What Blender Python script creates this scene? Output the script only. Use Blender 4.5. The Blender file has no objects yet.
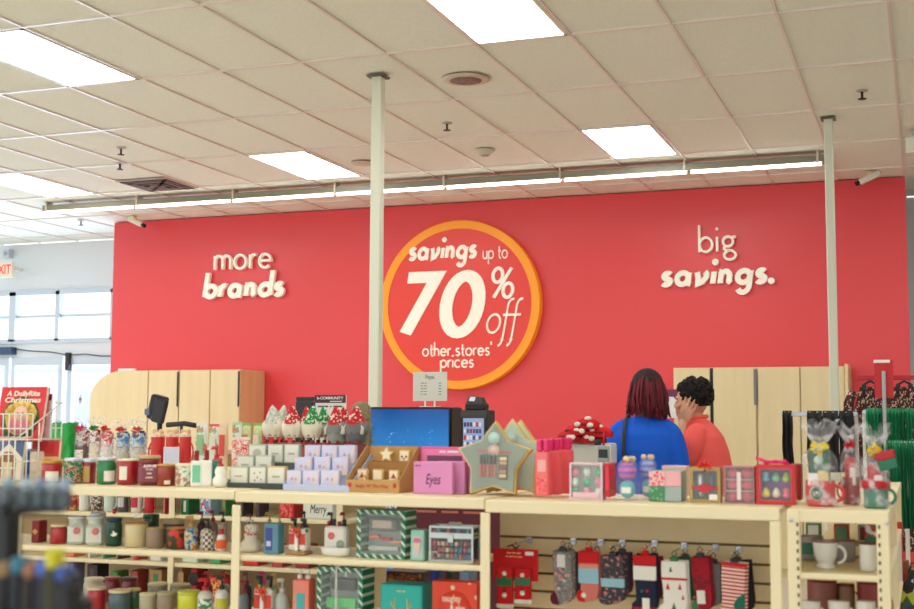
import bpy, math, random
from mathutils import Vector, Matrix
R = math.radians
rnd = random.Random(11)
SC = bpy.context.scene
COL = SC.collection
CZ = 1.45                       # camera height
W, H, F = 914, 609, 1269.4

# ------------------------------------------------------------------ camera
_y, _p, _r = R(20.2), R(5.12), R(0.22)
FW = Vector((-math.sin(_y)*math.cos(_p), math.cos(_y)*math.cos(_p), math.sin(_p)))
_rt = Vector((math.cos(_y), math.sin(_y), 0)); _up = _rt.cross(FW)
RT = _rt*math.cos(_r) + _up*math.sin(_r)
UP = -_rt*math.sin(_r) + _up*math.cos(_r)
cam = bpy.data.cameras.new('camera'); cam_o = bpy.data.objects.new('camera', cam); COL.objects.link(cam_o)
m = Matrix((RT, UP, -FW)).transposed().to_4x4(); m.translation = Vector((0, 0, CZ))
cam_o.matrix_world = m
cam.sensor_width = 36; cam.lens = F*36/W; cam.clip_end = 200; cam.clip_start = 0.05
cam.dof.use_dof = True; cam.dof.focus_distance = 8.0; cam.dof.aperture_fstop = 3.8
SC.camera = cam_o

def at(u, v, Y):                # the point seen at pixel (u, v) in the vertical plane at distance Y
    r = FW*F + RT*(u-W/2) - UP*(v-H/2)
    t = Y/r.y
    return r.x*t, CZ + r.z*t
def XA(u, Y, z):                # X of the point at distance Y and height z that projects to column u
    n = RT - FW*((u-W/2)/F)
    return -(n.y*Y + n.z*(z-CZ))/n.x
def ZA(u, v, Y): return at(u, v, Y)[1]

# ------------------------------------------------------------------ materials
MC = {}
def srgb(c):
    return tuple(((x/255)/12.92 if x/255 <= 0.04045 else ((x/255+0.055)/1.055)**2.4) for x in c[:3]) + (1,)
def mat(c, rough=0.55, metal=0.0, emit=0.0, coat=0.0, spec=0.5, bump=0.0, bscale=60, name=None):
    key = ('m', tuple(c), rough, metal, emit, coat, spec, bump, bscale)
    if key in MC: return MC[key]
    mt = bpy.data.materials.new(name or 'paint_%d_%d_%d' % tuple(c[:3])); mt.use_nodes = True
    nt = mt.node_tree; b = nt.nodes['Principled BSDF']
    b.inputs['Base Color'].default_value = srgb(c)
    b.inputs['Roughness'].default_value = rough; b.inputs['Metallic'].default_value = metal
    b.inputs['Coat Weight'].default_value = coat
    b.inputs['Specular IOR Level'].default_value = spec
    if emit:
        b.inputs['Emission Color'].default_value = srgb(c); b.inputs['Emission Strength'].default_value = emit
    tc = nt.nodes.new('ShaderNodeTexCoord'); nz = nt.nodes.new('ShaderNodeTexNoise')
    nz.inputs['Scale'].default_value = bscale; nt.links.new(tc.outputs['Object'], nz.inputs['Vector'])
    bp = nt.nodes.new('ShaderNodeBump'); bp.inputs['Strength'].default_value = bump if bump else 0.02
    bp.inputs['Distance'].default_value = 0.01
    nt.links.new(nz.outputs['Fac'], bp.inputs['Height']); nt.links.new(bp.outputs['Normal'], b.inputs['Normal'])
    MC[key] = mt; return mt
def pat(kind, cols, scale=40, rough=0.55, coat=0.0, rot=0.0, thr=0.5, axis=(1, 0, 0), bump=0.0):
    """procedural surface pattern: stripe / dots / check / noise / vgrad / blobs"""
    key = ('p', kind, tuple(map(tuple, cols)), scale, rough, coat, rot, thr, axis, bump)
    if key in MC: return MC[key]
    mt = bpy.data.materials.new('print_' + kind); mt.use_nodes = True
    nt = mt.node_tree; b = nt.nodes['Principled BSDF']; N = nt.nodes.new; L = nt.links.new
    b.inputs['Roughness'].default_value = rough; b.inputs['Coat Weight'].default_value = coat
    tc = N('ShaderNodeTexCoord'); mp = N('ShaderNodeMapping'); L(tc.outputs['Object'], mp.inputs['Vector'])
    mp.inputs['Rotation'].default_value = (0, rot, 0)
    ramp = N('ShaderNodeValToRGB'); ramp.color_ramp.interpolation = 'CONSTANT'
    el = ramp.color_ramp.elements
    while len(el) > 1: el.remove(el[0])
    n = len(cols)
    el[0].position = 0; el[0].color = srgb(cols[0])
    if kind in ('stripe', 'hstripe'):
        wv = N('ShaderNodeTexWave'); wv.wave_type = 'BANDS'; wv.bands_direction = 'X' if kind == 'stripe' else 'Z'
        wv.inputs['Scale'].default_value = scale; L(mp.outputs[0], wv.inputs['Vector']); src = wv.outputs['Fac']
        e = el.new(thr); e.color = srgb(cols[1])
    elif kind == 'dots':
        vo = N('ShaderNodeTexVoronoi'); vo.inputs['Scale'].default_value = scale; L(mp.outputs[0], vo.inputs['Vector'])
        src = vo.outputs['Distance']; el[0].color = srgb(cols[1]); e = el.new(thr); e.color = srgb(cols[0])
    elif kind == 'check':
        ck = N('ShaderNodeTexChecker'); ck.inputs['Scale'].default_value = scale; L(mp.outputs[0], ck.inputs['Vector'])
        ck.inputs['Color1'].default_value = srgb(cols[0]); ck.inputs['Color2'].default_value = srgb(cols[1])
        L(ck.outputs['Color'], b.inputs['Base Color']); MC[key] = mt; return mt
    elif kind == 'cells':
        vo = N('ShaderNodeTexVoronoi'); vo.inputs['Scale'].default_value = scale; L(mp.outputs[0], vo.inputs['Vector'])
        sx = N('ShaderNodeSeparateColor'); L(vo.outputs['Color'], sx.inputs[0]); src = sx.outputs[0]
        for i in range(1, n):
            e = el.new(i/n); e.color = srgb(cols[i])
    else:
        nz = N('ShaderNodeTexNoise'); nz.inputs['Scale'].default_value = scale; nz.inputs['Detail'].default_value = 3
        L(mp.outputs[0], nz.inputs['Vector']); src = nz.outputs['Fac']
        if kind == 'soft': ramp.color_ramp.interpolation = 'LINEAR'
        for i in range(1, n):
            e = el.new(0.38 + 0.24*i/n); e.color = srgb(cols[i])
    L(src, ramp.inputs['Fac']); L(ramp.outputs['Color'], b.inputs['Base Color'])
    if bump:
        bp = N('ShaderNodeBump'); bp.inputs['Strength'].default_value = bump; bp.inputs['Distance'].default_value = 0.004
        L(src, bp.inputs['Height']); L(bp.outputs['Normal'], b.inputs['Normal'])
    MC[key] = mt; return mt
def clear(c=(240, 245, 245), a=0.25, rough=0.08, bump=0.0):
    """thin clear plastic: mostly see-through with a glossy sheen"""
    key = ('c', c, a, rough, bump)
    if key in MC: return MC[key]
    mt = bpy.data.materials.new('clear_plastic'); mt.use_nodes = True; a = a*(.55 if not bump else .62)
    nt = mt.node_tree; b = nt.nodes['Principled BSDF']; N = nt.nodes.new; L = nt.links.new
    b.inputs['Base Color'].default_value = srgb(c); b.inputs['Roughness'].default_value = rough
    tr = N('ShaderNodeBsdfTransparent'); mx = N('ShaderNodeMixShader')
    if bump:
        tc = N('ShaderNodeTexCoord'); nz = N('ShaderNodeTexNoise'); nz.inputs['Scale'].default_value = 28
        nz.inputs['Detail'].default_value = 2
        L(tc.outputs['Object'], nz.inputs['Vector'])
        rp = N('ShaderNodeValToRGB'); rp.color_ramp.elements[0].position = .5; rp.color_ramp.elements[1].position = .66
        rp.color_ramp.elements[0].color = (a*.45,)*3+(1,); rp.color_ramp.elements[1].color = (min(1, a*2.4),)*3+(1,)
        L(nz.outputs['Fac'], rp.inputs[0]); L(rp.outputs[0], mx.inputs[0])
        bp = N('ShaderNodeBump'); bp.inputs['Strength'].default_value = bump; bp.inputs['Distance'].default_value = .01
        L(nz.outputs['Fac'], bp.inputs['Height']); L(bp.outputs['Normal'], b.inputs['Normal'])
    else: mx.inputs[0].default_value = a
    L(tr.outputs[0], mx.inputs[1]); L(b.outputs[0], mx.inputs[2])
    L(mx.outputs[0], nt.nodes['Material Output'].inputs['Surface'])
    MC[key] = mt; return mt
WHITE = (244, 242, 234); CREAM = (243, 233, 200)
SHELF = mat((240, 226, 186), .5, name='cream_enamel')
SHELF2 = mat((226, 208, 160), .55, name='cream_enamel_dark')  # darker cream, used on the lower shelves of the end unit
STEEL = mat((190, 192, 195), .3, metal=.9); CHROME = mat((215, 217, 220), .15, metal=1)
BLACK = mat((22, 22, 26), .45); DARK = mat((40, 40, 46), .5)
GOLD = mat((214, 178, 96), .35, metal=.5); WHITEP = mat(WHITE, .45); REDP = mat((200, 22, 32), .4, coat=.3)
GREENP = mat((18, 110, 62), .4, coat=.3)

# ------------------------------------------------------------------ mesh builder
def rotz(a): return Matrix.Rotation(a, 4, 'Z')
class MB:
    def __init__(s): s.v = []; s.f = []; s.mi = []; s.sm = []; s.mats = []
    def add(s, vs, fs, m, smooth=False, M=None):
        if m not in s.mats: s.mats.append(m)
        k = s.mats.index(m); n = len(s.v)
        for p in vs:
            p = Vector(p); s.v.append(tuple(M @ p) if M else tuple(p))
        for f in fs: s.f.append([n+i for i in f]); s.mi.append(k); s.sm.append(smooth)
        return s
    def box(s, x0, x1, y0, y1, z0, z1, m, M=None):
        vs = [(x0,y0,z0),(x1,y0,z0),(x1,y1,z0),(x0,y1,z0),(x0,y0,z1),(x1,y0,z1),(x1,y1,z1),(x0,y1,z1)]
        return s.add(vs, [(0,3,2,1),(4,5,6,7),(0,1,5,4),(1,2,6,5),(2,3,7,6),(3,0,4,7)], m, False, M)
    def cbox(s, x0, x1, y0, y1, z0, z1, m, c=.003, M=None):
        """box with chamfered vertical edges and rounded top rim"""
        c = min(c, (x1-x0)*.3, (y1-y0)*.3, (z1-z0)*.3)
        def ring(i, z):
            return [(x0+i+c,y0+i,z),(x1-i-c,y0+i,z),(x1-i,y0+i+c,z),(x1-i,y1-i-c,z),(x1-i-c,y1-i,z),(x0+i+c,y1-i,z),(x0+i,y1-i-c,z),(x0+i,y0+i+c,z)]
        vs = ring(c*.7, z0)+ring(0, z0+c)+ring(0, z1-c)+ring(c*.7, z1)
        fs = [tuple(range(7, -1, -1)), tuple(range(24, 32))]
        for k in range(3):
            for i in range(8):
                j = (i+1) % 8; fs.append((k*8+i, k*8+j, k*8+8+j, k*8+8+i))
        return s.add(vs, fs, m, False, M)
    def lathe(s, prof, m, n=22, c=(0, 0, 0), M=None, a0=0, a1=360, sx=1, sy=1, smooth=True):
        full = abs(a1-a0) >= 360; k = n if full else n+1
        vs = []
        for r, z in prof:
            for i in range(k):
                a = R(a0+(a1-a0)*i/n); vs.append((c[0]+r*sx*math.cos(a), c[1]+r*sy*math.sin(a), c[2]+z))
        fs = []
        for j in range(len(prof)-1):
            for i in range(n if full else n):
                i2 = (i+1) % k
                fs.append((j*k+i, j*k+i2, (j+1)*k+i2, (j+1)*k+i))
        if full:
            if prof[0][0] > 1e-6: fs.append(tuple(range(k-1, -1, -1)))
            if prof[-1][0] > 1e-6: fs.append(tuple((len(prof)-1)*k+i for i in range(k)))
        return s.add(vs, fs, m, smooth, M)
    def cyl(s, r, z0, z1, m, n=20, c=(0, 0, 0), M=None, r2=None):
        r2 = r if r2 is None else r2
        e = min(.002, (z1-z0)*.2, r*.2)
        return s.lathe([(r-e, z0), (r, z0+e), (r2, z1-e), (r2-e, z1)], m, n, c, M)
    def ball(s, c, rx, ry, rz, m, n=14, k=9, M=None, a=0):
        vs = []; fs = []
        for j in range(k+1):
            t = math.pi*j/k
            for i in range(n):
                p = 2*math.pi*i/n
                vs.append((c[0]+rx*math.sin(t)*math.cos(p), c[1]+ry*math.sin(t)*math.sin(p), c[2]+rz*math.cos(t)))
        for j in range(k):
            for i in range(n):
                i2 = (i+1) % n; fs.append((j*n+i, (j+1)*n+i, (j+1)*n+i2, j*n+i2))
        return s.add(vs, fs, m, True, M)
    def tube(s, pts, r, m, n=8, M=None, flat=1.0, closed=False):
        pts = [Vector(p) for p in pts]; k = len(pts)
        rr = r if isinstance(r, (list, tuple)) else [r]*k
        vs = []; fs = []; ref = None
        for i, p in enumerate(pts):
            if closed: t = pts[(i+1) % k]-pts[i-1]
            else: t = pts[min(i+1, k-1)]-pts[max(i-1, 0)]
            t = t.normalized() if t.length > 1e-9 else Vector((0, 0, 1))
            if ref is None: ref = Vector((0, 1, 0)) if abs(t.y) < .9 else Vector((1, 0, 0))
            a = (ref - t*ref.dot(t)).normalized(); b = t.cross(a); ref = a
            for j in range(n):
                q = 2*math.pi*j/n
                vs.append(p + a*(rr[i]*math.cos(q)*flat) + b*(rr[i]*math.sin(q)))
        for i in range(k if closed else k-1):
            i2 = (i+1) % k
            for j in range(n):
                j2 = (j+1) % n; fs.append((i*n+j, i*n+j2, i2*n+j2, i2*n+j))
        if not closed:
            fs.append(tuple(range(n-1, -1, -1))); fs.append(tuple((k-1)*n+j for j in range(n)))
        return s.add(vs, fs, m, True, M)
    def prism(s, poly, y0, y1, m, M=None, inset=0):
        """polygon in x-z extruded along y"""
        n = len(poly)
        vs = [(x, y0, z) for x, z in poly]+[(x, y1, z) for x, z in poly]
        fs = [tuple(range(n)), tuple(range(2*n-1, n-1, -1))]
        for i in range(n):
            j = (i+1) % n; fs.append((i, n+i, n+j, j))
        return s.add(vs, fs, m, False, M)
    def grid(s, fn, nu, nv, m, smooth=True, M=None):
        vs = [fn(i/nu, j/nv) for j in range(nv+1) for i in range(nu+1)]
        fs = [(j*(nu+1)+i, j*(nu+1)+i+1, (j+1)*(nu+1)+i+1, (j+1)*(nu+1)+i) for j in range(nv) for i in range(nu)]
        return s.add(vs, fs, m, smooth, M)
    def build(s, name, parent=None, loc=(0, 0, 0), rz=0, mods=()):
        me = bpy.data.meshes.new(name); me.from_pydata(s.v, [], s.f)
        for m_ in s.mats: me.materials.append(m_)
        me.polygons.foreach_set('material_index', s.mi); me.polygons.foreach_set('use_smooth', s.sm)
        me.update()
        o = bpy.data.objects.new(name, me); COL.objects.link(o)
        o.location = loc; o.rotation_euler = (0, 0, rz)
        if parent: o.parent = parent
        return o
def tag(o, label, cat, group=None, kind=None):
    o['label'] = label; o['category'] = cat
    if group: o['group'] = group
    if kind: o['kind'] = kind
    return o
def thing(name, label, cat, loc=(0, 0, 0), rz=0, group=None):
    o = bpy.data.objects.new(name, None); COL.objects.link(o); o.empty_display_size = .05
    o.location = loc; o.rotation_euler = (0, 0, rz)
    return tag(o, label, cat, group)
def struct(name, mb, parent=None):
    o = mb.build(name, parent)
    if not parent: o['kind'] = 'structure'
    return o
def lab(o, s): o['label'] = s; return o

def text(body, size, m, parent, loc, rot=(90, 0, 0), name='lettering', align='CENTER', shear=0, off=0, width=None, ext=.0004):
    if body.startswith('~'):        # writing too small to read in the photograph: bare printed strokes
        wd_ = width or size*3; n = sum(int(c) for c in body[1:])+len(body)-2; mb = MB(); x = -wd_/2
        for c in body[1:]:
            mb.box(x, x+wd_*int(c)/n*.97, -.0004, .0002, -size*.22, size*.22, m); x += wd_*(int(c)+1)/n
        return mb.build('print_line', parent, loc)
    cu = bpy.data.curves.new('t', 'FONT'); cu.body = body; cu.size = size; cu.extrude = ext
    cu.align_x = align; cu.align_y = 'CENTER'; cu.shear = shear; cu.offset = off; cu.resolution_u = 3
    o = bpy.data.objects.new('t', cu); COL.objects.link(o)
    dg = bpy.context.evaluated_depsgraph_get()
    me = bpy.data.meshes.new_from_object(o.evaluated_get(dg)); bpy.data.objects.remove(o)
    me.materials.clear(); me.materials.append(m)
    if width and len(me.vertices):
        xs = [v.co.x for v in me.vertices]; k = width/max(max(xs)-min(xs), 1e-6)
        for v in me.vertices: v.co.x *= k
    t = bpy.data.objects.new(name, me); COL.objects.link(t); t.parent = parent
    t.location = loc; t.rotation_euler = [R(a) for a in rot]
    return t

# ------------------------------------------------------------------ stroke lettering for the wall signs
def arc(cx, cy, rx, ry, a0, a1, n=20):
    return [(cx+rx*math.cos(R(a0+(a1-a0)*i/n)), cy+ry*math.sin(R(a0+(a1-a0)*i/n))) for i in range(n+1)]
def O(cx=.5, cy=.5, rx=.5, ry=.5): return ('c', arc(cx, cy, rx, ry, 0, 360, 32)[:-1])
def Ln(*p): return ('l', list(p))
GL = {
 'o': (1.0, [O()]), 'c': (.85, [Ln(*arc(.5, .5, .5, .5, 48, 312))]),
 'e': (.97, [Ln(*([(.03, .52), (.95, .52)]+arc(.49, .5, .48, .5, 3, 315)))]),
 'n': (.76, [Ln((0, 0), (0, 1)), Ln(*([(0, .5)]+arc(.38, .6, .38, .4, 170, 0)+[(.76, 0)]))]),
 'm': (1.32, [Ln((0, 0), (0, 1)), Ln(*([(0, .5)]+arc(.33, .62, .33, .38, 170, 0)+[(.66, 0)])), Ln(*([(.66, .5)]+arc(.99, .62, .33, .38, 170, 0)+[(1.32, 0)]))]),
 'r': (.5, [Ln((0, 0), (0, 1)), Ln(*([(0, .45)]+arc(.4, .55, .4, .43, 170, 68)))]),
 'a': (.93, [O(.45, .5, .45, .5), Ln((.92, 1), (.92, 0))]),
 'A': (.98, [O(.42, .5, .42, .5), Ln((.86, 1), (.86, .2), (.92, .04), (1.06, .0))]), 'N': (.84, [Ln((.06, 0), (.06, 1)), Ln(*([(.06, .5)]+arc(.4, .6, .32, .4, 160, 0)+[(.72, .15), (.86, .0)])), Ln((-.06, .96), (.06, 1))]),
 'b': (.93, [O(.48, .5, .46, .5), Ln((0, 0), (0, 1.68))]),
 'd': (.93, [O(.45, .5, .45, .5), Ln((.92, 0), (.92, 1.68))]),
 'p': (.93, [O(.48, .5, .46, .5), Ln((0, -.6), (0, 1))]),
 'h': (.76, [Ln((0, 0), (0, 1.68)), Ln(*([(0, .5)]+arc(.38, .6, .38, .4, 170, 0)+[(.76, 0)]))]),
 'u': (.76, [Ln(*([(0, 1)]+arc(.38, .4, .38, .4, 180, 360)+[(.76, 1)])), Ln((.76, 0), (.76, .6))]),
 's': (.66, [Ln(*(arc(.35, .76, .29, .24, 35, 268, 14)+arc(.33, .26, .33, .26, 84, -148, 14)))]),
 'v': (.8, [Ln((0, 1), (.12, .55), (.16, .0), (.5, .15), (.74, .55), (.76, .85), (.6, 1))]),
 'i': (.0, [Ln((0, 0), (0, 1)), ('dot', (0, 1.42))]),
 't': (.5, [Ln(*([(.22, 1.38), (.22, .3)]+arc(.47, .26, .25, .26, 180, 290, 8))), Ln((0, .96), (.55, .96))]),
 'f': (.6, [Ln(*(arc(.62, 1.35, .32, .32, 75, 180, 8)+[(.3, 0), (.28, -.3)]+arc(-.05, -.3, .33, .32, 0, -80, 8))), Ln((.02, .96), (.72, .96))]),
 'g': (.93, [O(.45, .5, .45, .5), Ln(*([(.92, 1), (.92, -.12)]+arc(.5, -.14, .42, .38, 0, -150, 12)))]),
 'G': (.95, [O(.42, .66, .36, .34), Ln((.68, .9), (.8, .97), (1.0, .97)), Ln(*(arc(.35, .2, .22, .14, 140, 260, 8)+[(.55, .05)]+arc(.55, -.22, .42, .26, 88, -268, 30)))]),
 '.': (.0, [('dot', (0, .08))]), "'": (.1, [Ln((.1, 1.65), (.0, 1.25))]), ' ': (.38, []),
 '7': (.5, [Ln((0, 1.0), (.5, 1.0), (.1, 0))]), '0': (.54, [O(.27, .5, .27, .5)]),
 '%': (.78, [O(.19, .76, .17, .24), O(.6, .24, .17, .24), Ln((.66, 1.0), (.12, 0))]),
}
def ribbon(mb, pts, w, y0, y1, m, T, closed=False):
    n = len(pts); P = [Vector(p) for p in pts]; L, Rr = [], []
    for i in range(n):
        a = P[(i-1) % n] if (closed or i > 0) else None
        b = P[(i+1) % n] if (closed or i < n-1) else None
        d1 = (P[i]-a).normalized() if a is not None else None
        d2 = (b-P[i]).normalized() if b is not None else None
        if d1 is None: d1 = d2
        if d2 is None: d2 = d1
        t = (d1+d2); t = t.normalized() if t.length > 1e-6 else d1
        nn = Vector((-t.y, t.x)); k = max(.35, nn.dot(Vector((-d1.y, d1.x))))
        L.append(P[i]+nn*(w/2/k)); Rr.append(P[i]-nn*(w/2/k))
    vs = []
    for y in (y0, y1):
        for q in L+Rr:
            X, Z = T(q.x, q.y); vs.append((X, y, Z))
    fs = []; o = 2*n
    for i in range(n if closed else n-1):
        j = (i+1) % n
        fs += [(i, n+i, n+j, j), (o+i, o+j, o+n+j, o+n+i), (i, j, o+j, o+i), (n+i, o+n+i, o+n+j, n+j)]
    if not closed: fs += [(0, o, o+n, n), (n-1, n+n-1, o+n+n-1, o+n-1)]
    mb.add(vs, fs, m)
def sign_word(s, u0, u1, vb, vx, Y, thick, w, gap, m, parent, shear=0, name='word', big=1.0, vb_at=None):
    """stroke-drawn word fitted between two edges; vb baseline, vx x-height line"""
    X0, Z0 = at(u0, vb, Y); X1, _ = at(u1, vb, Y); _, Zx = at(u0, vx, Y)
    xh = Zx-Z0
    def outer(ch): return GL[ch][0]+w*.35 if GL[ch][0] > .2 else (GL[ch][0] if ch == ' ' else w)
    adv = []; x = 0
    for ch in s: adv.append(x); x += outer(ch)+gap
    tot = x-gap; k = (X1-X0)/(tot*xh)
    mb = MB(); ns = 0
    for ch, ax in zip(s, adv):
        gw = GL[ch][0]; ow = outer(ch)
        f = (ow-w)/gw if gw > .2 else 0
        def TT(a_, b_): return (X0+k*xh*a_+shear*b_*xh, Z0+b_*xh)
        for kind, d in GL[ch][1]:
            if kind == 'dot':
                yy = d[1] if d[1] > 1 else w*.62
                c = TT(ax+w/2, yy); mb.add(*disc(c[0], c[1], w*xh*.62, Y-thick, Y), m)
            else:
                pts = [(ax+w/2+p[0]*f, w/2+p[1]*(1-w) if 0 <= p[1] <= 1 else (p[1] if p[1] > 0 else p[1]+w*.3)) for p in d]
                ns += 1; ribbon(mb, pts, w, Y-thick-.0008*(ns % 5), Y, m, TT, kind == 'c')
    return mb.build(name, parent)
def disc(cx, cz, r, y0, y1, n=28):
    vs = [(cx+r*math.cos(2*math.pi*i/n), y0, cz+r*math.sin(2*math.pi*i/n)) for i in range(n)]
    vs += [(a, y1, b) for a, _, b in vs]
    return vs, [tuple(range(n)), tuple(range(2*n-1, n-1, -1))]+[(i, n+i, n+(i+1) % n, (i+1) % n) for i in range(n)]
# ------------------------------------------------------------------ the setting
CH = CZ+2.287                    # ceiling height
WY = 12.56; SY = 13.76           # red partition, storefront wall
T = .6096; TX = .6015
def tiles():
    mt = bpy.data.materials.new('ceiling_tile'); mt.use_nodes = True
    nt = mt.node_tree; b = nt.nodes['Principled BSDF']; N = nt.nodes.new; L = nt.links.new
    tc = N('ShaderNodeTexCoord'); nz = N('ShaderNodeTexNoise'); nz.inputs['Scale'].default_value = 90
    L(tc.outputs['Object'], nz.inputs['Vector']); rp = N('ShaderNodeValToRGB')
    rp.color_ramp.elements[0].color = srgb((236, 238, 224)); rp.color_ramp.elements[1].color = srgb((246, 248, 236))
    rp.color_ramp.elements[0].position = .3; rp.color_ramp.elements[1].position = .7
    L(nz.outputs['Fac'], rp.inputs[0]); L(rp.outputs[0], b.inputs['Base Color'])
    b.inputs['Roughness'].default_value = .9
    bp = N('ShaderNodeBump'); bp.inputs['Strength'].default_value = .15; L(nz.outputs['Fac'], bp.inputs['Height']); L(bp.outputs[0], b.inputs['Normal'])
    return mt
XL, XR, YB, YF = -17.0, 7.0, -6.0, SY
struct('ceiling', MB().box(XL, XR, YB, YF, CH+.012, CH+.1, tiles()))
gx0 = -.845*2.287; gy0 = 4.215*2.287     # one grid crossing
g = MB(); GM = mat((236, 226, 218), .32, spec=.8, name='grid_enamel')
k = math.ceil((XL-gx0)/TX)
while gx0+k*TX < XR: g.box(gx0+k*TX-.009, gx0+k*TX+.009, YB, YF, CH, CH+.014, GM); k += 1
k = math.ceil((YB-gy0)/(2*T))
while gy0+k*2*T < YF: g.box(XL, XR, gy0+k*2*T-.012, gy0+k*2*T+.012, CH-.001, CH+.013, GM); k += 1
struct('trim_1', g)
fl = pat('soft', [(196, 188, 172), (208, 200, 186)], 3, rough=.35)
struct('floor', MB().box(XL, XR, YB, YF+8, -.1, 0, fl))
wl, wr = -.712*WY, -.0095*WY
RED = mat((230, 64, 70), .38, spec=.6, bump=.05, bscale=120, name='red_wall_paint')
struct('wall_back', MB().box(wl, wr, WY, WY+.16, 0, CH, RED))
struct('baseboard_back', MB().box(wl, wr, WY-.012, WY, 0, .1, mat((60, 58, 56), .5)))
# storefront wall (window and door openings at the left)
WW = mat((226, 232, 236), .6, name='white_wall_paint')
s = MB()
zt = ZA(50, 291, SY); zb = ZA(50, 341, SY)      # transom window opening top and bottom
zd = ZA(50, 357, SY)                            # door head
s.box(XL, XR, SY, SY+.15, zt, CH, WW)
xe = XA(112, SY, 2)+1.0
s.box(xe, XR, SY, SY+.15, 0, zt, WW)
s.box(XL, xe, SY, SY+.15, zd, zb, WW)
struct('wall_front', s)
struct('wall_right_unseen', MB().box(XR, XR+.15, YB, YF, 0, CH, mat((222, 214, 198), .7)))  # unseen side wall, added to block light from the right
FR = mat((196, 206, 216), .35, metal=.3, name='aluminium_frame')
GLS = clear((235, 245, 255), .08, .02)
w = MB(); xs = [XA(q, SY, zb) for q in (-150, -70, 12, 57, 112)]
w.box(XL, xe, SY-.02, SY+.1, zb-.03, zb+.03, FR); w.box(XL, xe, SY-.02, SY+.1, zt-.05, zt+.03, FR)
zm = ZA(50, 316, SY)
for i, x in enumerate(xs): w.box(x-(.05 if i == 2 else .03), x+(.05 if i == 2 else .03), SY-.02, SY+.1, zb, zt, FR)
w.box(XL, xe, SY+.02, SY+.06, zm-.02, zm+.02, FR)
win = struct('window_1', w)
gp = MB().box(XL, xe, SY+.05, SY+.056, zb, zt, GLS).build('pane', win)
def glassdoor(nm, ua, ub):
    x0, x1 = XA(ua, SY, 1.2), XA(ub, SY, 1.2)
    d = MB(); f = .07
    d.box(x0, x0+f, SY-.01, SY+.05, .02, zd, FR); d.box(x1-f, x1, SY-.01, SY+.05, .02, zd, FR)
    d.box(x0+f, x1-f, SY-.01, SY+.05, zd-.11, zd, FR); d.box(x0+f, x1-f, SY-.01, SY+.05, .02, .28, FR)
    o = struct(nm, d)
    MB().box(x0+f, x1-f, SY+.01, SY+.016, .28, zd-.11, GLS).build('pane', o)
    h = MB().tube([(x0+.12, SY-.05, .9), (x0+.12, SY-.05, 1.25)], .012, STEEL); h.box(x0+.11, x0+.13, SY-.05, SY, .92, .94, STEEL); h.box(x0+.11, x0+.13, SY-.05, SY, 1.2, 1.22, STEEL)
    h.build('door_handle', o)
    return o, x0, x1
glassdoor('door_1', -75, -35); glassdoor('door_2', -35, 7); d3, dx0, dx1 = glassdoor('door_3', 9, 61); d4, ex0, ex1 = glassdoor('door_4', 66, 125)
MB().box(XL, xe, SY+.1, SY+.11, zd-.02, zd+.01, FR)
# round blue notice stuck on the glass of the fourth door
st = thing('door_sticker', 'small oval blue and white sticker on the glass entrance door', 'sticker', (XA(80, SY, 1.5), SY-.001, ZA(80, 400, SY)))
mb = MB(); mb.lathe([(0, 0), (.055, 0), (.055, .004), (0, .004)], WHITEP, 20, M=Matrix.Rotation(R(90), 4, 'X') @ Matrix.Diagonal((.7, 1.35, 1, 1))); mb.build('backing', st)
mb = MB(); mb.prism([(0, .04), (.022, .005), (.008, .005), (.008, -.035), (-.008, -.035), (-.008, .005), (-.022, .005)], -.0065, -.0042, mat((40, 70, 130), .5)); mb.build('emblem', st)
# pavement and the street seen through the glass
struct('ground', MB().box(XL-20, XR+6, SY+.2, SY+30, -.12, -.02, mat((236, 238, 240), .8)))
fa = MB(); fa.box(-34, -20, SY+26, SY+30, 0, 3.2, mat((232, 238, 246), .8)); fa.box(-34.2, -19.8, SY+25.8, SY+30, 3.2, 3.5, mat((214, 224, 238), .8))  # colours lightened and flattened to look blown out by daylight
for i in range(5): fa.box(-33+i*2.7, -31.2+i*2.7, SY+25.95, SY+26.1, .2, 2.4, mat((205, 218, 236), .3))
tag(fa.build('distant_building'), 'pale low building across the street seen through the entrance glass', 'building')
# door operator + cable above the doors
op = MB(); X, Z = at(6, 351, SY-.06); op.cbox(X-.4, XA(16, SY, 2), SY-.12, SY-.0, Z-.05, Z+.05, mat((52, 78, 110), .5))
tag(op.build('door_closer'), 'dark blue automatic door operator box above the entrance doors', 'door closer')
cb = MB(); pts = [(XA(u_, SY-.03, 2.1), SY-.03, ZA(u_, v_, SY-.03)) for u_, v_ in ((14, 349), (30, 351), (50, 352), (68, 355), (85, 354), (100, 356), (112, 356))]
cb.tube(pts, .008, DARK, 6); cb.cbox(pts[3][0]-.03, pts[3][0]+.03, SY-.06, SY-.001, pts[3][2]-.2, pts[3][2]+.03, DARK)
tag(cb.build('door_cable'), 'thin black cable running along the door head to a small box', 'cable')
# EXIT sign
X, Z = at(6, 270, SY-.3)
ex = thing('exit_sign', 'red lettered EXIT sign at the left edge above the windows', 'exit sign', (X-.0, SY-.3, Z))
MB().cbox(-.19, .12, -.03, .03, -.1, .1, mat((240, 226, 205), .5)).build('housing', ex)
MB().box(-.02, .02, .03, .3, .02, .06, WHITEP).build('bracket', ex)
text('EXIT', .17, mat((230, 60, 40), .5, emit=.6), ex, (-.03, -.032, 0), off=.003, width=.26)
X, Z = at(8, 254, SY-.05)
a = MB().cbox(X-.05, X+.05, SY-.1, SY-.001, Z-.06, Z+.06, mat((205, 214, 226), .5)); a.ball((X, SY-.1, Z), .03, .02, .03, mat((170, 184, 200), .3)); tag(a.build('alarm_strobe'), 'small white alarm box high on the wall over the EXIT sign', 'alarm')
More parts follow.
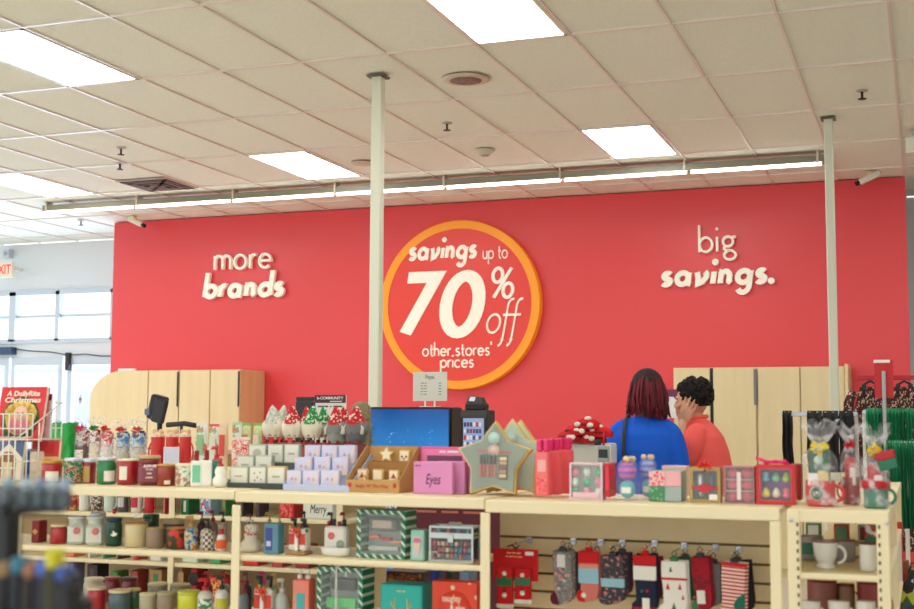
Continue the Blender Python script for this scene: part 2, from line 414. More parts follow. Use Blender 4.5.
# ------------------------------------------------------------------ ceiling lights
PN = mat((255, 253, 246), .5, emit=12, name='lit_diffuser'); PF = mat((232, 230, 222), .5)
def panel(ix, iy, label):
    cx, cy = gx0+ix*5*TX-TX/2, gy0-0+iy*6*T+T
    t = thing('ceiling_light', label, 'ceiling light', (cx, cy, CH-.004), 0, 'recessed ceiling light panels')
    hx, hy = TX/2-.012, T-.012
    f = MB()
    for b in ((-hx, hx, -hy, -hy+.02), (-hx, hx, hy-.02, hy), (-hx, -hx+.02, -hy, hy), (hx-.02, hx, -hy, hy)): f.box(*b, 0, .012, PF)
    f.build('frame', t)
    MB().box(-hx+.02, hx-.02, -hy+.02, hy-.02, .004, .01, PN).build('diffuser', t)
panel(0, 0, 'bright light panel right of centre near the long tube light')
panel(0, -1, 'bright light panel cut by the top edge of the photo')
panel(-1, 0, 'bright light panel left of the tall left pole')
panel(-1, -1, 'large bright light panel at the upper left edge')
panel(-2, 0, 'lower bright light panel at the left edge of the ceiling')
for ix, iy in ((-2, -1), (-3, -1), (-3, 0), (1, 0), (1, -1), (0, -2), (1, -2), (-1, -2), (-2, -2), (0, -3), (-1, -3), (1, -3)):
    panel(ix, iy, 'bright light panel of the ceiling rows outside the photo')
# long tube fixture under the ceiling in front of the red wall
YT = 11.17; xa, xb = XA(45, YT, CZ+2.2), XA(824, YT, CZ+2.2)
tf = thing('strip_light', 'long white strip light with lit tubes running above the red wall', 'strip light', ((xa+xb)/2, YT, CZ+2.2))
hl = (xb-xa)/2
MB().cbox(-hl, hl, -.05, .07, -.002, .06, mat((140, 138, 120), .4)).build('channel', tf)
nseg = 7
for i in range(nseg):
    a0 = -hl+2*hl*i/nseg+.02; a1 = -hl+2*hl*(i+1)/nseg-.02
    mb = MB(); mb.tube([(a0, -.03, -.018), (a1, -.03, -.016)], .0145, mat((255, 255, 250), .5, emit=7.0), 10)
    mb.build('tube', tf)
for i in range(nseg+1):
    x = -hl+.05+(2*hl-.1)*i/nseg
    MB().box(x-.010, x+.010, -.056, .05, -.012, .098, mat((214, 206, 186), .4)).build('bracket', tf)
# things on the ceiling
def onceil(u, v, dz=0):
    r = FW*F+RT*(u-W/2)-UP*(v-H/2); t = (CH-CZ-dz)/r.z
    return r.x*t, r.y*t
for u, v, rr, lb, nm, ct in ((466, 79, .1, 'round ceiling speaker grille near the top middle', 'ceiling_speaker', 'speaker'),
                     (363, 163, .09, 'flat round cream cover on the ceiling beside the left pole', 'ceiling_cover', 'ceiling cover'),
                     (485, 150, .07, 'small round smoke detector on the ceiling above the round sign', 'smoke_detector', 'smoke detector')):
    x, y = onceil(u, v)
    t = thing(nm, lb, ct, (x, y, CH))
    rr *= 1.6 if nm == 'ceiling_speaker' else 1.2
    if nm == 'ceiling_speaker':
        MB().lathe([(rr*.66, -.01), (rr*.72, -.016), (rr, -.006), (rr, 0)], mat((212, 196, 178), .5), 28).build('rim', t)
        MB().lathe([(0, -.012), (rr*.68, -.012), (rr*.68, -.008), (0, -.008)], pat('dots', [(150, 128, 118), (110, 92, 86)], 90), 28).build('grille', t)
    elif nm == 'smoke_detector':
        MB().lathe([(rr*.5, -.045), (rr*.6, -.04), (rr*.7, -.02), (rr, -.015), (rr, 0)], mat((214, 208, 190), .5), 24).build('base', t)
        MB().lathe([(0, -.055), (rr*.4, -.052), (rr*.45, -.04), (0, -.04)], mat((170, 160, 146), .5), 20).build('sensor', t)
    else: MB().lathe([(0, -.012), (rr*.9, -.012), (rr, 0)], mat((214, 194, 168), .5), 24).build('plate', t)
for u, v, lb in ((121, 149, 'upper'), (862, 92, 'right'), (447, 124, 'middle'), (81, 221, 'lower'), (120, 164, 'second')):
    x, y = onceil(u, v)
    t = thing('sprinkler', {'upper': 'small sprinkler head at the upper left of the ceiling', 'right': 'brass sprinkler head at the right of the ceiling', 'middle': 'small sprinkler head right of the left pole top',
        'lower': 'tiny sprinkler head over the far left storefront', 'second': 'tiny sprinkler head just below the upper left one'}[lb], 'sprinkler', (x, y, CH+.0119))
    MB().lathe([(.04, -.003), (.035, -.01), (.012, -.012), (.012, -.0)], mat((190, 180, 160), .4), 14).build('escutcheon', t)
    mb = MB().cyl(.009, -.06, -.01, DARK, 8); mb.lathe([(0, -.064), (.03, -.064), (.03, -.06), (0, -.06)], DARK, 12); mb.build('head', t)
# dark square air vent
x, y = onceil(163, 184); x = gx0+round((x-gx0)/TX-.5)*TX+TX/2
t = thing('ceiling_vent', 'square air vent with dark louvres in the ceiling at left', 'air vent', (x, y, CH-.004))
MB().box(-.29, .29, -.29, .29, -.004, .006, mat((200, 178, 160), .5)).build('frame', t)
mb = MB()
for i in range(4):
    a = .26-.06*i
    for q in ((-a, a, -a, -a+.035), (-a, a, a-.035, a), (-a, -a+.035, -a, a), (a-.035, a, -a, a)): mb.box(*q, -.012-.004*i, -.005-.002*i, mat((120, 100, 90) if i % 2 else (70, 60, 56), .6))
mb.build('louvre', t)
# security cameras on the wall top
def cctv(u, v, Y, rz, label):
    x, z = at(u, v+6, Y); t = thing('security_camera', label, 'security camera', (x, Y, z+.12), rz)
    MB().cbox(-.03, .03, -.03, .03, 0, CH-z-.12, mat((236, 220, 160), .5)).build('bracket', t)
    M = Matrix.Translation((.0, -.05, -.03)) @ Matrix.Rotation(R(-24), 4, 'Y')
    MB().cbox(-.10, .11, -.028, .028, -.028, .028, mat((232, 228, 214), .4), .012, M).build('housing', t)
    MB().cyl(.022, 0, .05, BLACK, 14, M=M @ Matrix.Translation((-.09, 0, 0)) @ Matrix.Rotation(R(-90), 4, 'Y')).build('lens', t)
cctv(870, 182, 12.2, 0, 'white security camera hanging near the top right of the red wall')
cctv(133, 223, 12.2, R(180), 'white security camera at the upper left corner of the red wall')
# ceiling fixture at the right edge beyond
x, y = onceil(912, 131); t = MB().cbox(x-.05, x+.5, y-.08, y+.08, CH-.19, CH-.06, mat((226, 224, 206), .4)); t.box(x-.0, x+.04, y-.05, y+.05, CH-.06, CH+.0119, STEEL)
tag(t.build('emergency_light'), 'cream box lamp on the ceiling at the right edge', 'emergency light')
x, z = at(911, 184, SY-.1); t = MB().cbox(x-.02, x+1, SY-.3, SY-.002, z-.02, z+.05, mat((90, 66, 58), .4)); tag(t.build('wall_light'), 'dark slim fitting high on the wall right of the red wall', 'wall light')
struct('trim_2', MB().box(wr+.16, XR, SY-.02, SY-.001, ZA(908, 263, SY)-.02, ZA(908, 263, SY)+.02, mat((190, 188, 176), .5)))
# poles
PM = mat((222, 226, 208), .45)
def pole(u, vt, Y, wpx, label):
    X = XA(u, Y, 2.8); wd = wpx*Y*1.04/F
    t = thing('pole', label, 'pole', (X, Y, 0))
    MB().cbox(-wd/2, wd/2, -wd/2, wd/2, 0, CH, PM, .006).build('shaft', t)
    MB().cbox(-wd*.85, wd*.85, -wd*.85, wd*.85, CH-.012, CH-.0, mat((110, 106, 92), .5)).build('ceiling_plate', t)
    MB().cbox(-wd*.9, wd*.9, -wd*.9, wd*.9, 0, .015, PM).build('base_plate', t)
pole(377, 76, 7.66, 11.5, 'tall square white pole left of the round sign')
pole(831, 118, 9.9, 8, 'tall thin white pole right of the big savings lettering')
# ------------------------------------------------------------------ wall lettering and the round sign
LW = mat((250, 248, 232), .4, emit=.1, name='sign_white')
a = thing('wall_lettering', 'raised white words more brands on the left of the red wall', 'sign', (0, WY-.02, 0))
b = thing('wall_lettering', 'raised white words big savings. on the right of the red wall', 'sign', (0, WY-.02, 0))
def wordof(par, *q, **kw):
    o = sign_word(*q[:5], WY-.02, .045, *q[5:], LW, None, **kw); o.parent = par; o.matrix_parent_inverse = Matrix.Translation((0, -(WY-.02), 0)); return o
wordof(a, 'more', 215.5, 273, 271.2, 255.4, .15, .16)
wordof(a, 'brANds', 204, 285, 299.8, 284.2, .31, .05, shear=.14)
wordof(b, 'biG', 699, 737, 253.8, 237.2, .14, .2)
wordof(b, 'sAviNgs.', 660, 774, 288, 271.5, .31, .08, shear=.14)
SGN = WY-.11
x0, _ = at(381, 304, SGN); x1, _ = at(539, 304, SGN); _, z1 = at(461, 220.0, SGN); _, z0 = at(461, 389.5, SGN)
sx, sz = (x0+x1)/2, (z0+z1)/2; sr = (z1-z0)/2
rs = thing('round_sign', 'large round red sign with orange rim reading savings up to 70% off', 'sign', (0, SGN, 0))
def addp(o, par=rs): o.parent = par; o.matrix_parent_inverse = Matrix.Translation((0, -SGN, 0))
Mx = Matrix.Translation((sx, SGN, sz)) @ Matrix.Rotation(R(90), 4, 'X')
ORG = mat((250, 158, 24), .4, emit=.12)
mb = MB().lathe([(sr*.9, -.105), (sr-.004, -.105), (sr, -.1), (sr, -.008), (sr-.006, 0), (sr*.9, 0), (sr*.9, -.01)], ORG, 72, M=Mx, smooth=False); addp(mb.build('rim'))
mb = MB().lathe([(0, -.006), (sr*.905, -.006), (sr*.905, -.03), (0, -.03)], mat((226, 62, 52), .4, emit=.1), 72, M=Mx, smooth=False); addp(mb.build('face'))
YS = SGN+.006
def sw(*q, **kw): addp(sign_word(*q[:5], YS, .014, *q[5:], LW, None, **kw))
sw('sAviNgs', 408, 476.5, 261.5, 247.5, .29, .06, shear=.14)
sw('up to', 483, 508, 259.5, 250.5, .15, .14)
sw('70', 393, 480, 339.6, 273, .168, .02, shear=.16)
sw('%', 489, 514, 299.5, 267, .1, .1, shear=.1)
sw('off', 485, 517, 334, 313.5, .11, .0, shear=.18)
sw('other stores\'', 422.5, 492, 356.8, 348.3, .18, .13)
sw('prices', 440.5, 474, 368.2, 359.6, .18, .13)
# ------------------------------------------------------------------ tall wooden cabinets against the wall
def woodmat(c1, c2):
    mt = bpy.data.materials.new('maple_veneer'); mt.use_nodes = True
    nt = mt.node_tree; b = nt.nodes['Principled BSDF']; N = nt.nodes.new; L = nt.links.new
    tc = N('ShaderNodeTexCoord'); mp = N('ShaderNodeMapping'); mp.inputs['Scale'].default_value = (5, 5, .5); L(tc.outputs['Object'], mp.inputs[0])
    nz = N('ShaderNodeTexNoise'); nz.inputs['Scale'].default_value = 2.2; nz.inputs['Detail'].default_value = 5; L(mp.outputs[0], nz.inputs[0])
    rp = N('ShaderNodeValToRGB'); rp.color_ramp.elements[0].color = srgb(c1); rp.color_ramp.elements[1].color = srgb(c2)
    rp.color_ramp.elements[0].position = .3; rp.color_ramp.elements[1].position = .75
    L(nz.outputs['Fac'], rp.inputs[0]); L(rp.outputs[0], b.inputs['Base Color']); b.inputs['Roughness'].default_value = .45
    return mt
WD = woodmat((229, 206, 160), (236, 216, 173)); WDS = woodmat((222, 186, 138), (230, 200, 152)); WDD = woodmat((222, 205, 160), (229, 213, 170))
YC = 12.0; zc = ZA(180, 370, YC)
c1 = thing('wooden_cabinet', 'tall maple cabinet with rounded left end at the left of the wall', 'cabinet', (0, YC, 0))
us = [119, 148, 179, 210, 240]
X = [XA(q, YC, 1.8) for q in us]; Xl = XA(93, YC+.1, 1.8)
mb = MB(); mb.box(X[0], X[-1], .03, .54, 0, zc, WDS); mb.build('carcass', c1)
r_ = X[0]-Xl
mb = MB(); prof = [(X[0], 0)]+[(X[0]-r_, 0), (X[0]-r_, zc-r_*.8)]+[(X[0]-r_*math.cos(R(a_)), zc-r_*.8+r_*.8*math.sin(R(a_))) for a_ in range(10, 91, 10)]
mb.prism(prof, .05, .54, WD); mb.build('end_panel', c1)
for i in range(4): 
    d = MB().cbox(X[i]+.006, X[i+1]-.006, 0, .028, .1, zc-.005, WD, .004).build('door', c1)
    if i in (1, 3): MB().cbox(X[i+1]-.022, X[i+1]-.004, -.012, 0, zc-.4, zc-.02, DARK, .002).build('hinge', d)
mb = MB().box(XA(113, 12.4, 2), XA(130, 12.4, 2), .5, .53, zc, zc+.045, WHITEP); tag(mb.build('paper_sheet', None, (0, YC, 0)), 'white sheet lying on top of the left cabinet', 'paper')
c2 = thing('wooden_cabinet', 'tall maple cabinet behind the two people at the right of the wall', 'cabinet', (0, YC, 0))
us = [673, 711, 757, 800, 845]; zc2 = ZA(760, 367, YC)
X = [XA(q, YC, 1.8) for q in us]
MB().box(X[0], X[-1], .03, .54, 0, zc2, WDD).build('carcass', c2)
MB().cbox(X[-1], X[-1]+.03, -.03, .54, 0, zc2+.02, WD, .004).build('end_panel', c2)
for i in range(4):
    d = MB().cbox(X[i]+(.02 if i == 1 else .006), X[i+1]-(.012 if i < 2 else .004), 0, .028, .1, zc2-.005, WDD, .004).build('door', c2)
    if i == 0: MB().box(X[1]-.012, X[1]+.02, .022, .03, .1, zc2-.005, BLACK).build('door_gap', c2)
    if i in (1,): MB().cbox(X[i+1]-.03, X[i+1]-.0, -.012, 0, zc2-.35, zc2-.02, mat((120, 120, 120), .4), .002).build('hinge', d)
# ------------------------------------------------------------------ shelving
S1A, S1B = 1.197, 1.193
S1, S2, S3 = CZ-.0670*3.9, CZ-.1208*3.9, .745
YFR = 3.9
XU = [XA(-205, YFR, S2), XA(15, YFR, S2), XA(235, YFR, S1), XA(485, YFR, S1), XA(780, YFR, S1)]
def gondola(label, x0, x1, yf, yb, levels, lips, posts, back=None, m=SHELF, group='cream shelving bays'):
    t = thing('shelving_bay', label, 'shelf unit', ((x0+x1)/2, yf, 0), 0, group)
    ox, oy = (x0+x1)/2, yf
    for z, lip in zip(levels, lips):
        mb = MB(); mb.cbox(x0-ox+.001, x1-ox-(.075 if (yf < 5 and z < 1.1 and 'striped' in label) else .001), 0, yb-yf-(.14 if (yf < 5 and z < 1.1) else 0), z-.02, z-.001, m, .003); mb.cbox(x0-ox+.001, x1-ox-.001, -.004, .016, z-lip, z, m, .003)
        mb.build('shelf', t)
    for px in posts:
        MB().cbox(px-ox-.02, px-ox+.02, .0165, .05, 0, levels[0]-.0205, m, .004).build('post', t)
        MB().cbox(px-ox-.02, px-ox+.02, yb-yf-.05, yb-yf-.01, 0, levels[0]-.0205, m, .004).build('post', t)
    MB().cbox(x0-ox, x1-ox, .03, yb-yf-.03, 0, .12, m, .004).build('base', t)
    return t
def posts_front(t, xs, z1, yf):   # flush front uprights
    for px in xs: MB().cbox(px-.016-t.location.x, px+.016-t.location.x, yf-t.location.y-.012, yf-t.location.y-.0045, 0, z1, SHELF, .002).build('upright', t)
g0 = gondola('cream shelving bay at the far left edge', XU[0], XU[1], YFR, 4.42, [S1A, S2, S3, .45], [.031, .016, .016, .016], [XU[0]+.03])
g1 = gondola('cream shelving bay holding the jar candles', XU[1], XU[2], YFR, 4.42, [S1A, S2, S3, .45], [.031, .016, .016, .016], [])
g2 = gondola('cream shelving bay holding bath sets and striped gift boxes', XU[2], XU[3], YFR, 4.42, [S1B, S2, S3, .45], [.034, .016, .016, .016], [])
posts_front(g1, [XU[1]+.017], S1A-.032, YFR); posts_front(g2, [XU[2]+.012, XU[3]+.004], S1-.040, YFR)
g3 = gondola('cream shelving bay with slatted panel hung with socks', XU[3], XU[4], YFR, 4.42, [S1, .3], [.039, .03], [])
posts_front(g3, [XU[4]-.014], S1-.040, YFR)
# slatwall panel
YP = 4.33; px0, px1 = XA(500, YP, .95), XA(773, YP, .95)
SL = pat('soft', [(216, 194, 146), (230, 210, 164)], 6, rough=.5)
mb = MB(); gz = [CZ-.0962*YP-.0142*YP*i for i in range(0, 9)]
SP = .0142*YP
mb.box(px0, px1, YP+.008, YP+.02, .32, S1-.025, mat((120, 92, 44), .7))
top = S1-.024
for z in gz:
    lo = z+.005
    if z > S1-.05: continue
    if top-lo > .01: mb.box(px0, px1, YP, YP+.008, lo, top, SL)
    top = z-.004
mb.box(px0, px1, YP, YP+.008, .32, top, SL)
sp = mb.build('slat_panel', g3, (-g3.location.x, -g3.location.y, 0))
# right end unit with slotted posts
UX0, UX1 = XA(787, 3.88, S1), XA(889, 3.88, S1)
ge = thing('shelving_unit', 'cream slotted-post shelf unit holding mugs at the right end', 'shelf unit', (UX0, 3.88, 0))
UD = 5.75-3.88; uw = UX1-UX0
ZE = [S1, CZ-.1138*3.9, .795, .45]
for z in ZE:
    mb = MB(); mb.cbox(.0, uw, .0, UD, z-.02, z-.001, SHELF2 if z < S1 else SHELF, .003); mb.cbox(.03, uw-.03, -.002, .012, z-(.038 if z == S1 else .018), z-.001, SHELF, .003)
    mb.cbox(uw-.012, uw+.002, .04, UD, z-(.03 if z == S1 else .014), z-.0005, SHELF, .003)
    mb.build('shelf', ge)
for x_, y_ in ((0, 0), (uw-.036, 0), (0, UD-.04), (uw-.036, UD-.04), (uw-.036, UD*.5)):
    p = MB().cbox(x_, x_+.036, y_-.006, y_+.035, 0, S1-.001 if y_ > 0 else S1-.0005, SHELF, .003)
    if y_ == 0:
        sx_ = x_+.029 if x_ == 0 else x_+.008
        for i in range(34): p.box(sx_-.003, sx_+.003, -.0072, -.0055, .3+i*.0254, .311+i*.0254, mat((90, 76, 50), .6))
    o = p.build('post', ge)
    if y_ == 0: MB().cyl(.006, 0, .003, STEEL, 12, M=Matrix.Translation((x_+.012 if x_ == 0 else x_+.03, -.006, S1-.032)) @ Matrix.Rotation(R(90), 4, 'X')).build('bolt', o)
# second run of shelving behind
YB2 = 5.48; B1, B2, B3 = CZ-.0878*YB2, CZ-.1305*YB2, .5
XB = [XA(-160, YB2, B1), XA(8, YB2, B1), XA(176, YB2, B1), XA(344, YB2, B1)]
for i, lb in enumerate(('rear cream shelving bay at the far left', 'rear cream shelving bay behind the jar candles', 'rear cream shelving bay behind the bath sets')):
    t = gondola(lb, XB[i], XB[i+1], YB2, 6.0, [S1, B1, B2, B3], [.04, .02, .02, .02], [], group='rear shelving bays')
    MB().box(XB[i]-t.location.x+.002, XB[i+1]-t.location.x-.002, .50, .515, .12, S1-.021, mat((214, 190, 146), .6)).build('back_panel', t)
    posts_front(t, [XB[i+1]-.019 if i < 2 else XB[3]-.019], S1-.041, YB2)
# ------------------------------------------------------------------ item builders (each stands on z = 0, faces -y)
def patch(r, a0, a1, z0, z1, m, off=.0009):
    mb = MB(); mb.lathe([(r+off, z0), (r+off, z1)], m, 10, a0=a0-90, a1=a1-90); return mb
def jar(nm, label, w, h, body, lid, cat='candle', loc=(0, 0, 0), rz=0, group=None, patchm=None, pz=(.15, .65), pa=(-38, 38), straight=True, lidh=.14, knob=False, neck=.9, sq=False, extra=None):
    t = thing(nm, label, cat, loc, rz, group); r = w/2; hb = h*(1-lidh)
    if sq:
        MB().cbox(-r, r, -r, r, 0, hb*.82, body, r*.35).build('glass', t)
        MB().cyl(r*neck, hb*.8, hb, body, 20).build('neck', t)
    else:
        pr = [(r*.9, 0), (r, h*.03), (r, hb-.004), (r*.97, hb)] if straight else [(r*.86, 0), (r, h*.05), (r, hb*.78), (r*.96, hb*.86), (r*neck, hb*.93), (r*neck, hb)]
        MB().lathe(pr, body, 26).build('glass', t)
    rl = r*1.0 if straight else r*neck*1.06
    lb = MB(); lb.lathe([(rl, hb), (rl*1.02, hb+h*.01), (rl*1.02, h-h*.03), (rl*.94, h), (0, h)], lid, 26)
    lo = lb.build('lid', t)
    if knob: MB().ball((0, 0, h+.008), .009, .009, .011, GOLD).build('knob', lo)
    if patchm is not None:
        if sq: MB().box(-r*.62, r*.62, -r-.0012, -r-.0002, h*pz[0], h*pz[1], patchm).build('label_patch', t)
        else: patch(r, pa[0], pa[1], h*pz[0], h*pz[1], patchm).build('label_patch', t)
    if extra: extra(t, r, h)
    return t
def pack(nm, label, w, h, d, side, loc=(0, 0, 0), rz=0, cat='box', group=None, front=None, frame=.0, contents=None, win=None, lidm=None, ch=.002):
    """carton: optional printed front panel or a clear window with things behind it"""
    t = thing(nm, label, cat, loc, rz, group)
    if win is None:
        MB().cbox(-w/2, w/2, -d/2, d/2, 0, h, side, ch).build('carton', t)
        if front is not None: MB().box(-w/2+frame, w/2-frame, -d/2-.0012, -d/2-.0002, frame, h-frame, front).build('front_panel', t)
    else:
        f = frame; mb = MB()
        mb.box(-w/2, w/2, d/2-.002, d/2, 0, h, side); mb.box(-w/2, w/2, -d/2, d/2-.002, 0, .003, side); mb.box(-w/2, w/2, -d/2, d/2-.002, h-.003, h, side)
        mb.box(-w/2, -w/2+.003, -d/2, d/2-.002, .003, h-.003, side); mb.box(w/2-.003, w/2, -d/2, d/2-.002, .003, h-.003, side)
        mb.box(-w/2+.003, w/2-.003, -d/2, -d/2+.002, .003, f, side); mb.box(-w/2+.003, w/2-.003, -d/2, -d/2+.002, h-f, h-.003, side)
        mb.box(-w/2+.003, -w/2+f, -d/2, -d/2+.002, f, h-f, side); mb.box(w/2-f, w/2-.003, -d/2, -d/2+.002, f, h-f, side)
        mb.build('carton', t)
        if front is not None: MB().box(-w/2+.004, w/2-.004, d/2-.006, d/2-.003, .004, h-.004, front).build('inner_card', t)
        MB().box(-w/2+f*.8, w/2-f*.8, -d/2-.0008, -d/2-.0002, f*.8, h-f*.8, win).build('window', t)
    if contents: contents(t, w, h, d)
    return t
def pump(nm, label, w, h, body, cap, loc=(0, 0, 0), rz=0, cat='bottle', group=None, lab_m=None, sq=False, spout=True, shape=None):
    t = thing(nm, label, cat, loc, rz, group); r = w/2; hb = h*(.74 if spout else .8)
    if sq: MB().cbox(-r, r, -r*.7, r*.7, 0, hb*.9, body, r*.25).build('bottle_body', t)
    elif shape == 'snow':
        mb = MB(); mb.lathe([(r*.7, 0), (r, hb*.16), (r*1.0, hb*.36), (r*.62, hb*.54), (r*.72, hb*.68), (r*.66, hb*.84), (r*.4, hb*.97)], body, 22); mb.build('bottle_body', t)
    else: MB().lathe([(r*.9, 0), (r, hb*.05), (r, hb*.72), (r*.85, hb*.84), (r*.4, hb*.93)], body, 22).build('bottle_body', t)
    mb = MB(); mb.cyl(r*.42, hb*.88, hb*1.06, cap, 14); mb.cyl(r*.16, hb*1.06, h*.93, cap, 10)
    if spout: mb.cbox(-r*.85, r*.25, -r*.2, r*.2, h*.91, h, cap, .003); mb.tube([(-r*.8, 0, h*.95), (-r*.95, 0, h*.9)], r*.1, cap, 6)
    else: mb.cyl(r*.42, hb*1.04, h, cap, 14)
    mb.build('pump' if spout else 'cap', t)
    if lab_m is not None:
        if sq: MB().box(-r*.7, r*.7, -r*.7-.001, -r*.7-.0002, hb*.15, hb*.75, lab_m).build('label_patch', t)
        else: patch(r, -55, 55, hb*.15, hb*.66, lab_m).build('label_patch', t)
    return t
def mug(nm, label, w, h, body, loc=(0, 0, 0), rz=0, group=None, rim=None, inside=None, hand=1, foot=False, patchm=None, cat='mug'):
    t = thing(nm, label, cat, loc, rz, group); r = w/2
    if foot: pr = [(r*.72, 0), (r*.74, h*.08), (r*.55, h*.16), (r*.7, h*.24), (r*.88, h*.45), (r*.97, h*.8), (r, h)]
    else: pr = [(r*.88, 0), (r*.96, h*.06), (r, h*.3), (r, h)]
    mb = MB(); k = len(pr); n = 26
    mb.lathe(pr, body, n); mb.f = [f for f in mb.f if len(f) == 4]; q = len(mb.f); mb.mi = mb.mi[:q]; mb.sm = mb.sm[:q]
    mb.lathe([(0, h*.3), (r*.5, h*.32), (r*.8, h*.5), (r*.94, h-.001), (r, h)] if foot else [(0, .004), (r*.8, .006), (r*.93, h*.4), (r*.94, h-.001), (r, h)], inside or body, n); mb.lathe([(0, 0), (pr[0][0], 0)], body, n)
    mb.build('cup', t)
    if rim: MB().lathe([(r*1.004, h*.955), (r*1.01, h*.98), (r*1.0, h*1.005), (r*.94, h*1.005), (r*.935, h*.95)], rim, n).build('rim', t)
    hb = MB(); a = [(hand*(r*.93+r*.62*math.sin(R(q))), 0, h*.5+h*.32*math.cos(R(q))) for q in range(0, 181, 18)]
    hb.tube(a, r*.13, body, 8, flat=.8); hb.build('handle', t)
    if patchm is not None: patch(r, -40, 40, h*.25, h*.75, patchm).build('print', t)
    return t
CELLO = clear((245, 246, 250), .34, .12, bump=.8)
def cello(t, r, z0, z1, zt, m=CELLO, spread=1.3, seed=0, name='cellophane'):
    """gathered cellophane: a bag round the thing, tied at z1, flaring to zt"""
    q = random.Random(seed); n = 26
    ph = [q.uniform(0, 6.28) for _ in range(4)]
    def fn(u, v):
        a = 2*math.pi*u; z = z0+(zt-z0)*v; kz = (z1-z0)/(zt-z0)
        if v < kz*.75: rr = r*(1.04+.05*math.sin(5*a+ph[0]+v*9))
        elif v < kz: rr = r*(1.04-(.68)*((v-kz*.75)/(kz*.25))**1.3)*(1+.1*math.sin(7*a+ph[1]))
        else:
            s_ = (v-kz)/(1-kz); rr = r*(.36+spread*.62*s_)*(1+.22*math.sin(6*a+ph[2])); z += .016*math.sin(4*a+ph[3])*s_
        return (rr*math.cos(a), rr*math.sin(a), z)
    return MB().grid(fn, n, 16, m).build(name, t)
def ribbon_bow(t, z, r, m, seed=0, name='ribbon'):
    q = random.Random(seed); mb = MB()
    mb.lathe([(r*1.0, z-.005), (r*1.1, z), (r*1.0, z+.005)], m, 14)
    for i in range(6):
        a = q.uniform(0, 6.28); s_ = r*q.uniform(1.2, 2.2)
        p = [(0, -r, z)]+[(s_*math.cos(a)*k_/4, -r-.012+.012*math.sin(k_*1.3), z+s_*math.sin(a)*abs(math.sin(k_*.9))*.9) for k_ in range(1, 5)]
        mb.tube(p, .0042, m, 6, flat=.35)
    for sg in (-1, 1):
        mb.tube([(0, -r-.004, z), (sg*r*.9, -r-.01, z+r*.6), (sg*r*1.3, -r-.008, z+r*.1), (sg*r*.5, -r-.006, z-r*.25), (0, -r-.004, z)], .005, m, 6, flat=.4)
    return mb.build(name, t)
def place(u0, u1, v0, Y, z, d=None):
    """centre, true width and height of what spans those columns, its front at distance Y"""
    X0, X1 = XA(u0, Y, z), XA(u1, Y, z)
    h = ZA((u0+u1)/2, v0, Y+(.0 if d else .03))-z
    if d is None:
        Xc = (XA(u0, Y+.05, z)+XA(u1, Y+.05, z))/2
        w = (XA(u1, Y+.05, z)-XA(u0, Y+.05, z))*math.cos(math.atan(Xc/Y)); return (Xc, Y+w/2, z), w, h
    x1 = X1*(Y+d)/Y if X1 < 0 else X1
    w = max(x1-X0, .01)
    return ((X0+x1)/2, Y+d/2, z), w, h
S1R = S1; S1 = S1A
# ------------------------------------------------------------------ candles and bottles on the top shelf
def MM(*c, **k): return mat(c, .3, coat=.5, **k)
YT0 = 4.05
LABW = mat((238, 232, 214), .6)
def J(u0, u1, v0, nm, label, body, lid, Y=YT0, z=S1, **kw):
    loc, w, h = place(u0+.9, u1+1.6, v0, Y, z)
    return jar(nm, label, w, h, body, lid, loc=loc, rz=math.atan2(-loc[0], loc[1]), **kw)
GOLDL = mat((196, 150, 70), .3, metal=.4); SILV = mat((206, 214, 224), .25, metal=.5)
ivy = pat('noise', [(24, 104, 56), (24, 104, 56), (190, 196, 170), (160, 60, 40)], 70, rough=.3)
J(42, 62.5, 459.5, 'jar_candle', 'red jar candle with gold lid and blank cream label beside the wire book rack', MM(176, 20, 34), GOLDL, patchm=LABW, pz=(.08, .5), lidh=.17)
J(64, 84, 458, 'jar_candle', 'green jar candle with silver lid and raised floral print', ivy, SILV, straight=False, lidh=.12)
J(84.5, 98, 458.5, 'jar_candle', 'narrow dark red jar candle with tall gold label and pale lid', MM(140, 14, 30), SILV, patchm=mat((190, 150, 90), .5), pz=(.04, .7), pa=(-55, 5), Y=4.09)
J(97.5, 117, 457, 'jar_candle', 'bright green jar candle with pale lid and blank white label', MM(14, 122, 62), SILV, straight=False, patchm=mat((240, 236, 226), .6), pz=(.12, .5), pa=(-15, 50), lidh=.13)
def Bx(u0, u1, v0, nm, label, d, side, Y=YT0, z=S1, rz=0, **kw):
    loc, w, h = place(u0, u1, v0, Y, z, d)
    return pack(nm, label, w, h, d, side, loc=loc, rz=rz, **kw), w, h, d
J(117, 139, 459, 'jar_candle', 'wide red tumbler candle with square cream label', MM(172, 22, 38), mat((238, 226, 200), .5), patchm=LABW, pz=(.2, .72), pa=(-50, -6), lidh=.07)
tw = J(138.5, 160, 455.5, 'jar_candle', 'dark maroon square candle with small pale writing', MM(128, 26, 40), mat((200, 170, 120), .5), sq=True, neck=.97, lidh=.1)
for i, s_ in enumerate(('~4', '~46', '~5', '~5')): text(s_, .013, mat((226, 190, 180), .5), tw, (0, -.0445, .075-.015*i), width=.026 if i % 2 else .018)
J(157.5, 176.5, 464, 'jar_candle', 'rust red glass candle with flat gold lid', MM(150, 48, 26), GOLDL, lidh=.1, patchm=mat((235, 222, 196), .6), pz=(.08, .26), pa=(-12, 24))
J(176.5, 194.5, 463.5, 'jar_candle', 'white candle tin with green and red sprig print', pat('noise', [(226, 232, 216), (232, 234, 222), (140, 180, 140), (206, 120, 110)], 60, rough=.4), mat((236, 226, 196), .4), lidh=.12)
